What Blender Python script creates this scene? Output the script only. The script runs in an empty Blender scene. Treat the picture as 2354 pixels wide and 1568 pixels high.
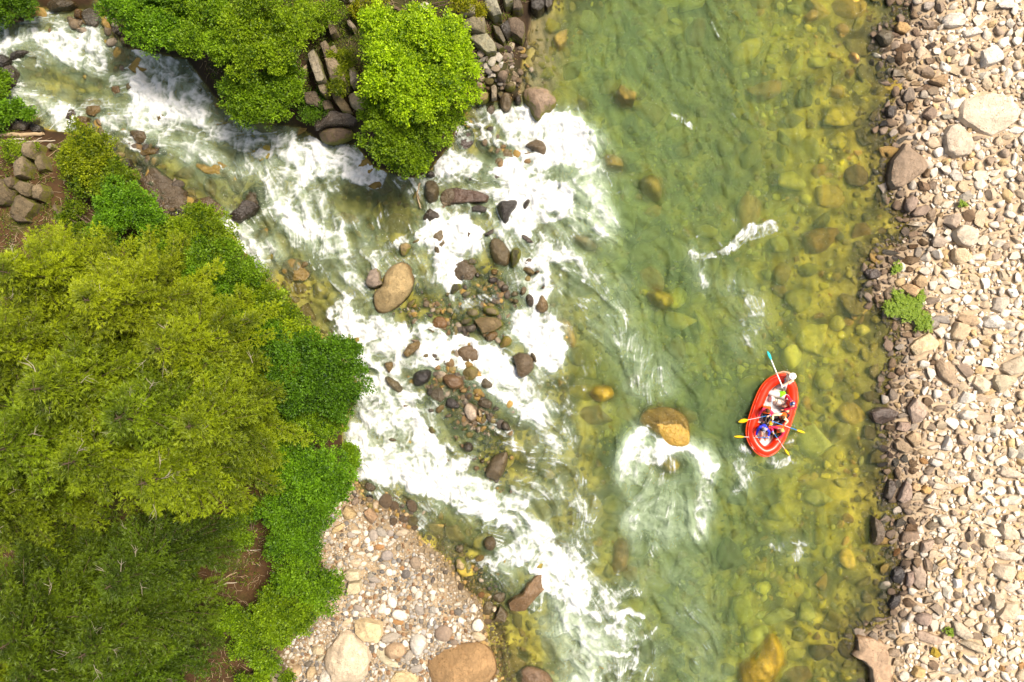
import bpy, bmesh, math, random
import numpy as np
from mathutils import Vector, Matrix, noise as mnoise

# ---------------------------------------------------------------- camera, sky, sun, exposure
SC = bpy.context.scene
COL = SC.collection
R = math.radians
CAMZ = 34.0                     # drone height over the river, metres
cam_d = bpy.data.cameras.new("camera")
cam = bpy.data.objects.new("camera", cam_d)
COL.objects.link(cam)
cam.location = (0, 0, CAMZ)
cam.rotation_euler = (0, 0, 0)
cam_d.sensor_width = 36.0
cam_d.lens = 36.0 * CAMZ / 51.2
cam_d.clip_end = 2000.0
SC.camera = cam

SUN_EL, SUN_AZ = 60.0, 58.0     # azimuth clockwise from +Y (the top of the picture)
world = bpy.data.worlds.new("World")
SC.world = world
world.use_nodes = True
wt = world.node_tree
bg = wt.nodes["Background"]
sky = wt.nodes.new("ShaderNodeTexSky")
sky.sky_type = 'NISHITA'
sky.sun_disc = False
sky.sun_elevation = R(SUN_EL)
sky.sun_rotation = R(SUN_AZ)
sky.air_density = 1.0
sky.dust_density = 4.0
sky.ozone_density = 0.4
hz = wt.nodes.new("ShaderNodeMix"); hz.data_type = 'RGBA'; hz.blend_type = 'MULTIPLY'
hz.inputs[0].default_value = 1.0; hz.inputs[7].default_value = (1.07, 1.0, 0.88, 1)      # thin bright cloud: warmer than clear blue
wt.links.new(sky.outputs[0], hz.inputs[6])
wt.links.new(hz.outputs[2], bg.inputs[0])
bg.inputs[1].default_value = 0.11
sun_d = bpy.data.lights.new("sun", 'SUN')
sun_d.energy = 3.2
sun_d.angle = R(15.0)
sun_d.color = (1.0, 0.93, 0.82)
sun = bpy.data.objects.new("sun", sun_d)
COL.objects.link(sun)
sd = Vector((math.sin(R(SUN_AZ)) * math.cos(R(SUN_EL)), math.cos(R(SUN_AZ)) * math.cos(R(SUN_EL)), math.sin(R(SUN_EL))))
sun.rotation_euler = (-sd).to_track_quat('-Z', 'Y').to_euler()
SC.view_settings.view_transform = 'Standard'
SC.view_settings.look = 'None'
SC.view_settings.exposure = 1.15
SC.view_settings.gamma = 1.0
SC.cycles.max_bounces = 5
SC.cycles.diffuse_bounces = 3
SC.cycles.glossy_bounces = 2
SC.cycles.transmission_bounces = 3
SC.cycles.transparent_max_bounces = 8
SC.cycles.caustics_reflective = False
SC.cycles.caustics_refractive = False
SC.cycles.use_denoising = True
SC.cycles.use_adaptive_sampling = True
SC.cycles.adaptive_threshold = 0.02

rng = np.random.default_rng(11)
random.seed(5)

# ---------------------------------------------------------------- where things are: the map of the place
# the site was measured in three map units; all become metres on the ground
VS = 0.43519 * 0.05
def V2(x, y):                   # survey unit V -> metres at water level
    return ((x * 0.43519 - 512) * 0.05, (341.1 - y * 0.43519) * 0.05)
def VZ(x, y, z=0.0):            # same sighting line, at height z
    k = (CAMZ - z) / CAMZ
    a = V2(x, y)
    return (a[0] * k, a[1] * k)
RY = (0.0, 171.0, 342.0, 511.25)
def CW(r, c, x, y, z=0.0):      # sheet (row, column) coordinates -> metres
    k = (CAMZ - z) / CAMZ
    return ((256.0 * c + x * 0.10907 - 512) * 0.05 * k, (341.1 - (RY[r] + y * 0.10907)) * 0.05 * k)
def NW(x, y, z=0.0):            # native survey unit
    k = (CAMZ - z) / CAMZ
    return ((x / 4.0 - 512) * 0.05 * k, (341.1 - y / 4.0) * 0.05 * k)
CS = 0.10907 * 0.05             # metres per sheet unit

def link(o, parent=None):
    COL.objects.link(o)
    if parent is not None:
        o.parent = parent
    return o

def tag(o, label=None, cat=None, group=None, kind=None):
    if label: o["label"] = label
    if cat: o["category"] = cat
    if group: o["group"] = group
    if kind: o["kind"] = kind
    return o

def mesh_np(name, verts, faces, mat=None, smooth=True, attrs=None, fattr=None):
    """fast mesh from arrays; faces is (n,3) or (n,4) int array; attrs: point attributes {name: array}"""
    me = bpy.data.meshes.new(name)
    verts = np.asarray(verts, dtype=np.float32)
    faces = np.asarray(faces, dtype=np.int32)
    n, k = faces.shape
    me.vertices.add(len(verts))
    me.vertices.foreach_set("co", verts.ravel())
    me.loops.add(n * k)
    me.loops.foreach_set("vertex_index", faces.ravel())
    me.polygons.add(n)
    me.polygons.foreach_set("loop_start", np.arange(n, dtype=np.int32) * k)
    me.polygons.foreach_set("loop_total", np.full(n, k, dtype=np.int32))
    if smooth:
        me.polygons.foreach_set("use_smooth", np.ones(n, dtype=bool))
    me.update(calc_edges=True)
    for an, arr in (attrs or {}).items():
        arr = np.asarray(arr, dtype=np.float32)
        if arr.ndim == 1:
            a = me.attributes.new(an, 'FLOAT', 'POINT'); a.data.foreach_set("value", arr)
        else:
            a = me.attributes.new(an, 'FLOAT_COLOR', 'POINT')
            if arr.shape[1] == 3:
                arr = np.concatenate([arr, np.ones((len(arr), 1), np.float32)], 1)
            a.data.foreach_set("color", np.ascontiguousarray(arr, dtype=np.float32).ravel())
    if mat is not None:
        me.materials.append(mat)
    return me

def obj_np(name, verts, faces, mat=None, parent=None, smooth=True, attrs=None, loc=None):
    o = bpy.data.objects.new(name, mesh_np(name, verts, faces, mat, smooth, attrs))
    if loc is not None:
        o.location = loc
    return link(o, parent)

# ---------------------------------------------------------------- numpy helpers
def bil(A, x, y):
    h, w = A.shape[:2]
    x = np.clip(x, 0, w - 1.001); y = np.clip(y, 0, h - 1.001)
    x0 = x.astype(np.int32); y0 = y.astype(np.int32)
    fx = (x - x0).astype(np.float32); fy = (y - y0).astype(np.float32)
    return (A[y0, x0] * (1 - fx) + A[y0, x0 + 1] * fx) * (1 - fy) + (A[y0 + 1, x0] * (1 - fx) + A[y0 + 1, x0 + 1] * fx) * fy

def vnoise(X, Y, scale, seed):
    g = np.random.default_rng(seed).random((256, 256)).astype(np.float32)
    x = X / scale + 37.3; y = Y / scale + 91.7
    xi = np.floor(x).astype(np.int64); yi = np.floor(y).astype(np.int64)
    fx = (x - xi).astype(np.float32); fy = (y - yi).astype(np.float32)
    fx = fx * fx * (3 - 2 * fx); fy = fy * fy * (3 - 2 * fy)
    a = g[yi & 255, xi & 255]; b = g[yi & 255, (xi + 1) & 255]
    c = g[(yi + 1) & 255, xi & 255]; d = g[(yi + 1) & 255, (xi + 1) & 255]
    return (a * (1 - fx) + b * fx) * (1 - fy) + (c * (1 - fx) + d * fx) * fy

def fbm(X, Y, scale, seed, oct=4, gain=0.5):
    s = np.zeros(np.shape(X), np.float32); a = 1.0; t = 0.0
    for i in range(oct):
        s += a * vnoise(X, Y, scale / 2 ** i, seed + i * 17); t += a; a *= gain
    return s / t

def ridged(X, Y, scale, seed, oct=4):
    s = np.zeros(np.shape(X), np.float32); a = 1.0; t = 0.0
    for i in range(oct):
        n = vnoise(X, Y, scale / 2 ** i, seed + i * 13)
        s += a * (1 - np.abs(2 * n - 1)); t += a; a *= 0.55
    return s / t

def blur(A, r):
    for ax in (0, 1):
        for _ in range(2):
            k = int(max(1, r))
            P = np.pad(A, [(k + 1, k) if i == ax else (0, 0) for i in (0, 1)], mode='edge')
            c = np.cumsum(P, axis=ax, dtype=np.float64)
            n = A.shape[ax]
            hi = np.take(c, np.arange(2 * k + 1, 2 * k + 1 + n), axis=ax)
            lo = np.take(c, np.arange(0, n), axis=ax)
            A = ((hi - lo) / (2 * k + 1)).astype(np.float32)
    return A

def inside(px, py, poly):
    r = np.zeros(np.shape(px), bool)
    n = len(poly)
    for i in range(n):
        x1, y1 = poly[i]; x2, y2 = poly[(i + 1) % n]
        if y1 == y2: continue
        c = ((y1 > py) != (y2 > py)) & (px < (x2 - x1) * (py - y1) / (y2 - y1) + x1)
        r ^= c
    return r

def dist_poly(px, py, pts, closed=True):
    d = np.full(np.shape(px), 1e9, np.float32)
    n = len(pts)
    for i in range(n if closed else n - 1):
        x1, y1 = pts[i]; x2, y2 = pts[(i + 1) % n]
        vx, vy = x2 - x1, y2 - y1
        L = vx * vx + vy * vy + 1e-9
        t = np.clip(((px - x1) * vx + (py - y1) * vy) / L, 0, 1)
        d = np.minimum(d, (px - x1 - t * vx) ** 2 + (py - y1 - t * vy) ** 2)
    return np.sqrt(d)

def sstep(a, b, x):
    t = np.clip((x - a) / (b - a), 0, 1)
    return t * t * (3 - 2 * t)

# ---------------------------------------------------------------- the banks (polygons in V)
def sheetV(r, c, pts):
    out = []
    for x, y in pts:
        X, Y = CW(r, c, x, y)
        out.append(((X / 0.05 + 512) / 0.43519, (341.1 - Y / 0.05) / 0.43519))
    return out
RBANK = ([(2075, -300)] + sheetV(0, 3, [(1190, 0), (1300, 60), (1340, 110), (1290, 190), (1170, 250), (1030, 300), (1050, 420), (1040, 530), (1150, 600), (1220, 650), (1130, 690), (1180, 790), (1160, 920), (1090, 1060), (1040, 1150), (1180, 1230), (1150, 1360), (1130, 1500)])
         + sheetV(1, 3, [(1090, 20), (1130, 170), (1170, 310), (1290, 410), (1280, 490), (1340, 580), (1240, 670), (1060, 740), (1040, 830), (940, 920), (960, 1050), (940, 1160), (1090, 1230), (1170, 1370), (1220, 1500)])
         + sheetV(2, 3, [(1160, 20), (1240, 120), (1160, 240), (1110, 390), (1110, 480), (1090, 560), (1110, 700), (1080, 790), (1140, 870), (1080, 960), (1100, 1120), (1170, 1230), (1080, 1390), (1180, 1480), (1240, 1540)])
         + sheetV(3, 3, [(1250, 40), (1140, 110), (1160, 250), (1180, 400), (1230, 440), (1140, 620), (1230, 710), (1110, 850), (1130, 960), (1060, 1020), (840, 1130), (800, 1290), (930, 1430), (950, 1568)])
         + [(2000, 1900), (5000, 1900), (5000, -300)])
ULAND = [(215, -900), (232, 0), (250, 60), (288, 112), (430, 138), (470, 195), (520, 255), (600, 282), (690, 296), (735, 325), (815, 335), (860, 385), (905, 402), (950, 412), (985, 395), (1038, 330), (1055, 285), (1090, 240), (1195, 232), (1200, 160), (1212, 100), (1225, 30), (1290, -10), (1310, -900)]
TLAND = [(-2500, -900), (215, -900), (232, -20), (205, 22), (150, 28), (100, 22), (40, 30), (0, 30), (-2500, 60)]
LLAND = [(-2500, 300), (0, 290), (55, 275), (105, 295), (195, 315), (285, 372), (305, 430), (375, 505), (450, 500), (505, 505), (555, 570), (640, 685), (700, 745), (765, 790), (795, 830), (825, 880), (815, 930), (790, 965), (790, 1015), (815, 1105), (835, 1140), (890, 1160), (950, 1190), (965, 1235), (1015, 1272), (1045, 1312), (1065, 1345), (1112, 1385), (1118, 1450), (1125, 1485), (1148, 1568), (1160, 3000), (-2500, 3000)]
GBAR = [(800, 1125), (860, 1140), (980, 1190), (1080, 1340), (1180, 1480), (1180, 1900), (640, 1900), (690, 1490), (770, 1400), (745, 1270)]

def bank_fields(VX, VY):
    """signed metres into each bank (positive on land), and the shore distance"""
    res = []
    for poly in (RBANK, ULAND, TLAND, LLAND):
        d = dist_poly(VX, VY, poly) * VS
        res.append(np.where(inside(VX, VY, poly), d, -d).astype(np.float32))
    return res

def ground_height(VX, VY, X, Y):
    rb, ul, tl, ll = bank_fields(VX, VY)
    wob = (fbm(X, Y, 1.6, 3, 4) - 0.5)
    wob2 = (fbm(X, Y, 0.35, 9, 3) - 0.5)
    land = np.maximum(np.maximum(rb, ul), np.maximum(tl, ll))
    bar = sstep(-1.2, 0.4, np.where(inside(VX, VY, GBAR), 1, -1) * dist_poly(VX, VY, GBAR) * VS)
    z_rb = np.clip(rb, 0, None) * 0.055
    z_ul = 1.5 * (1 - np.exp(-np.clip(ul, 0, None) * 0.75)) + 0.12 * np.clip(ul, 0, None)
    z_tl = 1.2 * (1 - np.exp(-np.clip(tl, 0, None) * 0.6))
    lld = np.clip(ll, 0, None)
    z_ll = (1 - bar) * (1.3 * (1 - np.exp(-lld * 0.5)) + 0.07 * np.clip(lld, 0, 14)) + bar * (0.05 + 0.06 * np.clip(lld, 0, 6))
    zl = np.maximum(np.maximum(z_rb, z_ul), np.maximum(z_tl, z_ll))
    rough = 0.06 + 0.3 * sstep(0.3, 2.0, np.maximum(np.maximum(ul, tl), ll * (1 - bar)))
    zl = zl + rough * wob + 0.05 * wob2
    # bed under the water
    w = np.clip(-land, 0, None)
    main = sstep(1230, 1480, VX + 0.16 * (700 - VY))      # 0 in the creek, 1 in the river
    dr = np.clip(-rb, 0, None)
    dl = np.clip(np.minimum(-ul, -ll), 0, None)
    river = 1.55 * (1 - np.exp(-np.minimum(dr * 0.13, 3))) * 1.15
    river = np.minimum(river, 0.30 + 0.40 * np.clip(dl, 0, None))
    creek = 0.34 * (1 - np.exp(-w * 1.1))
    dep = main * np.minimum(river, 1.45) + (1 - main) * creek
    zb = -0.03 - dep + (0.10 + 0.12 * main) * wob * np.clip(w, 0, 1) + 0.05 * wob2
    z = np.where(land > 0, np.maximum(zl, 0.012), np.minimum(zb, -0.015))
    return z, rb, ul, tl, ll, bar, dep, main

GX0, GY0, GS = -34.0, -23.0, 0.1
gx = GX0 + GS * np.arange(681); gy = GY0 + GS * np.arange(461)
GXX, GYY = np.meshgrid(gx.astype(np.float32), gy.astype(np.float32))
GVX = (GXX / 0.05 + 512) / 0.43519; GVY = (341.1 - GYY / 0.05) / 0.43519
GZ, G_rb, G_ul, G_tl, G_ll, G_bar, G_dep, G_main = ground_height(GVX, GVY, GXX, GYY)
def gz(x, y):
    return float(bil(GZ, np.array([(x - GX0) / GS]), np.array([(y - GY0) / GS]))[0])
def gzv(x, y):
    return bil(GZ, (np.asarray(x) - GX0) / GS, (np.asarray(y) - GY0) / GS)
def gfield(F, x, y):
    return bil(F, (np.asarray(x) - GX0) / GS, (np.asarray(y) - GY0) / GS)

def on_ground(fn, *a, lift=0.0):
    """point on the ground (or the water if that is higher) along a sighting line"""
    z = 0.0
    for _ in range(4):
        x, y = fn(*a, z=z)
        z = max(gz(x, y), -0.02) + lift
    return x, y, z

# ---------------------------------------------------------------- node helper
class NT:
    def __init__(s, name):
        s.m = bpy.data.materials.new(name); s.m.use_nodes = True
        s.t = s.m.node_tree; s.t.nodes.clear()
        s.out = s.t.nodes.new("ShaderNodeOutputMaterial")
    def n(s, typ, **kw):
        nd = s.t.nodes.new("ShaderNode" + typ)
        for k, v in kw.items():
            if k.startswith("i_"):
                key = k[2:]
                key = int(key) if key.isdigit() else key
                s.set(nd.inputs[key], v)
            else:
                setattr(nd, k, v)
        return nd
    def set(s, sock, v):
        if isinstance(v, bpy.types.NodeSocket): s.t.links.new(v, sock)
        elif isinstance(v, bpy.types.Node): s.t.links.new(v.outputs[0], sock)
        else:
            try: sock.default_value = v
            except Exception: sock.default_value = (*v, 1.0)
    def attr(s, name, out="Fac"):
        return s.n("Attribute", attribute_name=name).outputs[out]
    def math(s, op, a, b=None, clamp=False):
        nd = s.n("Math", operation=op, use_clamp=clamp)
        s.set(nd.inputs[0], a)
        if b is not None: s.set(nd.inputs[1], b)
        return nd.outputs[0]
    def ramp01(s, x, a, b):
        nd = s.n("MapRange", interpolation_type='SMOOTHSTEP')
        s.set(nd.inputs[0], x); s.set(nd.inputs[1], a); s.set(nd.inputs[2], b)
        return nd.outputs[0]
    def mixc(s, f, a, b, mode='MIX'):
        nd = s.n("Mix", data_type='RGBA', blend_type=mode)
        s.set(nd.inputs[0], f); s.set(nd.inputs[6], a); s.set(nd.inputs[7], b)
        return nd.outputs[2]
    def noise(s, vec, scale, detail=4, rough=0.55, out=0, dist=0.0):
        nd = s.n("TexNoise"); nd.inputs["Scale"].default_value = scale
        nd.inputs["Detail"].default_value = detail; nd.inputs["Roughness"].default_value = rough
        nd.inputs["Distortion"].default_value = dist
        if vec is not None: s.set(nd.inputs["Vector"], vec)
        return nd.outputs[out]
    def bump(s, h, strength=0.5, dist=0.05):
        nd = s.n("Bump"); nd.inputs["Strength"].default_value = strength
        nd.inputs["Distance"].default_value = dist
        s.set(nd.inputs["Height"], h)
        return nd.outputs[0]
    def mixs(s, f, a, b):
        nd = s.n("MixShader"); s.set(nd.inputs[0], f)
        s.t.links.new(a.outputs[0] if isinstance(a, bpy.types.Node) else a, nd.inputs[1])
        s.t.links.new(b.outputs[0] if isinstance(b, bpy.types.Node) else b, nd.inputs[2])
        return nd
    def done(s, sh):
        s.t.links.new(sh.outputs[0] if isinstance(sh, bpy.types.Node) else sh, s.out.inputs[0])
        return s.m

def principled(T, color, rough=0.7, spec=0.4, normal=None, **kw):
    p = T.n("BsdfPrincipled")
    T.set(p.inputs["Base Color"], color); T.set(p.inputs["Roughness"], rough)
    T.set(p.inputs["Specular IOR Level"], spec)
    if normal is not None: T.set(p.inputs["Normal"], normal)
    for k, v in kw.items(): T.set(p.inputs[k], v)
    return p

def plain(name, color, rough=0.6, spec=0.4, bump=0.0, vary=0.12):
    T = NT(name)
    tc = T.n("TexCoord").outputs["Object"]
    nz = T.noise(tc, 9.0, 3)
    c = T.mixc(nz, tuple(max(0, v * (1 - vary)) for v in color[:3]) + (1,), tuple(min(1, v * (1 + vary)) for v in color[:3]) + (1,))
    nrm = T.bump(T.noise(tc, 30.0, 2), bump, 0.01) if bump else None
    return T.done(principled(T, c, rough, spec, nrm))
# ---------------------------------------------------------------- ground sheet
def make_ground():
    ex = np.array([-400, -200, -120, -80, -60, -48, -40]); 
    xs = np.concatenate([ex, gx, -ex[::-1]]).astype(np.float32)
    ey = np.array([-400, -200, -120, -80, -50, -35, -27])
    ys = np.concatenate([ey, gy, -ey[::-1]]).astype(np.float32)
    X, Y = np.meshgrid(xs, ys)
    cx = np.clip(X, gx[0], gx[-1]); cy = np.clip(Y, gy[0], gy[-1])
    Z = gzv(cx, cy)
    rb, ul, tl, ll, bar = (gfield(F, cx, cy) for F in (G_rb, G_ul, G_tl, G_ll, G_bar))
    n1 = fbm(X, Y, 0.8, 40, 5)[..., None]; n2 = fbm(X, Y, 0.25, 60, 3)[..., None]
    soil = np.array([0.050, 0.026, 0.010]) * (0.5 + 1.2 * n1)
    moss = np.array([0.045, 0.06, 0.008])
    rockc = np.array([0.17, 0.13, 0.08])
    t = sstep(0.5, 0.7, fbm(X, Y, 1.3, 77, 4))[..., None]
    soil = soil * (1 - 0.6 * t) + moss * 0.6 * t
    up = soil * 0.55 + rockc * 0.16 * n2
    sand = np.array([0.36, 0.27, 0.175]) * (0.7 + 0.6 * n2)
    sandb = np.array([0.27, 0.20, 0.12]) * (0.75 + 0.5 * n2)
    bed = np.array([0.38, 0.29, 0.045]) * (0.25 + 1.5 * sstep(.3, .7, n1)) * (0.6 + 0.8 * n2)
    bedg = np.array([0.20, 0.20, 0.065]) * (0.5 + 0.9 * n1)
    g = sstep(0.4, 0.65, fbm(X, Y, 2.2, 81, 3))[..., None]
    bed = bed * (1 - 0.6 * g) + bedg * 0.6 * g
    gold = (sstep(.4, 2.0, -rb) * (1 - sstep(4.0, 8.0, -rb)))[..., None]
    bed = bed * (1 - .6 * gold) + np.array([.56, .41, .03]) * (.35 + 1.2 * sstep(.25, .75, n1)) * .6 * gold
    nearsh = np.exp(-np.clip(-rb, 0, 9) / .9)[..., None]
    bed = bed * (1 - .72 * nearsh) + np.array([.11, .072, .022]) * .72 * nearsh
    sandy = sstep(0, 60, 70 - dist_poly((cx / 0.05 + 512) / 0.43519, (341.1 - cy / 0.05) / 0.43519, [(1250, 60), (1265, 120), (1240, 190)], False))[..., None]
    bed = bed * (1 - sandy) + np.array([.42, .31, .17]) * sandy * (.6 + .7 * n2)
    c = bed.copy()
    def lay(mask, colr):
        m = sstep(-0.05, 0.12, mask)[..., None]
        return c * (1 - m) + colr * m
    c = lay(rb, sand); c = lay(ul, up); c = lay(tl, soil)
    barm = bar[..., None]
    c = lay(ll, soil * (1 - barm) + sandb * barm)
    # soaked strip along the water
    wet = np.exp(-np.clip(np.maximum(np.maximum(rb, ul), np.maximum(tl, ll)), 0, None) / 0.55)
    wet = np.where(np.maximum(np.maximum(rb, ul), np.maximum(tl, ll)) > 0, wet, 0)[..., None]
    c = c * (1 - 0.6 * wet)
    h, w = X.shape
    idx = np.arange(h * w).reshape(h, w)
    F = np.stack([idx[:-1, :-1], idx[:-1, 1:], idx[1:, 1:], idx[1:, :-1]], -1).reshape(-1, 4)
    T = NT("ground_earth_and_sand")
    tc = T.n("TexCoord").outputs["Object"]
    base = T.attr("tint", "Color")
    nz = T.noise(tc, 7.0, 6, 0.7)
    nz2 = T.noise(tc, 40.0, 3, 0.6)
    v = T.math('MULTIPLY', T.math('ADD', T.math('MULTIPLY', nz, 0.9), T.math('MULTIPLY', nz2, 0.5)), 1.45)
    col = T.mixc(1.0, base, T.n("CombineColor", i_0=v, i_1=v, i_2=v).outputs[0], 'MULTIPLY')
    m = T.done(principled(T, col, 0.9, 0.2, T.bump(nz2, 0.6, 0.03)))
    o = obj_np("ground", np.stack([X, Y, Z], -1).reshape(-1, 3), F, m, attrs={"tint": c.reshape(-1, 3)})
    tag(o, kind="structure")
make_ground()

# ---------------------------------------------------------------- water: flow, foam, waves
WS = 0.05
wx = np.arange(-31.0, 27.0, WS, dtype=np.float32)[:]
wy = np.arange(-21.0, 21.0, WS, dtype=np.float32)
WX, WY = np.meshgrid(wx, wy)
WVX = (WX / 0.05 + 512) / 0.43519; WVY = (341.1 - WY / 0.05) / 0.43519
FLOW = [(60, 100, 1, .25), (200, 150, .8, .6), (100, 240, 1, .1), (350, 200, .85, .5), (330, 290, .95, .3), (500, 320, .92, .4), (650, 350, .95, .35), (780, 370, .9, .4),
        (700, 470, .6, .8), (780, 560, .35, .95), (480, 430, .9, .5), (640, 620, .6, .8), (820, 680, .4, .9), (900, 560, .9, .5), (1000, 500, .3, 1), (1050, 400, .75, .65), (1000, 640, .2, 1),
        (1230, 290, .6, .8), (1330, 330, .5, .9), (1280, 460, .75, .6), (1350, 600, .5, .85), (1240, 780, .35, .95), (1000, 800, .85, .5), (1120, 830, .8, .6), (840, 770, .4, .9), (880, 960, .45, .9),
        (1000, 1080, .8, .6), (1200, 1220, .75, .65), (1330, 1350, .4, .92), (1400, 1480, .45, .9), (1200, 980, .6, .8), (1350, 60, .45, .9), (1400, 250, .55, .83), (1600, 300, .55, .83), (1500, 700, .35, .93),
        (1700, 560, .3, .95), (1800, 300, .25, .97), (1900, 120, .1, 1), (1700, 900, .12, 1), (1560, 1200, .1, 1), (1440, 1120, -.05, 1), (1620, 1120, .2, 1), (1750, 1300, .0, 1), (1900, 1000, -.1, 1), (1950, 600, .1, 1), (1450, 950, .25, .95), (1500, 1480, .15, 1)]
den = np.zeros_like(WVX); FU = np.zeros_like(WVX); FV = np.zeros_like(WVX)
for (a, b, u, v) in FLOW:
    w = 1.0 / (((WVX - a) ** 2 + (WVY - b) ** 2) + 900.0) ** 1.5
    den += w; FU += w * u; FV += w * v
FU /= den; FV /= den
# eddies turn the flow a little
swirl = (fbm(WX, WY, 2.4, 201, 3) - 0.5) * 2.6
cs, sn = np.cos(swirl), np.sin(swirl)
FU, FV = FU * cs - FV * sn, FU * sn + FV * cs
L = np.sqrt(FU ** 2 + FV ** 2) + 1e-6
FU /= L; FV /= L                                # x right, y down (grid rows run up, so minus below)
hh, ww = WX.shape
II, JJ = np.meshgrid(np.arange(ww, dtype=np.float32), np.arange(hh, dtype=np.float32))
def lic(A, n, step=1.0):
    """average A along the streamlines, n steps both ways"""
    acc = A.copy(); tot = 1.0
    for sgn in (1, -1):
        x, y = II.copy(), JJ.copy()
        for k in range(n):
            u = bil(FU, x, y); v = bil(FV, x, y)
            x += sgn * step * u; y -= sgn * step * v
            acc += bil(A, x, y); tot += 1
    return acc / tot
def norm01(A):
    m, s = A.mean(), A.std()
    return np.clip(0.5 + (A - m) / (s * 4.2), 0, 1)
wr = np.random.default_rng(99)
white = wr.random((hh, ww)).astype(np.float32)
S1 = norm01(lic(white, 9))                               # fine threads
S2 = norm01(lic(blur(wr.random((hh, ww)).astype(np.float32), 2), 14, 1.3))   # broad streaks
qx = (fbm(WX, WY, 1.1, 301, 3) - .5) * 1.5; qy = (fbm(WX, WY, 1.1, 331, 3) - .5) * 1.5
RD = norm01(ridged(WX + qx, WY + qy, 0.85, 400, 5))          # curling lace
BL = norm01(fbm(WX + qx, WY + qy, 1.3, 450, 4))

D = np.zeros((hh, ww), np.float32)          # how much foam is carried
M = np.zeros((hh, ww), np.float32)          # milky, aerated water
def patch(pts, s, soft=14, milky=None):
    global D, M
    d = dist_poly(WVX, WVY, pts)
    d = np.where(inside(WVX, WVY, pts), d, -d) + (BL - 0.5) * 30
    D = np.maximum(D, s * sstep(-soft, soft, d))
    M = np.maximum(M, (s * 0.9 if milky is None else milky) * sstep(-soft - 30, soft + 20, d))
def stroke(pts, w, s, milky=0.0):
    global D, M
    d = dist_poly(WVX, WVY, pts, False) + (BL - 0.5) * w * 0.8
    D = np.maximum(D, s * (1 - sstep(w * 0.25, w * 0.75, d)))
    M = np.maximum(M, milky * (1 - sstep(w * 0.3, w * 1.3, d)))
stroke([(-60, 60), (0, 62), (60, 58), (130, 85), (190, 120), (230, 150)], 75, .50, .4)
stroke([(-60, 110), (0, 108), (40, 92), (75, 82), (130, 98), (175, 108)], 48, .80, .6)
stroke([(207, 75), (215, 110), (228, 150)], 28, .78, .5)
stroke([(228, 150), (260, 180), (290, 200)], 50, .42, .2)
stroke([(18, 232), (60, 222), (100, 235), (140, 255), (150, 275)], 55, .75, .6)
stroke([(-80, 150), (60, 190), (200, 200), (300, 250)], 120, .17, .1)
patch([(303, 108), (420, 132), (468, 195), (520, 262), (600, 293), (640, 330), (590, 345), (500, 338), (450, 330), (400, 320), (340, 318), (300, 300), (240, 300), (195, 282), (270, 255), (300, 240), (312, 200), (307, 150)], .72)
patch([(312, 150), (345, 160), (380, 200), (440, 230), (470, 260), (420, 290), (360, 265), (320, 240), (305, 220)], 1.05)
stroke([(225, 285), (270, 300), (300, 320), (335, 345)], 30, .55)
stroke([(440, 255), (490, 290), (540, 320), (600, 345)], 40, .78)
stroke([(390, 300), (450, 335), (520, 365), (600, 380), (650, 385)], 70, .42, .5)
patch([(590, 285), (660, 298), (740, 325), (812, 338), (885, 402), (870, 425), (800, 420), (745, 402), (690, 425), (640, 370), (600, 330)], .78)
stroke([(710, 335), (770, 360), (830, 395), (870, 415)], 45, .98)
patch([(632, 462), (690, 402), (735, 412), (762, 455), (800, 500), (832, 560), (822, 645), (792, 612), (740, 572), (680, 532), (642, 500)], .62)
stroke([(700, 405), (680, 440), (645, 470), (680, 510), (730, 545)], 42, .98, .8)
stroke([(740, 470), (770, 530), (800, 580), (805, 640)], 30, .68, .6)
stroke([(538, 520), (570, 552), (615, 580)], 48, .85, .8)
stroke([(560, 590), (660, 660), (760, 700)], 90, .22)
stroke([(930, 410), (870, 440), (880, 500), (940, 540)], 30, .30)
stroke([(775, 715), (810, 660), (850, 620), (870, 585), (930, 560)], 26, .62)
stroke([(790, 600), (830, 560), (870, 530)], 60, .26)
patch([(1125, 262), (1210, 238), (1280, 258), (1335, 278), (1358, 315), (1362, 370), (1335, 402), (1290, 385), (1240, 398), (1182, 425), (1130, 395), (1180, 345), (1150, 300)], 1.02, 9)
stroke([(1210, 270), (1270, 275), (1330, 300), (1345, 340)], 42, 1.25)
stroke([(1345, 330), (1365, 400), (1372, 460), (1392, 520)], 46, .58, .75)
stroke([(1050, 300), (1100, 280), (1160, 262)], 24, .66)
patch([(995, 360), (1040, 332), (1095, 345), (1110, 375), (1080, 402), (1030, 418), (1000, 395)], .80, 9)
stroke([(1060, 330), (1110, 310), (1150, 330)], 26, .56)
patch([(1150, 425), (1240, 395), (1300, 418), (1335, 470), (1300, 505), (1242, 522), (1225, 560), (1160, 528), (1132, 462)], .98, 9)
stroke([(1170, 470), (1230, 440), (1290, 450)], 45, 1.2)
stroke([(1290, 500), (1340, 520), (1390, 540)], 50, .42, .5)
patch([(1200, 545), (1290, 558), (1338, 600), (1300, 612), (1230, 592)], .85, 8)
patch([(962, 500), (1022, 478), (1080, 500), (1112, 540), (1100, 582), (1052, 602), (1040, 660), (1062, 702), (1030, 700), (1000, 642), (985, 592), (950, 560)], .86, 8)
stroke([(1000, 520), (1060, 510), (1090, 545), (1050, 590), (1040, 650)], 34, 1.15)
stroke([(1060, 570), (1110, 580), (1150, 600)], 26, .55)
stroke([(1060, 700), (1110, 690), (1170, 690)], 26, .52)
patch([(1200, 590), (1262, 600), (1282, 660), (1262, 702), (1292, 760), (1310, 822), (1285, 860), (1230, 850), (1192, 802), (1162, 760), (1175, 722), (1212, 700)], .96, 9)
stroke([(1210, 740), (1240, 770), (1255, 810)], 50, 1.25)
stroke([(1290, 600), (1330, 600), (1345, 640), (1330, 660)], 20, .6)
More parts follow.
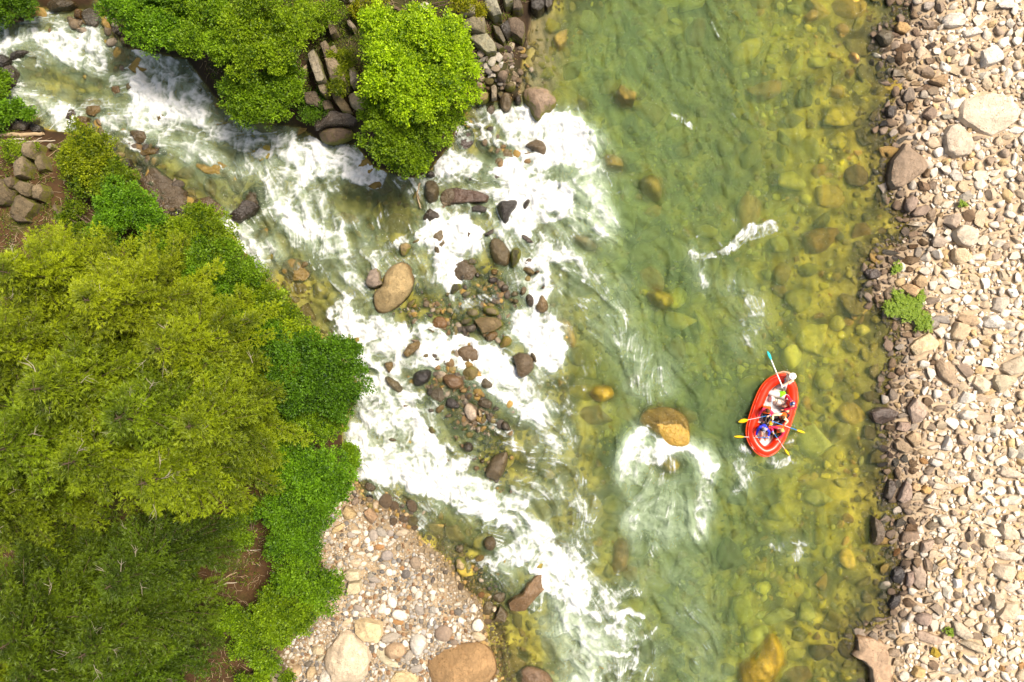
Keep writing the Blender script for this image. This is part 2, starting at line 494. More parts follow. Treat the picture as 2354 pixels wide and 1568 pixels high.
patch([(788, 715), (860, 730), (920, 758), (990, 748), (1050, 780), (1110, 800), (1160, 830), (1202, 860), (1248, 930), (1255, 985), (1190, 962), (1150, 922), (1090, 872), (1030, 842), (960, 842), (920, 862), (882, 852), (820, 802), (780, 770)], .86, 9)
stroke([(800, 740), (850, 770), (900, 775)], 60, 1.2)
stroke([(1060, 795), (1130, 830), (1180, 880), (1220, 930)], 42, 1.1)
patch([(838, 882), (880, 862), (940, 880), (962, 930), (980, 1000), (1050, 1040), (1092, 1100), (1150, 1100), (1250, 1190), (1282, 1230), (1260, 1282), (1180, 1222), (1090, 1192), (960, 1142), (890, 1132), (835, 1080), (790, 1020), (800, 960)], .80, 12)
stroke([(840, 1080), (920, 1095), (1000, 1110), (1080, 1150), (1180, 1200), (1250, 1250)], 48, 1.05)
stroke([(860, 900), (930, 900), (950, 960), (990, 1030), (1050, 1080)], 46, .98)
stroke([(880, 930), (900, 1000), (960, 1060)], 90, .62)
stroke([(1110, 970), (1160, 1000), (1200, 1020)], 36, .55)
stroke([(1230, 960), (1250, 1010), (1240, 1060)], 40, .40)
stroke([(1080, 1300), (1120, 1290), (1140, 1310)], 24, .7)
patch([(1125, 1270), (1170, 1242), (1250, 1228), (1292, 1240), (1340, 1300), (1352, 1380), (1320, 1420), (1280, 1370), (1202, 1312), (1130, 1300)], .85, 10)
stroke([(1230, 1240), (1280, 1280), (1310, 1340), (1335, 1390)], 50, 1.05)
stroke([(1300, 1380), (1340, 1450), (1350, 1520), (1340, 1700)], 75, .55, .85)
stroke([(1340, 1400), (1390, 1430), (1430, 1460), (1440, 1480)], 26, .78, .6)
stroke([(1405, 1450), (1420, 1415), (1445, 1400), (1475, 1415)], 22, .95)
stroke([(1370, 1500), (1440, 1505), (1465, 1490)], 12, .80)
stroke([(1465, 1490), (1450, 1530), (1440, 1600)], 22, .70)
stroke([(1440, 1035), (1462, 1000), (1490, 985), (1515, 1000), (1535, 1022), (1575, 1030), (1605, 1045), (1630, 1075)], 30, 1.05, .9)
stroke([(1455, 1010), (1470, 1040), (1510, 1045)], 30, .9)
stroke([(1442, 1040), (1440, 1100), (1470, 1160), (1455, 1210)], 34, .52, .6)
stroke([(1610, 1060), (1625, 1110), (1610, 1170), (1600, 1230)], 28, .72, .6)
stroke([(1630, 1075), (1650, 1070), (1640, 1090)], 14, .8)
stroke([(1510, 1060), (1520, 1130), (1535, 1200)], 80, .30, .42)
stroke([(1535, 1200), (1560, 1330), (1600, 1450), (1620, 1700)], 80, .22, .16)
stroke([(1460, 1150), (1480, 1260), (1500, 1330)], 60, .28, .2)
stroke([(1585, 580), (1615, 588), (1650, 585), (1690, 562), (1722, 535), (1775, 520)], 24, .66)
stroke([(1592, 580), (1605, 600), (1612, 625), (1622, 655)], 26, .58, .3)
stroke([(1600, 545), (1640, 520), (1690, 505)], 8, .45)
stroke([(1640, 545), (1655, 565)], 16, .55)
stroke([(1680, 660), (1740, 710), (1725, 780)], 46, .42, .2)
stroke([(1705, 740), (1720, 790)], 16, .6)
stroke([(1400, 478), (1412, 505), (1424, 522)], 14, .55)
stroke([(1330, 610), (1380, 680), (1420, 740), (1480, 830), (1520, 930)], 70, .36, .25)
stroke([(1290, 870), (1330, 900), (1300, 950)], 40, .3)
stroke([(1540, 258), (1570, 275), (1600, 302)], 9, .50)
stroke([(1568, 268), (1612, 308)], 6, .4)
stroke([(1635, 50), (1650, 85)], 9, .45)
stroke([(1660, 255), (1690, 265)], 12, .42)
stroke([(1790, 1252), (1822, 1236), (1846, 1250), (1832, 1275)], 26, .62, .15)
stroke([(1815, 1245), (1835, 1250)], 16, .85)
stroke([(1712, 1030), (1700, 1060), (1708, 1095), (1690, 1130)], 34, .50, .2)
stroke([(1765, 1055), (1785, 1064), (1822, 1058)], 20, .62, .2)
stroke([(1830, 950), (1822, 1000), (1800, 1040)], 14, .38)
stroke([(1715, 960), (1708, 1000), (1722, 1035)], 14, .38)
stroke([(1815, 1052), (1820, 1062)], 16, .8)
stroke([(1500, 1100), (1700, 1300), (1800, 1568)], 330, .15)
stroke([(1650, 600), (1750, 800), (1660, 1000)], 260, .13)
stroke([(1550, 0), (1620, 250), (1750, 500)], 240, .10)
stroke([(1900, 100), (1900, 500), (1850, 900), (1850, 1300)], 200, .08)
stroke([(1310, 640), (1340, 760), (1380, 900)], 60, .25)
stroke([(1850, 1060), (1840, 1200), (1870, 1400)], 70, .16)
RAPIDS = [(-400, 40), (230, 60), (300, 105), (440, 130), (520, 250), (700, 300), (870, 395), (1000, 390), (1060, 290), (1200, 235), (1300, 262), (1350, 400), (1350, 540), (1295, 690), (1290, 860), (1290, 960), (1330, 1120), (1400, 1330), (1480, 1480), (1460, 1900), (1330, 1900), (1290, 1440), (1190, 1330), (1040, 1260), (860, 1150), (800, 1060), (800, 960), (840, 880), (780, 790), (760, 720), (720, 640), (640, 560), (560, 520), (470, 420), (330, 360), (200, 300), (-400, 300)]
dr_ = dist_poly(WVX, WVY, RAPIDS); dr_ = np.where(inside(WVX, WVY, RAPIDS), dr_, -dr_) + (BL - .5) * 130 + (RD - .4) * 40
rap = sstep(-60, 70, dr_)
calm = np.zeros_like(rap)
for pts_, w_ in (([(380, 400), (480, 440), (560, 440)], 110), ([(830, 450), (900, 480), (930, 520)], 90), ([(1000, 830), (1080, 930), (1140, 1010)], 110), ([(930, 690), (1040, 720), (1130, 700)], 90), ([(1120, 600), (1130, 660)], 70), ([(1140, 1080), (1190, 1060)], 60), ([(80, 190), (220, 195)], 70), ([(620, 620), (720, 680)], 80), ([(1010, 1210), (1080, 1250)], 60), ([(1150, 340), (1110, 400)], 50)):
    calm = np.maximum(calm, 1 - sstep(w_ * .3, w_ * .75, dist_poly(WVX, WVY, pts_, False) + (BL - .5) * 30))
D = np.maximum(D, rap * (.42 - .30 * calm) * (.75 + .5 * BL))
M = np.maximum(M, rap * (.36 - .30 * calm))
D = np.maximum(D, 0.06)
M *= 1 - .97 * np.exp(-(((WVX - 1535) ** 2 / 78 ** 2 + (WVY - 962) ** 2 / 52 ** 2)) ** 3)
D *= 1 - .9 * np.exp(-(((WVX - 1540) ** 2 / 66 ** 2 + (WVY - 962) ** 2 / 46 ** 2)) ** 3)
RD2 = norm01(ridged(WX + qx * .4, WY + qy * .4, 0.42, 470, 4))
RD3 = norm01(ridged(WX + qx * .25, WY + qy * .25, 0.20, 490, 3))
wD = sstep(.35, .8, blur(D, 6))
Nz = wD * (.30 * RD + .30 * RD2 + .18 * RD3 + .12 * S2 + .10 * S1) + (1 - wD) * (.24 * RD + .22 * RD2 + .12 * RD3 + .17 * S2 + .25 * S1)
FOAM = np.clip((D * 1.27 - 0.66 + (Nz - 0.5) * 2.2) / 1.10 + 0.34, 0, 1) * sstep(0.10, 0.40, D + (S1 - .5) * 0.15)
SPK = sstep(.66, .86, S1 * .55 + RD * .45) * sstep(.07, .34, D) * .75  # sparkles on the ripples: bright glints painted as white specks into the foam
FOAM = np.maximum(FOAM, SPK)
M *= 1 - .75 * np.exp(-(((WVX - 1535) ** 2 + (WVY - 1075) ** 2) / 45 ** 2))
M = np.clip(blur(M, 6) * 0.7 + 0.3 * M, 0, 1) * (0.35 + .7 * RD + 0.5 * S2)
CHOP = norm01(fbm(WX + .3 * qx + FU * 0, WY + .3 * qy, .55, 520, 4))
HW = (S2 - 0.5) * 0.14 + (CHOP - .5) * .16 + (BL - 0.5) * 0.06 + np.clip(D, 0, 1.2) * ((RD - 0.35) * 0.26 + (RD2 - .4) * .12 + (BL - 0.5) * 0.16 + (S1 - 0.5) * 0.02)
for cx_, cy_, r_ in ((1530, 985, 75), (1530, 1080, 45)):
    HW *= 1 - .85 * np.exp(-(((WVX - cx_) ** 2 + (WVY - cy_) ** 2) / r_ ** 2) ** 2)
HW += .10 * np.exp(-((WVX - 1530) ** 2 / 55 ** 2 + (WVY - 965) ** 2 / 40 ** 2)) * .6
wland = np.maximum.reduce([gfield(F, WX, WY) for F in (G_rb, G_ul, G_tl, G_ll)])
HW = HW * (1 - 0.75 * sstep(-0.6, 0.05, wland))
wdep = np.clip(-gzv(WX, WY), 0, 3)

def make_water():
    keep = wland < 0.35
    km = keep.copy()
    km[:-1] |= keep[1:]; km[1:] |= keep[:-1]; km[:, :-1] |= km[:, 1:]; km[:, 1:] |= km[:, :-1]
    idx = -np.ones((hh, ww), np.int64)
    quad = keep[:-1, :-1]
    q = np.zeros_like(keep)
    for dy in (0, 1):
        for dx in (0, 1):
            q[dy:hh - 1 + dy, dx:ww - 1 + dx] |= quad
    idx[q] = np.arange(q.sum())
    F = np.stack([idx[:-1, :-1], idx[:-1, 1:], idx[1:, 1:], idx[1:, :-1]], -1)[quad]
    V = np.stack([WX, WY, HW], -1)[q]
    T = NT("river_water")
    tc = T.n("TexCoord").outputs["Object"]
    f = T.attr("foam"); m = T.attr("milk"); d = T.attr("depth")
    fine = T.noise(tc, 26.0, 4, 0.75)
    f2 = T.ramp01(T.math('ADD', f, T.math('MULTIPLY', T.math('SUBTRACT', fine, 0.5), 0.55)), 0.10, 0.98)
    f2 = T.math('MULTIPLY', f2, T.ramp01(f, 0.0, 0.12))
    rip = T.noise(tc, 5.5, 5, 0.62, dist=0.8)
    nb = T.bump(T.math("ADD", T.math("ADD", rip, T.math("MULTIPLY", T.attr("ripple"), 0.6)), T.math("MULTIPLY", T.noise(tc, 17.0, 3, 0.6), 0.35)), 0.85, 0.14)
    fres = T.n("Fresnel", i_IOR=1.333); T.set(fres.inputs["Normal"], nb)
    clear = T.n("BsdfTransparent", i_Color=(0.97, 0.99, 0.96, 1))
    gl = T.n("BsdfGlossy", i_Roughness=0.09); T.set(gl.inputs["Normal"], nb)
    refr = T.n("BsdfRefraction", i_IOR=1.333, i_Roughness=0.25); T.set(refr.inputs["Normal"], nb)
    base = T.mixs(fres, T.mixs(0.34, clear, refr), gl)
    # suspended silt and bubbles: more of them under more water
    # light is lost along the way down and up: the deeper, the greener
    silt = T.n("BsdfDiffuse"); T.set(silt.inputs["Normal"], nb)
    T.set(silt.inputs["Color"], T.mixc(m, (0.125, 0.195, 0.075, 1), (0.46, 0.53, 0.40, 1)))
    amt = T.math('ADD', T.math('MULTIPLY', T.math('MINIMUM', d, 1.5), 0.30), T.math('MULTIPLY', m, 0.75), True)
    body = T.mixs(amt, base, silt)
    froth = T.math('MULTIPLY', T.ramp01(f, .2, .95), T.ramp01(T.noise(tc, 3.2, 6, 0.7, dist=1.2), .20, .54))
    fo = principled(T, T.mixc(froth, (0.40, 0.43, 0.375, 1), (0.82, 0.82, 0.80, 1)), 0.6, 0.3, T.bump(T.math("ADD", fine, T.noise(tc, 9.0, 4, 0.7)), 0.9, 0.10))
    sh = T.mixs(f2, body, fo)
    # absorption through the real depth of the water
    vol = T.n("VolumeAbsorption", i_Color=(0.38, 0.80, 0.12, 1), i_Density=0.22)
    T.done(sh)
    T.t.links.new(vol.outputs[0], T.out.inputs[1])
    # closed body: the surface and a floor below the river bed, joined round the edge
    nv = len(V)
    B = V.copy(); B[:, 2] = -3.0
    # boundary edges
    ed = np.concatenate([F[:, [0, 1]], F[:, [1, 2]], F[:, [2, 3]], F[:, [3, 0]]])
    key = np.sort(ed, 1); kk = key[:, 0] * nv + key[:, 1]
    u, inv, cnt = np.unique(kk, return_inverse=True, return_counts=True)
    be = ed[cnt[inv] == 1]
    side = np.stack([be[:, 1], be[:, 0], be[:, 0] + nv, be[:, 1] + nv], -1)
    FF = np.concatenate([F, F[:, ::-1] + nv, side])
    z = np.zeros(nv, np.float32)
    for poly, top in SUBS:
        X0, X1 = min(p[0] for p in poly) - .5, max(p[0] for p in poly) + .5; Y0, Y1 = min(p[1] for p in poly) - .5, max(p[1] for p in poly) + .5
        i0, i1 = np.searchsorted(wx, [X0, X1]); j0, j1 = np.searchsorted(wy, [Y0, Y1])
        if i1 <= i0 or j1 <= j0: continue
        sx, sy = WX[j0:j1, i0:i1], WY[j0:j1, i0:i1]
        dd = dist_poly(sx, sy, poly); dd = np.where(inside(sx, sy, poly), -dd, dd)
        wdep[j0:j1, i0:i1] = np.minimum(wdep[j0:j1, i0:i1], np.maximum(-top, .02) + np.clip(dd + .12, 0, None) * 2.2)
    o = obj_np("water", np.concatenate([V, B]), FF, T.m, attrs={
        "foam": np.concatenate([FOAM[q], z]), "milk": np.concatenate([M[q], z]), "depth": np.concatenate([wdep[q], z]), "ripple": np.concatenate([(.6 * S2 + .4 * S1)[q], z])})
    tag(o, kind="structure")
SUBS = []                                           # outlines of the big drowned stones: the water over them is thin
# ---------------------------------------------------------------- stone materials
def stone_mat(name, src, rough, spec, contrast=0.5, speck=0.25, moss=0.0, scale=1.0, warm=0.0, soak=1.0):
    """src 'obj': colour from the object's own colour; 'tint': from the point attribute"""
    T = NT(name)
    tcn = T.n("TexCoord").outputs["Object"]
    oi = T.n("ObjectInfo")
    vec = T.n("VectorMath", operation='ADD'); T.set(vec.inputs[0], tcn)
    rnd = T.n("CombineXYZ", i_0=T.math('MULTIPLY', oi.outputs["Random"], 40.0), i_1=T.math('MULTIPLY', oi.outputs["Random"], 17.0))
    T.set(vec.inputs[1], rnd)
    v = vec.outputs[0]
    base = oi.outputs["Color"] if src == 'obj' else T.attr("tint", "Color")
    if soak < 1: base = T.mixc(1.0, base, (soak, soak * .98, soak * .84, 1), 'MULTIPLY')
    n1 = T.noise(v, 2.2 * scale, 6, 0.68)
    n2 = T.noise(v, 14.0 * scale, 4, 0.65)
    n3 = T.noise(v, 55.0 * scale, 2, 0.6)
    k = T.math('ADD', T.math('MULTIPLY', n1, contrast * 1.8), T.math('MULTIPLY', n2, contrast * 0.8))
    k = T.math('ADD', k, 1.0 - contrast * 1.3)
    c = T.mixc(1.0, base, T.n("CombineColor", i_0=k, i_1=k, i_2=k).outputs[0], 'MULTIPLY')
    dark = T.ramp01(n3, 0.60, 0.72)
    c = T.mixc(T.math('MULTIPLY', dark, speck), c, (0.03, 0.022, 0.014, 1))
    light = T.ramp01(T.noise(v, 31.0 * scale, 3), 0.62, 0.74)
    c = T.mixc(T.math('MULTIPLY', light, speck * 0.8), c, (0.55, 0.46, 0.33, 1))
    rust = T.ramp01(T.noise(v, 3.1 * scale, 4, 0.7), 0.56, 0.75)
    c = T.mixc(T.math('MULTIPLY', rust, 0.28 + warm), c, T.mixc(1.0, base, (1.15, 0.70, 0.30, 1), 'MULTIPLY'))
    if moss:
        g = T.n("NewGeometry")
        sep = T.n("SeparateXYZ"); T.set(sep.inputs[0], g.outputs["Normal"])
        slope = T.math('SUBTRACT', 1.0, sep.outputs[2])
        mm = T.ramp01(T.math('ADD', T.math('MULTIPLY', slope, 0.42), T.noise(v, 4.0, 5, 0.7)), 0.86 - 0.25 * moss, 1.06 - 0.25 * moss)
        c = T.mixc(T.math('MULTIPLY', mm, 0.9), c, T.mixc(n2, (0.05, 0.055, 0.004, 1), (0.20, 0.20, 0.012, 1)))
    vo = T.n("TexVoronoi", feature='DISTANCE_TO_EDGE'); vo.inputs["Scale"].default_value = 2.3 * scale
    wv = T.n("VectorMath", operation='ADD'); T.set(wv.inputs[0], v); T.set(wv.inputs[1], T.noise(v, 3.0, 3, out=1)); T.set(vo.inputs["Vector"], wv.outputs[0])
    crack = T.math('SUBTRACT', 1.0, T.ramp01(vo.outputs["Distance"], 0.0, 0.035))
    c = T.mixc(T.math('MULTIPLY', crack, T.ramp01(n1, 0.45, 0.62)), c, T.mixc(1.0, c, (0.30, 0.24, 0.18, 1), 'MULTIPLY'))
    if src == 'obj' and soak == 1.0:
        gp = T.n("NewGeometry"); sp = T.n("SeparateXYZ"); T.set(sp.inputs[0], gp.outputs["Position"])
        line = T.math('ADD', sp.outputs[2], T.math('MULTIPLY', T.math('SUBTRACT', n1, 0.5), 0.25))
        wetm = T.math('SUBTRACT', 1.0, T.ramp01(line, 0.10, 0.24))
        c = T.mixc(wetm, c, T.mixc(1.0, c, (0.42, 0.36, 0.27, 1), 'MULTIPLY'))
    h = T.math('ADD', T.math('MULTIPLY', n2, 0.8), T.math('MULTIPLY', n1, 0.8))
    h = T.math('SUBTRACT', h, T.math('MULTIPLY', crack, 0.25))
    nrm = T.bump(h, 0.8, 0.09)
    return T.done(principled(T, c, T.math('ADD', rough, T.math('MULTIPLY', T.math('SUBTRACT', n2, 0.5), 0.25)), spec, nrm))
M_SUB = stone_mat("drowned_stone", 'obj', 0.3, 0.45, 0.8, 0.3, soak=.97)
M_DRY = stone_mat("dry_stone", 'obj', 0.85, 0.25, 0.62, 0.25)
M_WET = stone_mat("wet_stone", 'obj', 0.24, 0.55, 0.8, 0.45, soak=.42, warm=-.18)
M_MOSS = stone_mat("mossy_stone", 'obj', 0.6, 0.35, 0.8, 0.4, moss=1.0, soak=.7)
M_LICHEN = stone_mat("lichened_stone", 'obj', 0.85, 0.25, 0.8, 0.6, moss=0.3)
M_BEDDED = stone_mat("bedded_stone", 'obj', 0.85, 0.25, 0.75, 0.3, scale=1.4)
M_RUB = stone_mat("loose_stones", 'tint', 0.85, 0.25, 0.45, 0.12, scale=1.6)
M_BEDST = stone_mat("submerged_stone", 'tint', 0.7, 0.2, 0.55, 0.15)

# ---------------------------------------------------------------- stone shapes
def ico(level):
    bm = bmesh.new()
    bmesh.ops.create_icosphere(bm, subdivisions=level, radius=1.0)
    v = np.array([p.co[:] for p in bm.verts], np.float32)
    f = np.array([[x.index for x in p.verts] for p in bm.faces], np.int32)
    bm.free()
    return v, f
ICO = {k: ico(k) for k in (1, 2, 3, 4)}
def rock_np(seed, level=2, angular=True, planes=12):
    r = np.random.default_rng(seed)
    v, f = ICO[level]
    v = v.copy()
    # lumpy start
    a, b, c = r.random(3) * 10
    n = np.array([mnoise.noise(Vector((p[0] * 1.1 + a, p[1] * 1.1 + b, p[2] * 1.1 + c))) for p in v], np.float32)
    v *= (1 + 0.22 * n)[:, None]
    if angular:
        for k in range(planes):
            d = r.normal(size=3); d[2] *= 0.75
            d /= np.linalg.norm(d)
            off = r.uniform(0.30, 0.64)
            t = v @ d - off
            v -= np.clip(t, 0, None)[:, None] * d[None, :]
    v /= np.abs(v).max(0)
    return v.astype(np.float32), f
ANG = {l: [rock_np(100 + i, l, True, 11 + i % 6) for i in range(14)] for l in (1, 2, 3)}
RND = {l: [rock_np(300 + i, l, False) for i in range(8)] for l in (1, 2, 3)}

def rock_mesh(name, proto, mat, sharp):
    me = mesh_np(name, proto[0], proto[1], mat)
    if sharp:
        me.set_sharp_from_angle(angle=R(28))
    return me

def chaikin(p, n=1):
    p = np.asarray(p, float)
    for _ in range(n):
        q = np.roll(p, -1, 0)
        out = np.empty((len(p) * 2, 2)); out[0::2] = p * .75 + q * .25; out[1::2] = p * .25 + q * .75
        p = out
    return p
def resample(p, n):
    p = np.vstack([p, p[:1]])
    s = np.r_[0, np.cumsum(np.linalg.norm(np.diff(p, axis=0), axis=1))]
    t = np.linspace(0, s[-1], n, endpoint=False)
    return np.stack([np.interp(t, s, p[:, i]) for i in (0, 1)], 1)

def outline_rock(name, pts, h, mat, color, z0=None, sink=0.35, round_=True, n=40, rings=10, facets=4, tilt=(0, 0), amp=0.05, parent=None):
    """a boulder whose footprint is the outline (metres); h = height above z0"""
    seed = abs(int(sum(p[0] * 13.7 + p[1] * 7.1 for p in pts) * 100)) % 99999
    r = np.random.default_rng(seed)
    P = chaikin(pts, 2) if round_ else np.asarray(pts, float)
    P = resample(P, n)
    area = 0.5 * np.sum(P[:, 0] * np.roll(P[:, 1], -1) - P[:, 1] * np.roll(P[:, 0], -1))
    if area < 0: P = P[::-1]
    c = P.mean(0)
    if z0 is None:
        z0 = max(gz(c[0], c[1]), -0.03)
    Q = P - c
    size = np.sqrt(abs(area))
    V = [[0, 0, h]]
    a = 2.2 if round_ else 9.0
    b = 0.55 if round_ else 0.36
    ts = np.linspace(0, 1, rings + 1)[1:] ** 0.8
    for t in ts:
        z = h * max(0.0, 1 - t ** a) ** b
        for q in Q:
            V.append([q[0] * t, q[1] * t, z])
    for s, zz in ((1.01, -0.25 * sink), (0.97, -0.6 * sink), (0.8, -sink)):
        for q in Q: V.append([q[0] * s, q[1] * s, zz])
    V.append([0, 0, -sink])
    V = np.array(V, np.float32)
    # broken planes on top
    for k in range(facets):
        d = np.array([r.normal() * 0.6, r.normal() * 0.6, 1.0]); d /= np.linalg.norm(d)
        off = np.quantile(V @ d, r.uniform(0.78, 0.95))
        t = V @ d - off
        V -= np.clip(t, 0, None)[:, None] * np.array([0, 0, 1.0])[None, :] * 0.85
    V[:, 2] += (V[:, 0] * tilt[0] + V[:, 1] * tilt[1]) * (V[:, 2] > -0.2 * sink)
    fr = 1.8 / size
    ofs = r.random(3) * 20
    nz = np.array([mnoise.fractal(Vector((p[0] * fr + ofs[0], p[1] * fr + ofs[1], p[2] * fr + ofs[2])), 0.8, 2.1, 4) for p in V])
    V[:, 2] += nz * amp * size
    V[:, :2] *= (1 + 0.035 * nz)[:, None]
    F = []
    for j in range(n): F.append([0, 1 + j, 1 + (j + 1) % n])
    nr = rings + 3
    for i in range(nr - 1):
        for j in range(n):
            p0 = 1 + i * n + j; p1 = 1 + i * n + (j + 1) % n
            F.append([p0, p0 + n, p1 + n]); F.append([p0, p1 + n, p1])
    last = 1 + (nr - 1) * n
    for j in range(n): F.append([len(V) - 1, last + (j + 1) % n, last + j])
    me = mesh_np(name, V, np.array(F), mat)
    me.set_sharp_from_angle(angle=R(34 if round_ else 26))
    o = bpy.data.objects.new(name, me)
    o.location = (c[0], c[1], z0)
    o.color = (*color, 1)
    return link(o, parent)

PROTO = {}
def place_rock(name, x, y, lx, ly, h, ang, mat, color, kind='ang', seed=0, z=None, sinkf=0.35, level=3):
    """copy of one of the stone shapes: lx, ly footprint, h full height"""
    key = (kind, seed % (14 if kind == 'ang' else 8), mat.name, level, name)
    if key not in PROTO:
        src = (ANG if kind == 'ang' else RND)[level][key[1]]
        o = bpy.data.objects.new(name, rock_mesh(name, src, mat, kind == 'ang'))
        PROTO[key] = o
    else:
        o = PROTO[key].copy()
    link(o)
    if z is None: z = max(gz(x, y), -0.05)
    o.location = (x, y, z + h * (0.5 - sinkf))
    o.rotation_euler = (random.uniform(-.12, .12), random.uniform(-.12, .12), R(ang))
    o.scale = (lx / 2, ly / 2, h / 2)
    o.color = (*color, 1)
    return o

def merged_stones(name, mat, X, Y, Z, S, cols, protos, flat=0.6, kind="stuff", seed=1):
    r = np.random.default_rng(seed)
    VS_, FS_, CS_ = [], [], []
    off = 0
    n = len(X)
    pi = r.integers(0, len(protos), n); an = r.random(n) * 6.283
    asp = r.uniform(0.48, 1.0, n); fl = r.uniform(0.75, 1.25, n) * flat
    for p in range(len(protos)):
        ids = np.nonzero(pi == p)[0]
        if not len(ids): continue
        v, f = protos[p]
        c, s = np.cos(an[ids])[:, None], np.sin(an[ids])[:, None]
        sx = S[ids][:, None] * v[None, :, 0]; sy = (S[ids] * asp[ids])[:, None] * v[None, :, 1]
        xx = sx * c - sy * s + X[ids][:, None]; yy = sx * s + sy * c + Y[ids][:, None]
        zz = (S[ids] * fl[ids])[:, None] * v[None, :, 2] + Z[ids][:, None]
        tx, ty = r.normal(0, .18, len(ids))[:, None], r.normal(0, .18, len(ids))[:, None]
        zz = zz + tx * sx + ty * sy
        VS_.append(np.stack([xx, yy, zz], -1).reshape(-1, 3))
        FS_.append((f[None] + (off + np.arange(len(ids)) * len(v))[:, None, None]).reshape(-1, 3))
        CS_.append(np.repeat(cols[ids], len(v), 0))
        off += len(ids) * len(v)
    o = obj_np(name, np.concatenate(VS_), np.concatenate(FS_), mat, smooth=False, attrs={"tint": np.concatenate(CS_)})
    tag(o, kind=kind)
    return o

# ---------------------------------------------------------------- labels for stones told apart by where they lie
USED = set()
def uniq(s):
    assert s not in USED, s
    USED.add(s); return s
CWORD = [("white", (0.78, 0.705, 0.59)), ("cream", (0.67, 0.585, 0.47)), ("tan", (0.50, 0.39, 0.265)), ("orange tan", (0.36, 0.20, 0.08)), ("brown", (0.19, 0.125, 0.075)),
         ("grey", (0.33, 0.285, 0.235)), ("dark grey", (0.15, 0.128, 0.108)), ("blackish", (0.035, 0.028, 0.025)), ("purplish brown", (0.125, 0.085, 0.066)), ("olive", (0.17, 0.14, 0.05)), ("yellow brown", (0.28, 0.18, 0.04)), ("grey brown", (0.27, 0.205, 0.145)), ("golden", (0.38, 0.26, 0.03))]
CD = dict(CWORD)
def col(name, j=0.10):
    b = np.array(CD[name]); k = 1 + random.uniform(-j, j)
    return tuple(np.clip(b * k * np.array([1 + random.uniform(-.03, .03), 1, 1 + random.uniform(-.05, .05)]), 0, .9))
def where(x, y, marks, axes):
    """(name of the nearest mark, offsets in words)"""
    best = min(marks, key=lambda m: (m[1] - x) ** 2 + (m[2] - y) ** 2)
    dx, dy = x - best[1], y - best[2]
    parts = []
    if abs(dy) > 0.15: parts.append(f"{abs(dy) * 100:.0f} cm {'above' if dy > 0 else 'below'}")
    if abs(dx) > 0.15: parts.append(f"{abs(dx) * 100:.0f} cm {axes[1] if dx > 0 else axes[0]}{'' if dx > 0 else ''}")
    s = " and ".join(parts) if parts else "touching"
    return (s + " of" if s.endswith(axes) else s), best[0]

# ---------------------------------------------------------------- boulders in the creek and the cascade
# (sheet row, column, outline, height, material, colour, round, label)
BG = "boulders standing in the rapids"
def big(name, r, c, pts, h, mat, color, label, round_=True, cat="boulder", group=BG, z0=None, **kw):
    if z0 is None:
        m = np.mean(pts, 0); X, Y = CW(r, c, m[0], m[1]); z0 = max(gz(X, Y), -0.04)
    zc = z0 + h * 0.25
    o = outline_rock(name, [CW(r, c, x, y, zc) for x, y in pts], h, mat, color, z0=z0, round_=round_, **kw)
    return tag(o, uniq(label), cat, group)
egg = big("boulder", 1, 1, [(1165, 955), (1240, 862), (1340, 815), (1400, 855), (1445, 950), (1450, 1030), (1420, 1120), (1330, 1222), (1205, 1318), (1105, 1312), (1072, 1235), (1075, 1100), (1160, 1065)], .85, M_LICHEN, (.26, .19, .09), "large egg-shaped tan boulder with a crack, at the head of the rapids", n=64, rings=16, facets=3, amp=.03)
big("boulder", 1, 1, [(1055, 912), (1108, 890), (1140, 920), (1150, 1000), (1172, 1048), (1080, 1080), (1020, 1062), (1014, 1020), (1035, 960)], .75, M_LICHEN, (.22, .17, .13), "grey angular block wedged against the large egg-shaped boulder", False)
big("boulder", 1, 1, [(1300, 700), (1330, 660), (1400, 655), (1430, 690), (1400, 740), (1365, 785), (1325, 775)], .45, M_MOSS, (.26, .19, .09), "small tan boulder with a green rim just above the egg-shaped boulder")
big("boulder", 1, 1, [(1420, 655), (1500, 615), (1520, 635), (1450, 675)], .2, M_MOSS, (.15, .11, .05), "thin mossy stone pointing upstream from the small green-rimmed boulder")
big("boulder", 1, 1, [(1540, 95), (1630, 70), (1675, 130), (1680, 230), (1650, 290), (1580, 312), (1545, 222)], .6, M_WET, (.12, .085, .035), "dark olive upright boulder under the tip of the lime green tree")
big("boulder", 1, 1, [(1698, 195), (1730, 155), (1900, 165), (2050, 190), (2150, 235), (2110, 290), (1950, 298), (1850, 302), (1720, 300)], .3, M_WET, (.16, .088, .06), "long flat reddish brown slab lying across the cascade", False)
big("boulder", 1, 1, [(1530, 410), (1580, 335), (1690, 330), (1705, 400), (1690, 450), (1590, 480), (1530, 450)], .3, M_WET, (.075, .05, .03), "dark wet lump below the upright olive boulder")
big("boulder", 1, 1, [(1560, 20), (1630, 0), (1650, 50), (1610, 70), (1560, 60)], .5, M_WET, (.08, .06, .045), "dark stone half under the lowest leaves of the lime green tree")
big("boulder", 1, 1, [(1968, 340), (2030, 305), (2150, 345), (2120, 380), (1980, 380)], .25, M_WET, (.055, .04, .03), "flat blackish stone below the end of the reddish slab", False)
big("boulder", 1, 1, [(2198, 330), (2230, 270), (2320, 238), (2405, 250), (2400, 330), (2330, 400), (2312, 480), (2270, 495), (2230, 430)], .6, M_WET, (.04, .028, .022), "big black boulder in the middle of the white cascade")
big("boulder", 1, 1, [(1915, 575), (1960, 540), (1985, 580), (1945, 632)], .22, M_WET, (.13, .08, .03), "small amber stone in the white water below the flat blackish stone")
big("boulder", 1, 1, [(2090, 580), (2180, 530), (2180, 570), (2120, 605)], .3, M_WET, (.085, .06, .04), "dark wedge poking up just above the broad brown boulder", False)
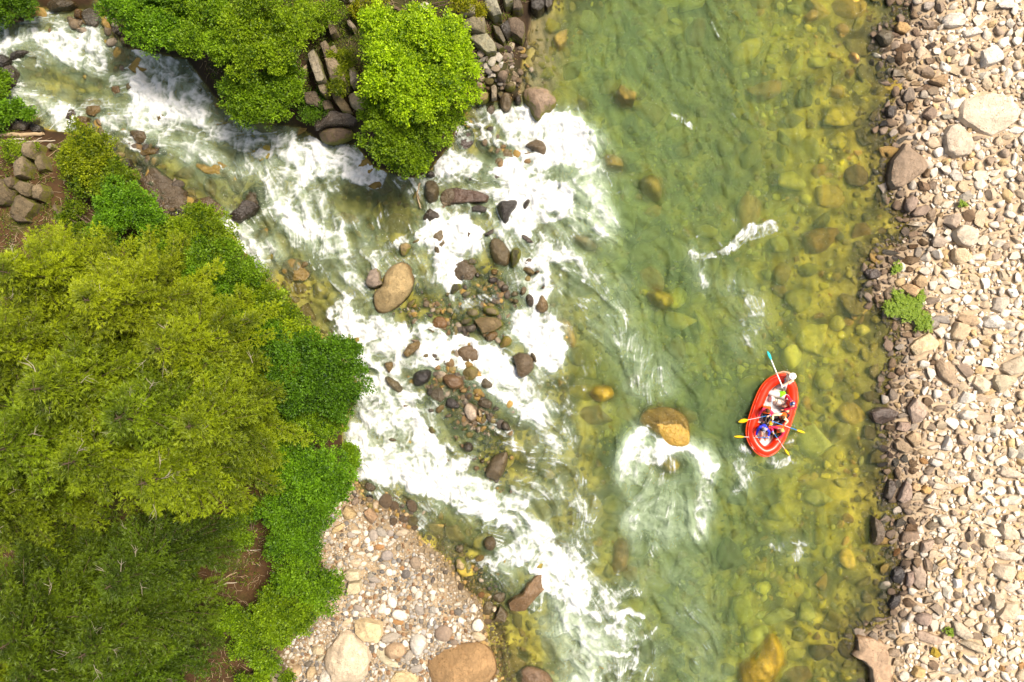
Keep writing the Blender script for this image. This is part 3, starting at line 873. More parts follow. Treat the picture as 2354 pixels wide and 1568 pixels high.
big("boulder", 1, 1, [(2140, 650), (2170, 605), (2240, 620), (2310, 670), (2345, 740), (2322, 850), (2270, 890), (2185, 860), (2145, 745)], .45, M_WET, (.17, .12, .05), "broad brown boulder partly washed over, beside a black-green one", n=48)
big("boulder", 1, 2, [(-3, 705), (55, 695), (90, 742), (70, 830), (12, 898), (-15, 860), (-18, 765)], .55, M_MOSS, (.055, .05, .015), "black-green upright boulder beside the broad brown one")
big("boulder", 1, 1, [(1610, 500), (1690, 490), (1720, 580), (1755, 700), (1700, 835), (1650, 800), (1620, 660)], .19, M_WET, (.20, .14, .06), "long brown boulder awash between two white chutes")
big("boulder", 1, 1, [(1925, 850), (1950, 800), (2010, 792), (2050, 850), (1960, 870)], .3, M_MOSS, (.09, .075, .05), "dark stone with a yellow-green cap in the pebbly shallows")
big("boulder", 1, 1, [(2135, 930), (2170, 895), (2228, 905), (2220, 945), (2170, 962)], .22, M_WET, (.22, .13, .03), "orange brown stone below the broad brown boulder")
big("boulder", 1, 1, [(1870, 970), (1900, 920), (1925, 935), (1915, 1000), (1885, 1000)], .2, M_WET, (.09, .07, .05), "small dark stone, left one of a pair in the pebbly shallows")
big("boulder", 1, 1, [(2005, 960), (2030, 920), (2055, 950), (2040, 985)], .2, M_WET, (.10, .075, .055), "small dark stone, right one of a pair in the pebbly shallows")
big("boulder", 1, 1, [(2115, 985), (2210, 965), (2225, 1020), (2140, 1040)], .21, M_WET, (.07, .052, .045), "flat dark stone awash below the orange brown stone")
big("boulder", 1, 1, [(2238, 1075), (2262, 1035), (2310, 1040), (2322, 1080), (2280, 1112), (2245, 1105)], .28, M_WET, (.12, .085, .055), "round brown stone on the edge of the pebbly shallows")
big("boulder", 1, 1, [(1778, 1120), (1800, 1035), (1850, 1018), (1890, 1050), (1855, 1105), (1800, 1142)], .38, M_MOSS, (.06, .055, .03), "dark mossy stone standing by itself at the shallows' edge")
big("boulder", 1, 1, [(1878, 1140), (1900, 1105), (1970, 1095), (1975, 1130), (1910, 1172)], .28, M_MOSS, (.13, .11, .085), "grey stone with a moss rim below the dark mossy one")
big("boulder", 1, 1, [(1600, 1400), (1640, 1340), (1700, 1325), (1755, 1370), (1755, 1430), (1690, 1452), (1620, 1440)], .22, M_WET, (.26, .125, .03), "wet orange stone shining above the white drop")
big("boulder", 1, 1, [(1785, 1350), (1815, 1290), (1840, 1310), (1820, 1350), (1795, 1370)], .18, M_MOSS, (.16, .14, .03), "small yellow-green stone beside the wet orange one")
big("boulder", 1, 1, [(1915, 1300), (1955, 1258), (2020, 1255), (2060, 1300), (2020, 1345), (1955, 1345)], .40, M_MOSS, (.17, .14, .08), "olive oval stone, upper left of the piled cluster")
big("boulder", 1, 1, [(2070, 1265), (2110, 1235), (2190, 1245), (2238, 1290), (2225, 1330), (2150, 1330), (2090, 1305)], .55, M_MOSS, (.19, .15, .085), "olive oval stone resting on the brown block of the piled cluster")
big("boulder", 1, 1, [(1865, 1385), (1910, 1345), (1970, 1340), (1990, 1375), (1940, 1412), (1885, 1412)], .34, M_MOSS, (.085, .07, .04), "dark oval stone in the piled cluster, under the olive one")
big("boulder", 1, 1, [(1890, 1435), (1960, 1410), (2020, 1400), (2030, 1440), (1985, 1488), (1915, 1465)], .30, M_WET, (.14, .11, .085), "grey banded stone, lowest of the piled cluster")
big("boulder", 1, 1, [(1995, 1365), (2050, 1335), (2200, 1340), (2262, 1375), (2268, 1420), (2190, 1472), (2070, 1497), (2040, 1440)], .42, M_MOSS, (.165, .115, .055), "brown block at the heart of the piled cluster", False)
big("boulder", 1, 1, [(2095, 1520), (2130, 1478), (2200, 1462), (2225, 1500), (2180, 1560), (2110, 1568)], .38, M_WET, (.22, .13, .045), "orange brown stone just below the piled cluster")
big("boulder", 1, 1, [(2240, 1568), (2280, 1505), (2330, 1510), (2355, 1560), (2330, 1610), (2250, 1632), (2228, 1610)], .35, M_MOSS, (.20, .14, .03), "yellow brown stone at the lower right of the piled cluster")
big("boulder", 1, 1, [(1370, 1250), (1400, 1200), (1460, 1165), (1470, 1190), (1420, 1260)], .16, M_MOSS, (.12, .09, .03), "dark oblong stone in the amber water right of the egg-shaped boulder")
big("boulder", 1, 1, [(405, 880), (430, 825), (485, 825), (490, 860), (420, 900)], .15, M_WET, (.24, .16, .05), "tan stone awash in the amber pool")
big("boulder", 1, 0, [(2090, 425), (2195, 345), (2245, 268), (2340, 280), (2400, 330), (2330, 405), (2195, 492), (2130, 462)], .5, M_WET, (.06, .042, .032), "blackish angular boulder by the shrubs on the creek's near bank", False)
big("boulder", 1, 0, [(1745, 330), (1800, 262), (1890, 290), (1880, 345), (1830, 370)], .15, M_WET, (.10, .07, .03), "brown flat stone awash beside the near bank shrubs")
big("boulder", 1, 1, [(-30, 230), (20, 180), (120, 200), (190, 260), (150, 320), (30, 310)], .14, M_WET, (.16, .115, .04), "brown flat boulder awash above the middle drop")
big("boulder", 1, 2, [(80, 890), (130, 870), (215, 920), (200, 960), (130, 940)], .28, M_WET, (.21, .14, .04), "yellow brown bar-shaped stone in the white water")
big("boulder", 1, 2, [(205, 920), (240, 905), (260, 925), (225, 945)], .15, M_WET, (.20, .12, .06), "little stone touching the yellow brown bar-shaped one")
big("boulder", 1, 2, [(90, 840), (150, 790), (205, 815), (195, 860), (120, 870)], .25, M_WET, (.17, .13, .085), "pale brown stone awash above the bar-shaped one")
big("boulder", 1, 2, [(72, 1095), (95, 1055), (135, 1060), (138, 1110), (100, 1150), (75, 1135)], .34, M_WET, (.21, .14, .07), "small tan oval, first of three boulders on the outer edge of the rapids")
big("boulder", 1, 2, [(115, 1160), (145, 1118), (190, 1130), (208, 1190), (190, 1255), (140, 1235)], .38, M_WET, (.095, .06, .035), "dark brown oval, middle of three boulders on the outer edge")
big("boulder", 1, 2, [(198, 1268), (240, 1190), (270, 1120), (318, 1180), (343, 1240), (320, 1292), (262, 1310)], .40, M_WET, (.24, .15, .06), "tan three-cornered boulder on the outer edge of the rapids")
big("boulder", 1, 2, [(75, 570), (140, 600), (205, 660), (150, 665), (90, 615)], .2, M_WET, (.10, .065, .05), "dark sliver of rock surrounded by foam below the black boulder", False)
big("boulder", 1, 2, [(100, 340), (105, 290), (145, 250), (172, 270), (150, 320), (120, 362)], .3, M_WET, (.07, .05, .035), "small dark stone beside the big black boulder")
big("boulder", 1, 2, [(-20, 1140), (10, 1095), (50, 1105), (62, 1140), (20, 1160)], .2, M_WET, (.16, .12, .05), "olive stone awash left of the three edge boulders")
big("boulder", 1, 2, [(-10, 1200), (30, 1165), (70, 1190), (40, 1225)], .25, M_WET, (.18, .13, .05), "brown stone awash below the olive one")
big("boulder", 1, 2, [(265, 1070), (290, 1050), (302, 1068), (280, 1085)], .21, M_WET, (.22, .12, .06), "reddish fist of rock in the foam above the three-cornered boulder")
# upper group
big("boulder", 0, 2, [(95, 850), (130, 780), (250, 778), (350, 828), (410, 900), (412, 960), (382, 1000), (292, 1040), (250, 1112), (210, 1082), (170, 1010), (110, 932)], .8, M_MOSS, (.31, .22, .17), "large pinkish boulder with a bright moss skirt at the top of the main fall", n=56, rings=14)
big("boulder", 0, 2, [(105, 1335), (180, 1290), (250, 1265), (312, 1320), (322, 1382), (290, 1440), (230, 1402), (160, 1360)], .42, M_WET, (.18, .115, .05), "brown rounded boulder in the white fall below the mossy one")
big("boulder", 0, 2, [(15, 900), (50, 865), (88, 900), (85, 955), (40, 962)], .4, M_WET, (.07, .05, .04), "small dark stone touching the large mossy boulder")
big("boulder", 0, 1, [(1810, 1230), (1850, 1130), (1950, 1130), (2005, 1220), (1995, 1320), (1920, 1380), (1840, 1350)], .12, M_WET, (.11, .075, .065), "purplish round boulder awash under the lime tree's edge")
big("boulder", 0, 1, [(2228, 930), (2250, 840), (2320, 825), (2350, 880), (2345, 980), (2300, 1030), (2240, 1000)], .5, M_WET, (.22, .155, .085), "tan upright boulder with a wet foot, between the lime tree and the mossy boulder")
big("boulder", 0, 1, [(1980, 870), (2040, 845), (2135, 840), (2145, 885), (2110, 945), (1990, 945)], .5, M_MOSS, (.28, .20, .095), "tan flat-topped boulder half hidden by the lime tree")
big("boulder", 0, 1, [(2155, 800), (2185, 785), (2208, 800), (2205, 905), (2160, 915)], .35, M_DRY, (.20, .16, .11), "narrow grey stone standing between two tan boulders", False)
big("boulder", 0, 1, [(2015, 800), (2050, 765), (2090, 780), (2090, 820), (2040, 832)], .3, M_DRY, (.22, .15, .08), "small tan oval above the flat-topped boulder")
big("boulder", 0, 1, [(2205, 700), (2235, 650), (2300, 645), (2312, 690), (2270, 740), (2220, 730)], .34, M_DRY, (.16, .115, .08), "brown stone at the foot of the pale pointed slab")
big("boulder", 0, 1, [(2280, 800), (2300, 760), (2360, 745), (2385, 790), (2350, 830), (2290, 825)], .34, M_MOSS, (.13, .10, .05), "olive mossy stone above the tan upright boulder")
big("boulder", 0, 1, [(2210, 1430), (2290, 1350), (2347, 1390), (2380, 1500), (2330, 1590), (2230, 1580), (2180, 1500)], .12, M_WET, (.21, .15, .055), "brown boulder awash in the upper white water")
big("boulder", 0, 1, [(2100, 1010), (2140, 960), (2200, 960), (2200, 1030), (2140, 1070), (2105, 1050)], .2, M_WET, (.15, .105, .06), "brown stone awash under the flat-topped boulder")
big("boulder", 0, 1, [(555, 1205), (640, 1160), (800, 1150), (900, 1190), (890, 1262), (760, 1312), (670, 1322), (590, 1292)], .5, M_MOSS, (.13, .088, .06), "brown boulder with moss on top, at the water under the rock ledge", n=48)
big("boulder", 0, 1, [(500, 1060), (640, 1000), (860, 1040), (940, 1090), (900, 1150), (640, 1150), (540, 1190)], .35, M_WET, (.09, .062, .045), "low dark rock shelf behind the moss-topped brown boulder", False)
big("boulder", 0, 1, [(838, 872), (900, 840), (980, 850), (1035, 900), (1000, 962), (960, 1012), (880, 990), (850, 930)], .6, M_LICHEN, (.34, .27, .18), "rounded grey boulder with green sides at the end of the ledge")
LG = "ledge rocks on the wooded point"
def ledge(r, c, pts, h, colr, label, mat=M_LICHEN, cat="rock", round_=False, **kw):
    colr = tuple(k * .78 for k in colr)
    return big("ledge_rock", r, c, pts, h, mat, colr, label, round_, cat, LG, sink=.8, **kw)
ledge(0, 1, [(484, 512), (545, 468), (600, 570), (660, 752), (640, 780), (582, 792), (530, 650)], .9, (.28, .24, .17), "long narrow grey block of the ledge, leaning beside a dark hollow")
ledge(0, 1, [(582, 800), (645, 782), (680, 880), (650, 915), (610, 880)], .7, (.20, .16, .10), "short grey block below the long narrow one")
ledge(0, 1, [(662, 778), (715, 798), (840, 950), (872, 1020), (790, 1024), (720, 930)], .6, (.19, .14, .075), "brown tapering block running down the ledge to the water")
ledge(0, 1, [(640, 560), (735, 545), (850, 690), (868, 812), (770, 850), (700, 762)], .9, (.25, .19, .12), "broad ledge slab grown over with small plants")
ledge(0, 1, [(868, 655), (920, 640), (962, 782), (890, 822)], .9, (.33, .27, .19), "pale upright block on the right of the overgrown slab")
ledge(0, 1, [(850, 30), (960, -10), (1035, 50), (1075, 132), (1060, 182), (960, 122)], .6, (.30, .25, .18), "large grey rock with rusty plants at the picture's top edge")
ledge(0, 1, [(720, -10), (790, -20), (862, 10), (800, 30), (720, 25)], .5, (.27, .23, .17), "grey rock cut by the top edge, left of the rusty plants")
ledge(0, 1, [(835, 200), (880, 210), (930, 270), (900, 300), (855, 260)], .5, (.25, .20, .14), "small grey rock peeping out beside the lime tree")
ledge(0, 1, [(1480, 102), (1555, 50), (1605, 72), (1590, 130), (1500, 132)], .7, (.46, .40, .33), "pale pointed rock among the top leaves of the lime tree")
ledge(0, 1, [(370, 720), (440, 640), (480, 600), (470, 690), (400, 770)], .5, (.30, .24, .15), "pale rock edge under the yellow-green bush")
ledge(0, 1, [(980, 740), (1030, 745), (1060, 820), (1045, 890), (990, 830)], .6, (.20, .15, .09), "brown block squeezed between the ledge and the lime tree")
ledge(0, 1, [(1858, 182), (1970, 72), (2030, 92), (2015, 182), (1900, 205)], 1.0, (.31, .26, .18), "pale lichened cliff block, upper of two beside the lime tree")
ledge(0, 1, [(1895, 232), (1990, 190), (2050, 130), (2110, 205), (2112, 332), (1990, 322), (1890, 292)], .8, (.20, .17, .105), "dark-streaked cliff block below the pale lichened one")
ledge(0, 1, [(1955, 372), (2000, 330), (2120, 322), (2205, 422), (2205, 482), (2120, 502), (2060, 470)], .6, (.28, .26, .17), "grey-green cracked cliff block at the cliff's foot")
ledge(0, 1, [(2080, 30), (2200, -10), (2262, 182), (2180, 192), (2112, 122)], .9, (.28, .26, .185), "tall grey-green cliff slab with horizontal cracks")
ledge(0, 1, [(2168, 240), (2232, 262), (2292, 392), (2270, 412), (2190, 332)], .5, (.13, .11, .075), "dark tilted slab below the tall grey-green one")
ledge(0, 1, [(2260, -30), (2347, -30), (2360, 60), (2290, 90), (2270, 40)], .8, (.26, .24, .16), "grey block at the top edge, right of the tall slab")
ledge(0, 2, [(0, 60), (60, -20), (105, 100), (60, 130), (5, 130)], .7, (.11, .085, .06), "brown block at the top edge beside the shallow sandy water")
ledge(0, 2, [(160, -30), (300, -30), (300, 92), (240, 127), (170, 100)], .55, (.075, .055, .04), "dark block at the top edge, standing in the shallows", mat=M_WET)
ledge(0, 2, [(292, -30), (392, -30), (365, 70), (325, 105), (298, 80)], .5, (.12, .09, .06), "brown block at the top edge, outermost in the water", mat=M_WET)
ledge(0, 2, [(-50, 190), (40, 175), (120, 222), (122, 322), (95, 392), (20, 350), (-40, 320)], .6, (.13, .095, .065), "brown lichen-spotted block at the edge of the sandy shallows")
ledge(0, 1, [(2230, 250), (2310, 200), (2345, 300), (2310, 370), (2260, 330)], .5, (.08, .06, .045), "dark block in the cleft of the cliff", mat=M_WET)
ledge(0, 1, [(440, 860), (560, 850), (620, 930), (590, 1000), (470, 980)], .5, (.10, .075, .05), "dark block in the hollow below the short grey ledge block")
ledge(0, 1, [(600, 940), (690, 930), (720, 1000), (640, 1030)], .45, (.12, .09, .055), "small dark block above the moss-topped brown boulder")
ledge(0, 1, [(690, 480), (740, 440), (790, 540), (745, 560)], .7, (.22, .17, .11), "narrow brown block above the overgrown slab")
ledge(0, 1, [(600, 420), (660, 400), (720, 520), (650, 560)], .7, (.17, .13, .085), "brown block above the long narrow grey one")
ledge(0, 1, [(640, 150), (700, 120), (760, 330), (700, 360)], .6, (.16, .12, .075), "long brown slab half buried between the two bushes")
ledge(0, 1, [(2120, 420), (2190, 400), (2280, 440), (2230, 470)], .35, (.13, .10, .07), "flat dark stone behind the cracked cliff block")
# left edge of the creek
LE = "rocks at the creek's upper edge"
def edge(pts, h, colr, label, r=0, mat=M_WET, round_=False, **kw):
    return big("boulder", r, 0, pts, h, mat, colr, label, round_, "boulder", LE, **kw)
edge([(80, 532), (120, 482), (250, 453), (268, 490), (150, 552), (110, 562)], .4, (.05, .036, .028), "long black boulder, top one at the left edge of the creek", round_=True)
edge([(-40, 520), (60, 508), (112, 560), (60, 642), (-40, 630)], .5, (.04, .03, .024), "black boulder cut by the left edge")
edge([(30, 652), (112, 590), (166, 662), (160, 790), (90, 862), (40, 762)], .4, (.10, .075, .06), "dark grey slab hanging below the black boulders")
edge([(120, 1200), (182, 1078), (240, 1080), (300, 1150), (250, 1212)], .4, (.11, .085, .06), "dark grey boulder with a hole, above the fallen log")
edge([(295, 1130), (370, 1150), (410, 1210), (330, 1230), (290, 1200)], .3, (.045, .034, .026), "black boulder right of the one with a hole")
edge([(10, 1110), (60, 1080), (100, 1110), (60, 1150)], .4, (.05, .04, .03), "black rock under the small fir branch")
edge([(770, 990), (850, 972), (955, 968), (920, 1030), (870, 1075), (790, 1050)], .22, (.22, .13, .02), "amber flat boulder at the lip of the first drop")
edge([(690, 1090), (740, 1060), (830, 1085), (800, 1130), (720, 1132)], .25, (.18, .11, .025), "amber stone just below the flat amber boulder")
edge([(600, 1090), (640, 1010), (730, 1000), (740, 1050), (660, 1110)], .2, (.085, .055, .03), "dark brown boulder left of the amber pair")
edge([(1195, 1212), (1260, 1195), (1340, 1212), (1352, 1262), (1330, 1312), (1262, 1322)], .3, (.12, .075, .02), "brown boulder with a dark hollow in the middle of the foam")
edge([(1268, 1392), (1330, 1360), (1480, 1358), (1432, 1420), (1300, 1432)], .18, (.17, .105, .02), "amber slab below the boulder with the hollow")
edge([(1000, 800), (1090, 790), (1110, 850), (1040, 875)], .1, (.20, .11, .03), "orange brown stone under the thin water above the main drop")
edge([(1150, 780), (1210, 755), (1230, 800), (1170, 830)], .14, (.18, .13, .03), "yellow brown stone on the brink of the main drop")
edge([(1420, 1070), (1500, 1050), (1515, 1100), (1440, 1115)], .1, (.19, .13, .03), "yellow stone showing through the foam below the main drop")
edge([(1150, 1500), (1200, 1460), (1225, 1530), (1160, 1568)], .3, (.06, .045, .02), "blackish rock at the shrub tips by the lower creek")
edge([(420, 60), (500, -10), (690, 10), (700, 50), (620, 80), (450, 90)], .3, (.09, .06, .02), "brown rock shelf at the top edge of the creek")
edge([(680, 160), (720, 80), (770, 110), (740, 175)], .3, (.15, .08, .02), "rusty rock at the top of the side chute")
edge([(755, 120), (800, 60), (870, 90), (930, 180), (880, 260), (800, 240), (760, 180)], .25, (.10, .08, .05), "grey rock under the trickle above the side chute")
edge([(1020, 260), (1110, 230), (1115, 300), (1060, 320)], .3, (.09, .06, .03), "brown rock under the deep green bush at the creek")
# rock outcrop in the forest, left edge
OG = "blocks of the rock outcrop on the left bank"
def crop_(r, pts, h, colr, label):
    return big("outcrop_block", r, 0, pts, h, M_LICHEN, tuple(k * .5 for k in colr), label, False, "rock", OG, sink=1.0, facets=6, amp=.09)
crop_(0, [(272, 1402), (300, 1330), (380, 1318), (388, 1440), (370, 1492), (282, 1472)], 1.1, (.33, .255, .15), "tall pale tan block, topmost of the outcrop")
crop_(0, [(388, 1440), (430, 1430), (470, 1568), (400, 1590), (372, 1500)], .7, (.26, .20, .11), "tan block leaning on the tall pale one")
crop_(0, [(190, 1502), (262, 1440), (300, 1540), (285, 1640), (210, 1660)], .9, (.28, .215, .13), "narrow upright tan block in the outcrop's middle")
crop_(0, [(460, 1360), (500, 1320), (520, 1360), (490, 1385)], .5, (.45, .38, .28), "small whitish stone beside the outcrop's tall block")
crop_(1, [(-40, 90), (60, 78), (140, 190), (132, 282), (60, 332), (-40, 310)], .8, (.20, .15, .085), "big brown block at the left edge of the outcrop")
crop_(1, [(180, 172), (232, 100), (372, 140), (342, 250), (290, 262)], .9, (.24, .18, .10), "square brown block in the outcrop's middle")
crop_(1, [(372, 150), (430, 130), (462, 192), (420, 290), (350, 270)], .8, (.28, .21, .12), "tan block at the right end of the outcrop")
crop_(1, [(138, 270), (200, 210), (372, 312), (332, 382), (250, 462), (120, 402)], .7, (.22, .165, .09), "large tilted brown block, lowest of the outcrop")
crop_(1, [(100, 90), (180, 70), (185, 150), (150, 180), (105, 150)], .8, (.23, .17, .10), "small brown block between the outcrop's edge and middle")
crop_(1, [(110, 410), (230, 400), (290, 470), (200, 480)], .5, (.20, .15, .09), "low brown block under the large tilted one")
crop_(1, [(500, 320), (530, 310), (575, 400), (550, 410)], .4, (.24, .18, .11), "thin tan slab lying on the brown soil")
# mid-cascade, row 2
big("boulder", 2, 1, [(1350, 100), (1400, 20), (1490, -12), (1527, 0), (1500, 60), (1392, 147), (1360, 130)], .42, M_WET, (.23, .145, .035), "tan brown lozenge boulder alone in the white water", False)
big("boulder", 2, 1, [(1165, 200), (1200, 180), (1262, 180), (1255, 240), (1225, 300), (1200, 270)], .3, M_WET, (.20, .12, .02), "amber stone nearest the dark green tree")
big("boulder", 2, 1, [(1505, 130), (1545, 90), (1600, 95), (1612, 130), (1570, 168), (1530, 150)], .26, M_WET, (.19, .14, .05), "brown stone awash right of the lozenge boulder")
big("boulder", 2, 1, [(1170, 330), (1205, 308), (1290, 345), (1345, 410), (1342, 460), (1300, 472), (1220, 410)], .45, M_WET, (.16, .12, .05), "olive brown oval boulder alone below the amber stone")
big("boulder", 2, 1, [(1430, 340), (1450, 280), (1530, 248), (1600, 245), (1615, 300), (1580, 375), (1490, 418), (1450, 395)], .5, M_WET, (.028, .020, .018), "glossy black boulder at the head of the stony island")
big("boulder", 2, 1, [(1688, 315), (1740, 290), (1850, 300), (1912, 360), (1890, 430), (1800, 447), (1740, 400)], .5, M_WET, (.25, .135, .06), "rusty orange boulder on the stony island", n=48)
big("boulder", 2, 1, [(1880, 290), (1920, 225), (2020, 218), (2048, 300), (2010, 350), (1960, 375), (1930, 330)], .3, M_MOSS, (.16, .12, .04), "olive yellow boulder upstream of the rusty orange one")
big("boulder", 2, 1, [(2048, 380), (2085, 325), (2130, 345), (2185, 400), (2150, 432), (2090, 435)], .36, M_WET, (.15, .115, .065), "olive brown boulder on the outer side of the stony island")
big("boulder", 2, 1, [(1555, 470), (1575, 420), (1615, 425), (1630, 470), (1590, 512)], .28, M_WET, (.075, .06, .045), "dark oval stone below the glossy black boulder")
big("boulder", 2, 1, [(1858, 450), (1900, 412), (1942, 430), (1930, 470), (1880, 470)], .26, M_DRY, (.25, .17, .07), "tan stone tucked under the rusty orange boulder")
big("boulder", 2, 1, [(1918, 500), (1945, 470), (1985, 485), (1975, 520), (1935, 530)], .24, M_DRY, (.19, .145, .085), "brown stone between the tan one and the small orange ball")
big("boulder", 2, 1, [(1998, 490), (2025, 455), (2056, 475), (2045, 510), (2010, 515)], .24, M_WET, (.28, .15, .025), "small orange ball of a stone by the white water")
big("boulder", 2, 1, [(1898, 530), (1925, 500), (1940, 540), (1912, 560)], .16, M_DRY, (.48, .46, .44), "small pale grey stone in the middle of the stony island")
big("boulder", 2, 1, [(1735, 560), (1755, 500), (1815, 510), (1870, 575), (1868, 615), (1790, 615), (1740, 595)], .38, M_WET, (.06, .045, .042), "dark slate boulder in the middle of the stony island")
big("boulder", 2, 1, [(1640, 620), (1670, 575), (1730, 570), (1730, 610), (1680, 660), (1645, 650)], .3, M_WET, (.27, .18, .06), "golden brown oval on the stony island's inner edge")
big("boulder", 2, 1, [(1575, 620), (1610, 595), (1640, 615), (1630, 655), (1580, 650)], .24, M_WET, (.12, .095, .065), "grey stone beside the golden brown oval")
big("boulder", 2, 1, [(1650, 560), (1665, 535), (1690, 560), (1672, 590)], .2, M_WET, (.04, .032, .025), "small black stone above the golden brown oval")
big("boulder", 2, 1, [(1895, 610), (1930, 552), (1985, 560), (2032, 640), (2032, 710), (1975, 748), (1930, 700)], .42, M_DRY, (.34, .27, .20), "pale grey boulder with a dark speckled cheek on the stony island", n=48)
big("boulder", 2, 1, [(2030, 610), (2058, 620), (2078, 670), (2050, 710), (2040, 660)], .3, M_DRY, (.32, .25, .15), "thin tan stone leaning on the pale speckled boulder")
big("boulder", 2, 1, [(2050, 720), (2090, 650), (2108, 690), (2090, 745), (2050, 745)], .22, M_MOSS, (.13, .10, .04), "olive stone behind the thin tan one")
big("boulder", 2, 1, [(2005, 570), (2060, 512), (2150, 525), (2185, 570), (2150, 620), (2090, 610)], .34, M_WET, (.125, .09, .05), "dark-topped long boulder on the island's outer edge")
big("boulder", 2, 1, [(2160, 640), (2185, 575), (2238, 600), (2230, 625)], .26, M_WET, (.12, .095, .07), "dark wedge at the tail of the dark-topped boulder")
big("boulder", 2, 1, [(2238, 770), (2255, 722), (2310, 730), (2330, 790), (2345, 820), (2270, 810)], .36, M_WET, (.085, .055, .025), "dark brown cube-like stone below the island's outer edge")
big("boulder", 2, 1, [(1580, 800), (1600, 762), (1640, 790), (1655, 825), (1620, 848), (1590, 830)], .3, M_MOSS, (.10, .08, .03), "dark olive stone alone in the white water below the island")
big("boulder", 2, 1, [(1875, 805), (1930, 778), (1950, 795), (1900, 822)], .2, M_MOSS, (.12, .09, .03), "small olive stone at the island's lower tip")
big("boulder", 2, 1, [(1915, 850), (1950, 815), (2015, 820), (2020, 865), (1950, 890)], .14, M_MOSS, (.17, .135, .04), "olive boulder awash below the island's tip")
big("boulder", 2, 1, [(1895, 960), (1920, 915), (1980, 920), (1998, 965), (1980, 1010), (1925, 1015)], .4, M_WET, (.07, .05, .03), "black-brown round boulder downstream of the stony island")
big("boulder", 2, 1, [(2090, 1212), (2150, 1080), (2180, 1040), (2270, 1005), (2300, 995), (2318, 1050), (2290, 1170), (2222, 1290), (2112, 1258)], .5, M_WET, (.18, .125, .065), "big brown slab-sided boulder near the tail of the rapids", n=48)
big("boulder", 2, 1, [(2050, 1090), (2085, 1065), (2100, 1100), (2065, 1120)], .2, M_WET, (.10, .07, .03), "small brown stone left of the slab-sided boulder")
big("boulder", 2, 1, [(790, 1080), (850, 1040), (910, 1070), (915, 1120), (860, 1140), (800, 1110)], .4, M_WET, (.11, .08, .035), "brown bank boulder under the shrub by the lower rapids")
big("boulder", 2, 1, [(990, 1290), (1060, 1280), (1110, 1340), (1060, 1385), (1000, 1360)], .25, M_WET, (.13, .09, .05), "brown boulder on the shore between shrub and cobbles")
big("boulder", 2, 1, [(1200, 895), (1240, 870), (1300, 905), (1250, 920)], .17, M_WET, (.16, .12, .05), "olive stone almost lost in the white water")
big("boulder", 2, 2, [(-5, 132), (60, 93), (150, 105), (200, 150), (205, 240), (160, 300), (90, 337), (50, 320), (28, 205)], .55, M_WET, (.16, .10, .04), "brown faceted boulder at the outer corner of the white water", False, n=48)
big("boulder", 2, 2, [(160, 110), (190, 90), (230, 150), (222, 205), (200, 170)], .36, M_WET, (.12, .08, .03), "thin stone behind the brown faceted boulder")
big("boulder", 2, 2, [(1165, 745), (1210, 640), (1350, 595), (1505, 605), (1615, 710), (1635, 850), (1615, 960), (1450, 955), (1360, 885), (1285, 810)], .21, M_SUB, (.34, .21, .03), "large golden boulder with water sheeting over it, midstream", z0=-.115, n=64, rings=16, facets=2, amp=.02, tilt=(0, -.17))
SUBS.append(([CW(2, 2, x, y) for x, y in [(1165, 745), (1210, 640), (1350, 595), (1505, 605), (1615, 710), (1635, 850), (1615, 960), (1450, 955), (1360, 885), (1285, 810)]], -.02))
# river, deeper: lie under the surface
SG = "big stones seen through the river water"
def sub(r, c, pts, top, colr, label, **kw):
    colr = tuple(min(.9, k * 1.5) for k in colr); kw.setdefault('facets', 2); kw.setdefault('amp', .02)
    m = np.mean(pts, 0); X, Y = CW(r, c, m[0], m[1]); zb = gz(X, Y)
    h = max(top - zb, 0.12)
    SUBS.append(([CW(r, c, x, y) for x, y in pts], top))
    return big("submerged_boulder", r, c, pts, h, M_SUB, colr, label, kw.pop("round_", True), "boulder", SG, z0=zb, sink=.3, **kw)
sub(2, 2, [(690, 470), (760, 398), (900, 395), (952, 470), (900, 530), (800, 567), (730, 520)], -.05, (.50, .32, .03), "yellow boulder under water upstream of the large golden one")
sub(2, 2, [(1290, 1100), (1350, 1040), (1500, 1035), (1560, 1120), (1500, 1190), (1400, 1220)], -.12, (.48, .33, .04), "yellow boulder under water inside the golden boulder's wake")
sub(3, 3, [(-260, 1420), (-100, 1300), (0, 1125), (62, 1108), (112, 1180), (162, 1290), (152, 1400), (100, 1500), (60, 1660), (-250, 1660), (-275, 1510)], -.08, (.52, .32, .02), "orange yellow boulder under water at the bottom edge of the river", n=56)
sub(0, 2, [(945, 870), (970, 820), (1040, 870), (1130, 905), (1110, 975), (1000, 985), (950, 930)], -.15, (.48, .30, .06), "golden stone under the green water right of the mossy boulder", round_=False)
sub(0, 2, [(800, 1480), (840, 1440), (900, 1445), (1000, 1500), (1012, 1560), (830, 1568)], -.15, (.46, .30, .06), "golden flat stone under water right of the white fall", round_=False)
sub(0, 2, [(370, 370), (430, 310), (505, 285), (500, 400), (440, 460), (390, 440)], -.10, (.40, .27, .07), "tan stone under the shallows near the cliff", round_=False)
sub(0, 2, [(570, 930), (640, 900), (720, 960), (680, 1010), (590, 990)], -.25, (.42, .34, .05), "yellow stone under water closest to the mossy boulder")
sub(0, 3, [(320, 150), (400, 90), (440, 85), (445, 185), (350, 210)], -.25, (.42, .27, .06), "square orange stone under water near the top edge", round_=False)
sub(0, 3, [(550, 830), (610, 770), (690, 790), (718, 880), (660, 920), (580, 880)], -.15, (.44, .32, .05), "cracked yellow stone under the water off the rubble bank")
sub(0, 3, [(735, 500), (780, 470), (840, 530), (840, 590), (790, 580)], .02, (.36, .2, .05), "orange stone breaking the surface off the rubble bank")
sub(1, 2, [(500, 610), (560, 575), (700, 590), (800, 680), (760, 740), (600, 690)], -.1, (.34, .22, .06), "brown boulder under water at the edge of the foam")
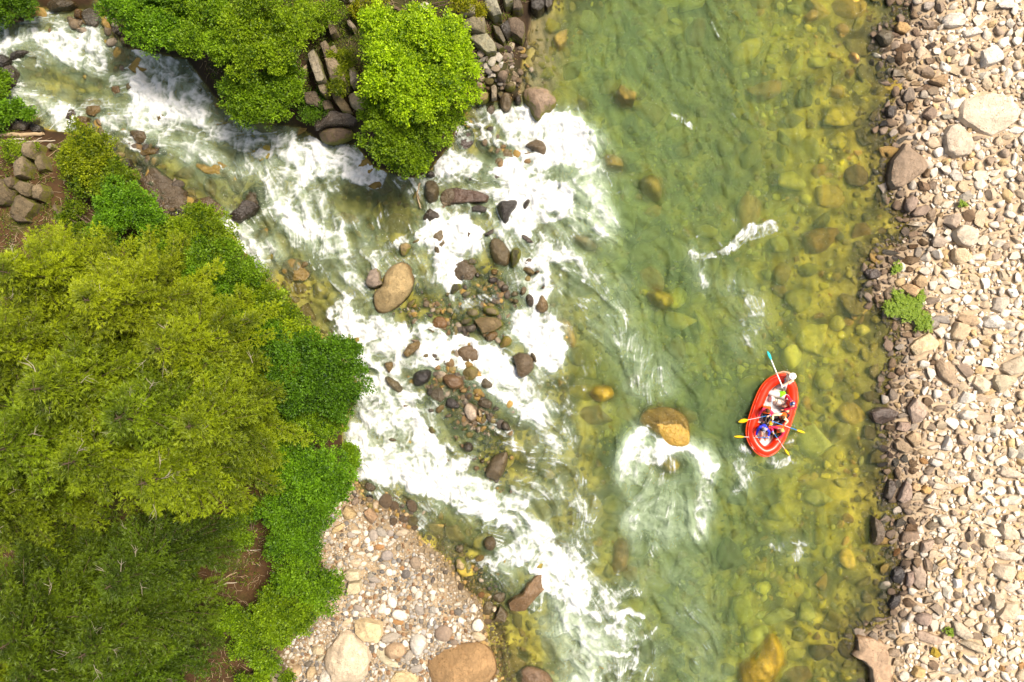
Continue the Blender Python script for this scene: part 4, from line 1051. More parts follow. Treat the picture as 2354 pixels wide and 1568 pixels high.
sub(1, 2, [(1150, 100), (1250, 20), (1340, 60), (1390, 200), (1350, 300), (1210, 220)], -.35, (.40, .29, .06), "big tan stone deep under the green water")
sub(1, 2, [(400, 1400), (470, 1350), (540, 1380), (600, 1568), (560, 1640), (440, 1600)], -.03, (.40, .24, .04), "amber boulder under thin water beside the rapids' outer edge")
sub(2, 2, [(290, 1180), (350, 1140), (410, 1180), (400, 1250), (320, 1270)], -.25, (.33, .22, .05), "brown stone under water left of the golden boulder's wake")
sub(1, 2, [(1220, 1110), (1330, 1080), (1480, 1130), (1500, 1220), (1380, 1290), (1260, 1200)], -.25, (.48, .37, .03), "broad yellow stone under the river, upstream of the yellow boulder")
sub(3, 2, [(940, 260), (1060, 250), (1080, 390), (1050, 560), (900, 590), (920, 420)], -.2, (.30, .19, .06), "brown stone under water below the tail of the rapids")

for i, (cx, cy, l, w, a, cn) in enumerate([(2060, 500, 66, 60, 0, "tan"), (2090, 545, 95, 50, 40, "grey"), (2110, 602, 76, 64, 20, "cream"), (2165, 570, 90, 60, 60, "cream"), (2222, 525, 130, 78, -40, "cream"), (2300, 512, 95, 46, -8, "tan"), (2312, 560, 90, 34, -5, "grey brown"),
        (2245, 590, 70, 60, 30, "white"), (2080, 655, 70, 40, -20, "tan"), (2132, 655, 66, 70, 0, "grey"), (2160, 690, 72, 52, 10, "cream"), (2070, 725, 60, 84, 20, "tan"), (2138, 742, 86, 62, -10, "olive"), (2055, 600, 44, 66, 0, "grey brown"), (2340, 625, 66, 30, 30, "cream"), (2195, 630, 84, 60, 0, "tan"),
        (2370, 680, 90, 50, -30, "tan"), (2330, 590, 80, 30, 25, "grey brown"), (2270, 440, 60, 40, 20, "purplish brown"), (2310, 450, 66, 50, 0, "purplish brown"), (2390, 740, 70, 60, 0, "brown"), (2240, 770, 50, 40, 0, "grey"), (2200, 740, 46, 40, 0, "dark grey")]):
    x, y, z = on_ground(CW, 0, 1, cx, cy)
    o = place_rock("shore_stone", x, y, l * CS * 1.1, w * CS * 1.1, .7 * min(l, w) * CS, a, M_DRY, tuple(k * .6 for k in col(cn)), 'rnd' if i % 3 == 0 else 'ang', i, sinkf=.22)
    tag(o, uniq(f"{cn} stone at the cliff foot, {['first', 'second', 'third', 'fourth', 'fifth', 'sixth', 'seventh', 'eighth', 'ninth', 'tenth', 'eleventh', 'twelfth', 'thirteenth', 'fourteenth', 'fifteenth', 'sixteenth', 'seventeenth', 'eighteenth', 'nineteenth', 'twentieth', 'last but two', 'last but one', 'last'][i]} counted down from the cracked block"), "stone", "stones at the foot of the cliff")

def bigv(pts, h, mat, colr, label, round_=True, fn=VZ, **kw):
    m = np.mean(pts, 0); X, Y = fn(*m); z0 = kw.pop("z0", max(gz(X, Y), -.04)); zc = z0 + h * .25
    o = outline_rock("boulder", [fn(x, y, zc) for x, y in pts], h, mat, colr, z0=z0, round_=round_, **kw)
    return tag(o, uniq(label), "boulder", BG)
NQ = lambda L_: [(1100 + x / 2.14, 2000 + y / 2.14) for x, y in L_]
bigv(NQ([(2290, 620), (2332, 740), (2235, 830), (2140, 940), (2090, 948), (2010, 950), (1990, 880), (2040, 830), (2110, 790), (2150, 720), (2220, 660)]), .55, M_WET, (.30, .17, .075), "long brown angular boulder at the tail of the rapids beside the foam", False, NW, n=56, rings=12)
bigv(NQ([(2060, 1530), (2110, 1450), (2180, 1425), (2290, 1460), (2370, 1520), (2400, 1640), (2050, 1640)]), .4, M_WET, (.30, .17, .09), "brown boulder at the bottom edge in the calm pool", True, NW)
bigv(NQ([(1560, 400), (1590, 375), (1618, 400), (1610, 440), (1575, 455)]), .2, M_WET, (.2, .15, .07), "dark stone in the amber inlet next to the tan and white oval", True, NW)
bigv([(292, 372), (330, 362), (375, 398), (430, 440), (425, 488), (380, 500), (312, 430)], .20, M_WET, (.13, .085, .04), "dark brown wet rock shelf below the upper willows", False, n=48)
bigv([(440, 458), (480, 450), (520, 480), (515, 503), (455, 506)], .18, M_WET, (.16, .10, .04), "brown wet ledge between shrubs and the blackish angular boulder", False)
bigv([(545, 440), (600, 425), (640, 445), (632, 474), (560, 480)], .16, M_WET, (.12, .085, .04), "broad brown wet boulder on the brink of the middle drop")
bigv([(430, 365), (480, 355), (530, 385), (540, 410), (470, 400)], .12, M_WET, (.42, .28, .04), "golden slab under the thin water in mid creek", False)
bigv([(640, 600), (690, 590), (720, 620), (700, 650), (655, 640)], .10, M_WET, (.36, .23, .04), "amber stone under the thin water of the amber pool")
bigv([(1010, 440), (1055, 425), (1080, 450), (1050, 475), (1012, 470)], .2, M_WET, (.16, .11, .06), "brown boulder awash left of the big black boulder")
bigv([(1040, 610), (1075, 590), (1100, 620), (1080, 650), (1045, 640)], .22, M_WET, (.15, .10, .05), "brown wet boulder in the gap above the piled cluster")
bigv([(1050, 800), (1090, 790), (1110, 820), (1080, 840), (1050, 830)], .18, M_WET, (.2, .12, .05), "brown boulder awash between piled cluster and stony island")
bigv([(1130, 560), (1165, 548), (1180, 590), (1150, 605)], .2, M_WET, (.10, .07, .04), "dark boulder left of the black-green upright one")
bigv([(985, 900), (1010, 885), (1030, 905), (1015, 930), (990, 925)], .25, M_WET, (.12, .09, .05), "dark boulder on the forest side of the stony island")
# ---------------------------------------------------------------- cobble bar below the shrubs
CG = "cobbles and boulders on the pebble bar"
GM = []                                             # landmarks on the bar
def bar(pts, h, colr, label, mat=M_DRY, round_=True, r=3, c=1, **kw):
    o = big("bar_boulder", r, c, pts, h, mat, colr, label, round_, "boulder", CG, **kw)
    return o
def mark(o, short): GM.append((short, o.location.x, o.location.y)); return o
mark(bar([(770, 1112), (830, 1090), (900, 1120), (960, 1200), (1030, 1262), (1062, 1352), (1030, 1422), (1020, 1500), (960, 1572), (720, 1620), (690, 1500), (640, 1440), (608, 1380), (640, 1272), (720, 1182)], .8, (.50, .40, .28), "huge cream boulder with wavy bedding lines on the pebble bar", M_BEDDED, False, n=72, rings=18, facets=7, amp=.06), "huge cream boulder")
mark(bar([(1540, 1320), (1560, 1252), (1680, 1222), (1800, 1240), (1950, 1217), (2060, 1212), (2150, 1282), (2200, 1382), (2212, 1482), (2200, 1720), (1620, 1720), (1572, 1500)], .75, (.27, .165, .075), "huge smooth brown boulder cut by the bottom edge, beside a calm pool", M_DRY, n=72, rings=18, facets=2, amp=.03), "huge brown boulder")
mark(bar([(890, 1000), (1000, 980), (1160, 1020), (1166, 1130), (1130, 1202), (990, 1187), (900, 1100)], .5, (.50, .38, .22), "tan six-sided slab with a crack, next to the huge cream boulder", M_DRY, False, n=48, facets=5), "tan cracked slab")
mark(bar([(1400, 1200), (1430, 1140), (1500, 1125), (1567, 1190), (1550, 1270), (1490, 1337), (1420, 1292)], .5, (.50, .45, .38), "smooth whitish boulder touching the huge brown one"), "smooth whitish boulder")
mark(bar([(1165, 1270), (1210, 1215), (1330, 1210), (1382, 1270), (1370, 1330), (1260, 1368), (1180, 1340)], .5, (.36, .25, .15), "mottled tan loaf-shaped boulder between the cream and whitish ones", M_BEDDED), "mottled tan loaf")
mark(bar([(802, 560), (840, 530), (950, 535), (962, 622), (860, 632), (830, 610)], .5, (.45, .37, .24), "upper half of the split cream block at the shrub's edge", M_BEDDED, False), "split cream block")
bar([(850, 645), (965, 632), (972, 720), (930, 750), (835, 757)], .5, (.46, .38, .24), "lower half of the split cream block at the shrub's edge", M_BEDDED, False)
mark(bar([(2180, 992), (2240, 862), (2312, 942), (2290, 1002), (2220, 1012)], .35, (.20, .14, .07), "brown three-sided boulder where the bar meets the calm pool", M_WET, False), "brown three-sided boulder")
bar([(2065, 920), (2095, 830), (2150, 815), (2190, 880), (2160, 950), (2100, 960)], .25, (.21, .15, .07), "brown flat boulder left of the three-sided one", M_WET)
bar([(2160, 770), (2230, 740), (2300, 750), (2290, 820), (2230, 850), (2180, 820)], .2, (.16, .115, .06), "brown wet boulder above the three-sided one", M_WET)
bar([(2160, 880), (2190, 865), (2212, 890), (2190, 925), (2165, 910)], .4, (.50, .40, .27), "small cream cobble perched between brown boulders")
mark(bar([(2080, 300), (2100, 245), (2180, 232), (2210, 300), (2170, 370), (2110, 360)], .4, (.15, .10, .045), "brown rounded boulder at the edge of the foam, above the bar", M_WET), "foamside brown boulder")
bar([(1815, 340), (1850, 305), (1905, 320), (1905, 370), (1850, 390)], .2, (.15, .11, .05), "brown stone alone in the shallow amber inlet", M_WET)
mark(bar([(1820, 500), (1830, 430), (1880, 420), (1925, 480), (1915, 540), (1860, 552)], .38, (.40, .30, .18), "tan and white oval boulder standing at the amber inlet", M_MOSS), "tan and white oval")
bar([(790, -5), (830, -60), (880, -20), (930, 30), (890, 70), (810, 82)], .35, (.33, .24, .12), "tan pyramid-shaped boulder at the head of the bar", M_DRY, False)
bar([(990, 0), (1040, -35), (1090, 10), (1122, 50), (1060, 130), (1020, 80)], .3, (.27, .175, .10), "brown kite-shaped boulder at the head of the bar", M_DRY, False)
mark(bar([(688, 185), (720, 140), (800, 108), (825, 130), (770, 180), (710, 207)], .3, (.42, .31, .16), "tan elongated boulder beside the shrub at the head of the bar", M_DRY, False), "tan elongated boulder")
bar([(60 + 0, 1568), (0, 1520), (90, 1450), (230, 1460), (275, 1520), (250, 1610), (80, 1620)], .4, (.27, .22, .14), "grey brown boulder at the bottom edge under the shrub", M_BEDDED, False)
bar([(500, 1260), (560, 1225), (625, 1250), (630, 1310), (570, 1325), (510, 1290)], .35, (.42, .34, .22), "cream boulder in the shadow left of the huge cream one", M_BEDDED)
bar([(540, 1360), (640, 1300), (610, 1380), (560, 1375)], .25, (.40, .35, .24), "flat pale stone under the cream boulder in the shadow", M_BEDDED)
bar([(288, 1470), (330, 1425), (400, 1440), (412, 1500), (360, 1530), (300, 1510)], .35, (.42, .30, .18), "tan boulder at the bottom left corner of the bar", M_DRY)
bar([(455, 1490), (480, 1425), (540, 1420), (555, 1490), (500, 1562), (465, 1540)], .35, (.35, .26, .15), "brown-veined oval boulder at the bottom of the bar", M_DRY)
bar([(580, 1500), (620, 1440), (680, 1470), (740, 1600), (570, 1620)], .3, (.48, .43, .36), "whitish boulder at the bottom edge left of the huge cream one", M_DRY)
bar([(428, 1410), (460, 1375), (520, 1370), (525, 1400), (460, 1440)], .2, (.13, .11, .085), "dark grey flat stone at the bottom left of the bar", M_DRY)
bar([(1220, 1540), (1280, 1470), (1420, 1450), (1510, 1490), (1480, 1580), (1240, 1620)], .2, (.40, .31, .17), "flat tan slab lying in the sand at the bottom edge", M_DRY, False)
bar([(1085, 1290), (1130, 1230), (1180, 1250), (1165, 1320), (1250, 1370), (1320, 1410), (1300, 1450), (1220, 1430), (1130, 1370)], .25, (.42, .36, .24), "bent pale rock curling round the mottled loaf", M_DRY)
# cobbles measured one by one: centre, length, width, turn, colour
COB = [(870, 215, 70, 55, -20, "grey"), (960, 135, 60, 40, -40, "cream"), (1080, 215, 110, 80, 90, "grey"), (1150, 190, 110, 70, -35, "grey"), (1232, 200, 70, 62, 0, "grey"),
       (1345, 195, 125, 65, 8, "tan"), (1365, 68, 85, 70, 20, "brown"), (1442, 88, 95, 88, 0, "olive"), (1262, 92, 70, 76, 0, "brown"), (910, 285, 66, 60, 60, "cream"), (1025, 265, 62, 52, 45, "white"),
       (1050, 340, 62, 48, -15, "white"), (1135, 326, 95, 55, 5, "orange tan"), (1205, 405, 108, 96, 0, "grey"), (1460, 470, 110, 92, -60, "grey brown"), (915, 475, 108, 72, -15, "tan"),
       (1090, 430, 82, 42, 28, "cream"), (1085, 625, 120, 52, -14, "grey"), (1060, 580, 76, 44, 30, "grey"), (1225, 560, 72, 58, -30, "white"), (1375, 572, 90, 76, 60, "dark grey"), (1195, 482, 70, 42, -20, "grey"),
       (1160, 508, 60, 46, 0, "cream"), (1342, 520, 50, 40, 0, "orange tan"), (1412, 650, 80, 40, 35, "grey"), (1070, 672, 62, 50, 0, "grey"), (1250, 832, 115, 78, -65, "white"), (1158, 890, 105, 62, 60, "cream"),
       (945, 888, 105, 66, -18, "grey"), (1320, 950, 140, 92, -22, "cream"), (1302, 1016, 105, 46, -10, "orange tan"), (1500, 905, 110, 70, -58, "grey"), (1625, 902, 78, 62, -50, "grey"), (1855, 920, 78, 66, 0, "dark grey"),
       (2002, 896, 78, 62, -10, "white"), (1850, 850, 78, 36, 14, "cream"), (1492, 766, 92, 56, 65, "cream"), (1622, 786, 70, 45, 70, "cream"), (1882, 1000, 66, 52, -30, "white"), (1613, 1012, 82, 44, 80, "white"),
       (1205, 916, 72, 58, 45, "white"), (916, 936, 62, 50, 60, "white"), (826, 936, 54, 48, 0, "white"), (955, 800, 58, 38, 70, "white"), (832, 1020, 118, 56, 40, "tan"), (1240, 1156, 172, 84, 12, "grey"),
       (1405, 1322, 110, 66, 60, "grey"), (1722, 1110, 155, 145, 0, "grey brown"), (2036, 1040, 122, 108, 75, "cream"), (2040, 1140, 135, 78, -12, "tan"), (1816, 1200, 82, 56, 0, "grey brown"), (1480, 1440, 132, 66, 10, "grey"),
       (1462, 1376, 72, 50, 0, "dark grey"), (1785, 706, 62, 40, 70, "tan"), (1880, 690, 66, 50, 80, "brown"), (2066, 766, 62, 56, 0, "orange tan"), (2118, 1010, 85, 56, 0, "grey brown"), (2050, 432, 90, 58, 30, "yellow brown"),
       (1040, 1435 - 1568, 82, 60, -60, "blackish"), (1195, 1470 - 1568, 130, 118, 50, "brown"), (1268, 1520 - 1568, 105, 90, -45, "brown"), (1428, 1520 - 1568, 125, 92, -70, "brown"), (915, 1475 - 1568, 76, 60, 60, "grey brown"), (1100, 1510 - 1568, 92, 58, 80, "tan"),
       (1455, 150, 60, 50, 0, "brown"), (1620, 740, 60, 42, 10, "white"), (1700, 720, 80, 40, -30, "cream"), (1450, 720, 75, 50, -60, "cream"), (1170, 620, 50, 40, 0, "cream"), (1555, 610, 48, 40, 0, "grey"), (1625, 630, 60, 38, 80, "dark grey"),
       (1590, 690, 55, 45, 60, "cream"), (1560, 800, 45, 38, 0, "white"), (1470, 660, 45, 38, 0, "tan"), (2005, 790, 50, 42, 0, "tan"), (1940, 900, 50, 40, 45, "tan"), (1950, 990, 55, 40, -40, "cream"), (1820, 1070, 60, 45, 80, "white"),
       (1590, 1140, 52, 46, 0, "white"), (1590, 1185, 48, 40, 0, "white"), (1860, 1125, 50, 42, 0, "white"), (1455, 1090, 70, 50, -40, "tan"), (1190, 1010, 60, 40, 0, "tan"), (1310, 1070, 62, 48, -40, "grey"), (1100, 1000, 48, 34, 0, "tan"), (1160, 1225, 70, 48, -30, "white"),
       (1370, 1210, 66, 50, -50, "white"), (1065, 1250, 50, 62, 0, "dark grey"), (1700, 1190, 60, 40, 0, "cream"), (1430, 930, 70, 30, 55, "grey"), (1100, 930, 50, 40, 0, "grey"), (1180, 790, 62, 50, 50, "cream"), (975, 1050 - 115, 70, 40, -20, "tan"),
       (900, 830, 56, 36, 55, "cream"), (850, 860, 52, 40, 60, "grey"), (1030, 755, 46, 40, 0, "white"), (1065, 755, 40, 34, 0, "grey"), (1020, 880, 60, 34, -75, "cream"), (870, 360 - 5, 50, 36, -60, "white"), (990, 480, 50, 36, 20, "cream"), (840, 460, 50, 40, 0, "tan"),
       (760, 345, 55, 40, 0, "tan"), (700, 300, 46, 34, 0, "brown"), (960, 385, 70, 34, 0, "cream"), (1040, 400, 66, 36, 5, "cream"), (1240, 290, 90, 36, 45, "cream"), (1185, 265, 55, 44, -30, "cream"), (1310, 330, 66, 40, 70, "grey"), (1240, 240, 56, 32, 15, "orange tan"), (920, 190, 90, 36, -8, "cream"), (1010, 200, 56, 44, 80, "white")]
for i, (cx, cy, l, w, a, cn) in enumerate(COB):
    x, y, z = on_ground(CW, 3, 1, cx, cy)
    h = 0.62 * min(l, w) * CS
    wet = cn in ("brown", "blackish", "olive", "yellow brown") and cx > 1000
    o = place_rock("cobble", x, y, l * CS * 1.05, w * CS * 1.05, h, a, M_WET if wet else M_DRY, col(cn), 'rnd', i, sinkf=.28)
    d, m = where(x, y, GM, ("left", "right"))
    shape = "long" if l > 1.7 * w else ("round" if l < 1.2 * w else "oval")
    tag(o, uniq(f"{shape} {cn} cobble {d} {m}"), "cobble", CG)

# ---------------------------------------------------------------- rubble bank: stones measured one by one
RG = "angular stones of the rubble bank"
RMK = []
OCC = {}
def rb_big(pts, h, colr, label, r, mat=M_DRY, short=None, round_=False, **kw):
    o = big("bank_stone", r, 3, pts, h, mat, colr, label, round_, "stone", RG, **kw)
    if short: RMK.append((short, o.location.x, o.location.y))
    V = np.array([v.co[:] for v in o.data.vertices]); rad = 0.5 * (np.ptp(V[:, 0]) + np.ptp(V[:, 1])) / 2
    RB_DISC.append((o.location.x, o.location.y, rad * 0.86))
    return o
RB_DISC = []
rb_big([(1790, 960), (1812, 890), (1930, 880), (2040, 850), (2180, 890), (2290, 980), (2312, 1040), (2270, 1120), (2180, 1192), (2060, 1247), (1950, 1212), (1800, 1132), (1750, 1090)], .35, (.52, .43, .32), "largest pale slab on the rubble bank, veined and half buried", 0, short="largest pale slab", n=64, rings=14, facets=3, amp=.02)
rb_big([(1600, 1240), (1650, 1160), (1750, 1120), (1822, 1170), (1862, 1230), (1882, 1320), (1850, 1432), (1700, 1452), (1620, 1400)], .4, (.44, .36, .27), "pale broad stone with a brown stain, below the largest slab", 0, short="stained pale stone", n=48)
rb_big([(1100, 1590), (1120, 1480), (1190, 1390), (1260, 1300), (1342, 1340), (1450, 1420), (1457, 1540), (1380, 1612), (1270, 1690), (1200, 1732), (1130, 1737), (1096, 1680)], .6, (.24, .175, .12), "large brown wedge-shaped boulder sitting at the waterline", 0, short="large brown wedge boulder", n=56, rings=12)
rb_big([(1590, 180), (1640, 130), (1750, 130), (1842, 200), (1780, 242), (1650, 262), (1600, 240)], .4, (.55, .48, .40), "white-topped pointed boulder near the top edge", 0, short="white-topped pointed boulder")
rb_big([(1950, 470), (2080, 405), (2132, 490), (2147, 560), (2050, 602), (1970, 612), (1950, 540)], .4, (.56, .50, .42), "white blocky boulder above the largest pale slab", 0, short="white blocky boulder")
rb_big([(1780, 290), (1900, 250), (1977, 300), (1880, 332), (1800, 347)], .25, (.52, .46, .39), "white flat stone between the pointed and the blocky white boulders", 0)
rb_big([(985, 322), (1040, 280), (1110, 310), (1147, 360), (1110, 427), (1050, 422)], .4, (.20, .155, .095), "brown stone standing in the water at the top shore", 0, M_WET, "brown shallows stone")
rb_big([(1160, 260), (1180, 210), (1280, 225), (1308, 270), (1250, 320), (1170, 300)], .35, (.36, .23, .10), "orange tan boulder on the top shore", 0, short="orange tan boulder")
rb_big([(1460, 742), (1560, 700), (1642, 680), (1632, 760), (1600, 797), (1500, 770)], .35, (.30, .20, .11), "tan brown ridge-backed stone left of the largest pale slab's top", 0, short="ridge-backed tan stone")
rb_big([(1225, 900), (1260, 830), (1310, 800), (1330, 850), (1325, 935), (1235, 940)], .35, (.21, .165, .125), "grey brown upright block near the upper shore", 0, short="grey brown upright block")
rb_big([(1410, 1060), (1470, 980), (1530, 1010), (1535, 1080), (1490, 1110)], .35, (.23, .165, .12), "brown faceted stone left of the largest pale slab's foot", 0)
rb_big([(1075, 1010), (1100, 970), (1180, 985), (1170, 1060), (1130, 1100), (1085, 1070)], .3, (.10, .072, .06), "dark wet block at the upper waterline", 0, M_WET, "dark wet block")
rb_big([(1690, 562), (1760, 490), (1880, 510), (1947, 570), (1890, 662), (1840, 712), (1750, 682), (1690, 602)], .5, (.48, .40, .30), "big cream boulder with a brown flank, upper middle of the bank", 1, short="big cream boulder")
rb_big([(1240, 330), (1260, 240), (1330, 212), (1372, 270), (1340, 350), (1290, 390), (1245, 360)], .35, (.23, .17, .13), "brown slab at the shore below the wedge boulder", 1, short="brown shore slab")
rb_big([(1305, 400), (1350, 330), (1470, 310), (1480, 350), (1430, 412), (1330, 425)], .3, (.22, .16, .12), "brown pointed slab next to the brown shore slab", 1)
rb_big([(1490, 650), (1510, 600), (1600, 598), (1642, 650), (1590, 705), (1500, 700)], .3, (.34, .27, .205), "dull tan flat slab in the middle of the upper bank", 1, short="dull tan flat slab")
rb_big([(1680, 800), (1690, 710), (1780, 705), (1870, 790), (1820, 840), (1740, 865)], .35, (.50, .38, .24), "tan and white mottled slab below the big cream boulder", 1, short="mottled tan slab")
rb_big([(1590, 470), (1620, 410), (1740, 385), (1775, 430), (1700, 540), (1640, 500)], .35, (.33, .255, .19), "grey brown loaf stone above the dull tan slab", 1)
rb_big([(880, 935), (900, 895), (1000, 900), (1040, 940), (1010, 985), (920, 995)], .25, (.10, .068, .06), "dark purplish stone in the water off the ferns", 1, M_WET, "dark purplish stone")
rb_big([(1210, 1062), (1280, 1030), (1395, 1078), (1330, 1167), (1250, 1112)], .35, (.36, .235, .125), "tan wedge stone right above the fern clump", 1, short="tan wedge stone")
rb_big([(1330, 1010), (1390, 945), (1440, 980), (1450, 1050), (1400, 1080), (1340, 1050)], .35, (.36, .25, .14), "tan cube stone upslope of the fern clump's wedge", 1)
rb_big([(1730, 1360), (1760, 1310), (1900, 1330), (1942, 1390), (1880, 1430), (1770, 1400)], .35, (.40, .28, .17), "tan lozenge boulder below the middle of the bank", 1, short="tan lozenge boulder")
rb_big([(1970, 1390), (2000, 1330), (2080, 1310), (2165, 1390), (2140, 1440), (1990, 1437)], .35, (.55, .49, .41), "white bulky boulder right of the tan lozenge", 1, short="white bulky boulder")
rb_big([(1660, 1510), (1720, 1380), (1850, 1410), (1870, 1470), (1780, 1560), (1670, 1540)], .35, (.44, .33, .21), "broad tan slab below the tan lozenge", 1)
rb_big([(2050, 1270), (2080, 1160), (2200, 1150), (2210, 1230), (2130, 1300)], .25, (.44, .37, .29), "pale broad slab near the right edge, mid bank", 1, short="pale broad slab")
rb_big([(1290, 52), (1340, -12), (1480, -90), (1560, 12), (1532, 62), (1400, 100), (1342, 132)], .4, (.53, .41, .25), "long cream boulder at the shore below the ferns", 2, short="long cream boulder")
rb_big([(1530, 182), (1560, 148), (1650, 210), (1700, 290), (1742, 380), (1680, 402), (1560, 312)], .3, (.30, .22, .145), "long grey brown slab lying down the slope", 2, short="long grey brown slab")
rb_big([(1870, 380), (1900, 310), (1960, 308), (2032, 370), (2010, 452), (1950, 477)], .35, (.49, .41, .29), "pale five-sided boulder in the middle of the bank", 2, short="pale five-sided boulder")
rb_big([(2140, 262), (2150, 200), (2347, 110), (2420, 200), (2300, 292), (2200, 312)], .35, (.42, .34, .24), "big tan slab cut by the right edge", 2, short="big tan edge slab", n=48)
rb_big([(2050, 352), (2080, 300), (2200, 295), (2292, 332), (2160, 472), (2110, 472)], .35, (.42, .35, .24), "olive tan broad slab below the big edge slab", 2)
rb_big([(1280, 600), (1342, 500), (1450, 580), (1442, 650), (1380, 742), (1332, 762), (1290, 662)], .4, (.36, .27, .205), "tall pale brown slab upslope of the wet purple slab", 2, short="tall pale brown slab")
rb_big([(925, 642), (1000, 600), (1120, 600), (1197, 642), (1150, 722), (1050, 767), (970, 740), (935, 690)], .35, (.15, .10, .085), "wet purple slab jutting into the water by the raft", 2, M_WET, "wet purple slab", n=48)
rb_big([(1760, 512), (1800, 450), (1870, 470), (1902, 530), (1830, 557), (1750, 562)], .3, (.56, .50, .42), "white angular boulder below the five-sided one", 2, short="white angular boulder")
rb_big([(1755, 660), (1800, 620), (1890, 635), (1908, 690), (1830, 715), (1770, 705)], .3, (.54, .48, .40), "white rounded block under the white angular boulder", 2)
rb_big([(1260, 872), (1330, 818), (1402, 850), (1390, 920), (1342, 977)], .35, (.35, .25, .15), "tan folded stone at the middle shore", 2, short="tan folded stone")
rb_big([(1150, 922), (1190, 888), (1270, 920), (1342, 1012), (1240, 1022), (1160, 980)], .35, (.24, .175, .11), "brown pointed stone touching the tan folded one", 2)
rb_big([(1588, 985), (1640, 848), (1692, 950), (1672, 1002)], .35, (.56, .51, .44), "white spearhead stone in the lower middle of the bank", 2, short="white spearhead stone")
rb_big([(1475, 1110), (1500, 1065), (1580, 1090), (1585, 1130), (1545, 1152)], .3, (.55, .49, .42), "white blocky stone below the spearhead", 2)
rb_big([(1178, 1450), (1212, 1350), (1262, 1260), (1302, 1310), (1300, 1432), (1232, 1482)], .4, (.27, .20, .155), "tall grey brown monolith at the lower shore", 2, short="tall grey brown monolith")
rb_big([(1060, 1420), (1110, 1260), (1155, 1270), (1165, 1340), (1110, 1455)], .3, (.14, .10, .08), "dark leaning slab left of the tall monolith", 2, M_WET)
rb_big([(1298, 1330), (1320, 1285), (1390, 1300), (1395, 1350), (1330, 1370)], .3, (.42, .28, .15), "orange tan block, upper of a pair by the monolith", 2, short="orange pair")
rb_big([(1390, 1350), (1440, 1310), (1502, 1350), (1470, 1395), (1410, 1385)], .3, (.40, .24, .09), "orange tan block, lower of a pair by the monolith", 2)
rb_big([(1440, 1440), (1510, 1360), (1537, 1420), (1490, 1487), (1455, 1475)], .3, (.53, .45, .37), "cream pointed block below the orange pair", 2)
rb_big([(1165, 800), (1190, 730), (1300, 735), (1310, 790), (1240, 830)], .3, (.26, .185, .14), "brown square stone below the wet purple slab", 2)
rb_big([(2115, 1210), (2140, 1130), (2240, 1160), (2345, 1220), (2310, 1250), (2180, 1240)], .3, (.44, .36, .27), "long tan slab near the right edge, lower bank", 2, short="long tan slab")
rb_big([(1852, 1210), (1880, 1165), (1960, 1200), (1920, 1275), (1870, 1265)], .3, (.44, .36, .27), "grey cream block left of the long tan slab", 2)
rb_big([(965, 45), (1020, 80), (1042, 130), (1052, 190), (1030, 270), (980, 317), (945, 300), (962, 210), (955, 110)], .5, (.25, .175, .12), "tall brown stone standing in the water off the lower bank", 3, M_WET, "tall brown water stone")
rb_big([(1205, 285), (1230, 185), (1370, 180), (1380, 240), (1300, 280)], .35, (.25, .175, .12), "brown brick-like block at the lower shore", 3, short="brown brick-like block")
rb_big([(1392, 370), (1410, 280), (1510, 250), (1490, 330), (1430, 385)], .35, (.33, .25, .185), "grey tan tilted stone right of the brick-like block", 3)
rb_big([(1320, 492), (1392, 470), (1432, 560), (1432, 700), (1380, 722), (1325, 662)], .35, (.31, .235, .175), "upright grey tan plank of stone at the lower shore", 3, short="upright plank of stone")
rb_big([(1255, 680), (1270, 560), (1320, 540), (1325, 640), (1300, 700)], .3, (.26, .19, .15), "thinner brown plank left of the upright one", 3)
rb_big([(1128, 610), (1150, 530), (1220, 500), (1248, 560), (1210, 665), (1150, 650)], .3, (.055, .042, .042), "black wet stone at the lower waterline", 3, M_WET, "black wet stone")
rb_big([(1095, 850), (1150, 770), (1210, 760), (1200, 840), (1150, 908), (1110, 895)], .25, (.065, .048, .045), "blackish wet stone below the other black one", 3, M_WET)
rb_big([(1330, 970), (1400, 930), (1490, 940), (1485, 1020), (1440, 1050), (1360, 1020)], .35, (.28, .205, .16), "brown triangular slab in the lower bank", 3, short="brown triangular slab")
rb_big([(1690, 1012), (1760, 1008), (1850, 1100), (1872, 1150), (1800, 1182), (1700, 1110)], .35, (.40, .33, .245), "grey tan boulder beside the tiny green tuft", 3, short="boulder by the tiny tuft")
rb_big([(1748, 1205), (1820, 1180), (1957, 1220), (1972, 1312), (1880, 1272)], .4, (.42, .34, .235), "tan overhanging slab with a dark gap beneath", 3, short="tan overhanging slab")
rb_big([(820, 1110), (900, 1140), (1010, 1140), (1072, 1200), (1092, 1290), (1092, 1380), (1152, 1450), (1165, 1640), (945, 1640), (930, 1440), (850, 1352), (760, 1310), (810, 1262)], .45, (.34, .235, .15), "big tan and brown boulder stepping into the water at the bottom", 3, short="big bottom shore boulder", n=64, rings=14)
rb_big([(1970, 1100), (1990, 1030), (2095, 1030), (2090, 1130), (2030, 1155)], .35, (.46, .37, .26), "pale rounded block in the lower bank", 3)
rb_big([(2050, 560), (2100, 480), (2250, 490), (2290, 560), (2220, 650), (2120, 620)], .35, (.48, .38, .27), "big cream stone with rusty marks near the right edge", 3, short="rusty-marked cream stone")
rb_big([(2095, 960), (2180, 840), (2280, 840), (2300, 920), (2200, 990), (2130, 990)], .35, (.49, .39, .27), "cream stone with an orange streak below the rusty-marked one", 3)
rb_big([(2045, 870), (2060, 750), (2160, 745), (2150, 860), (2090, 905)], .35, (.42, .345, .25), "grey cream block left of the orange-streaked stone", 3)
rb_big([(1700, 615), (1755, 610), (1762, 690), (1705, 705)], .3, (.66, .63, .58), "very white four-sided stone in the lower bank", 3, short="very white four-sided stone")
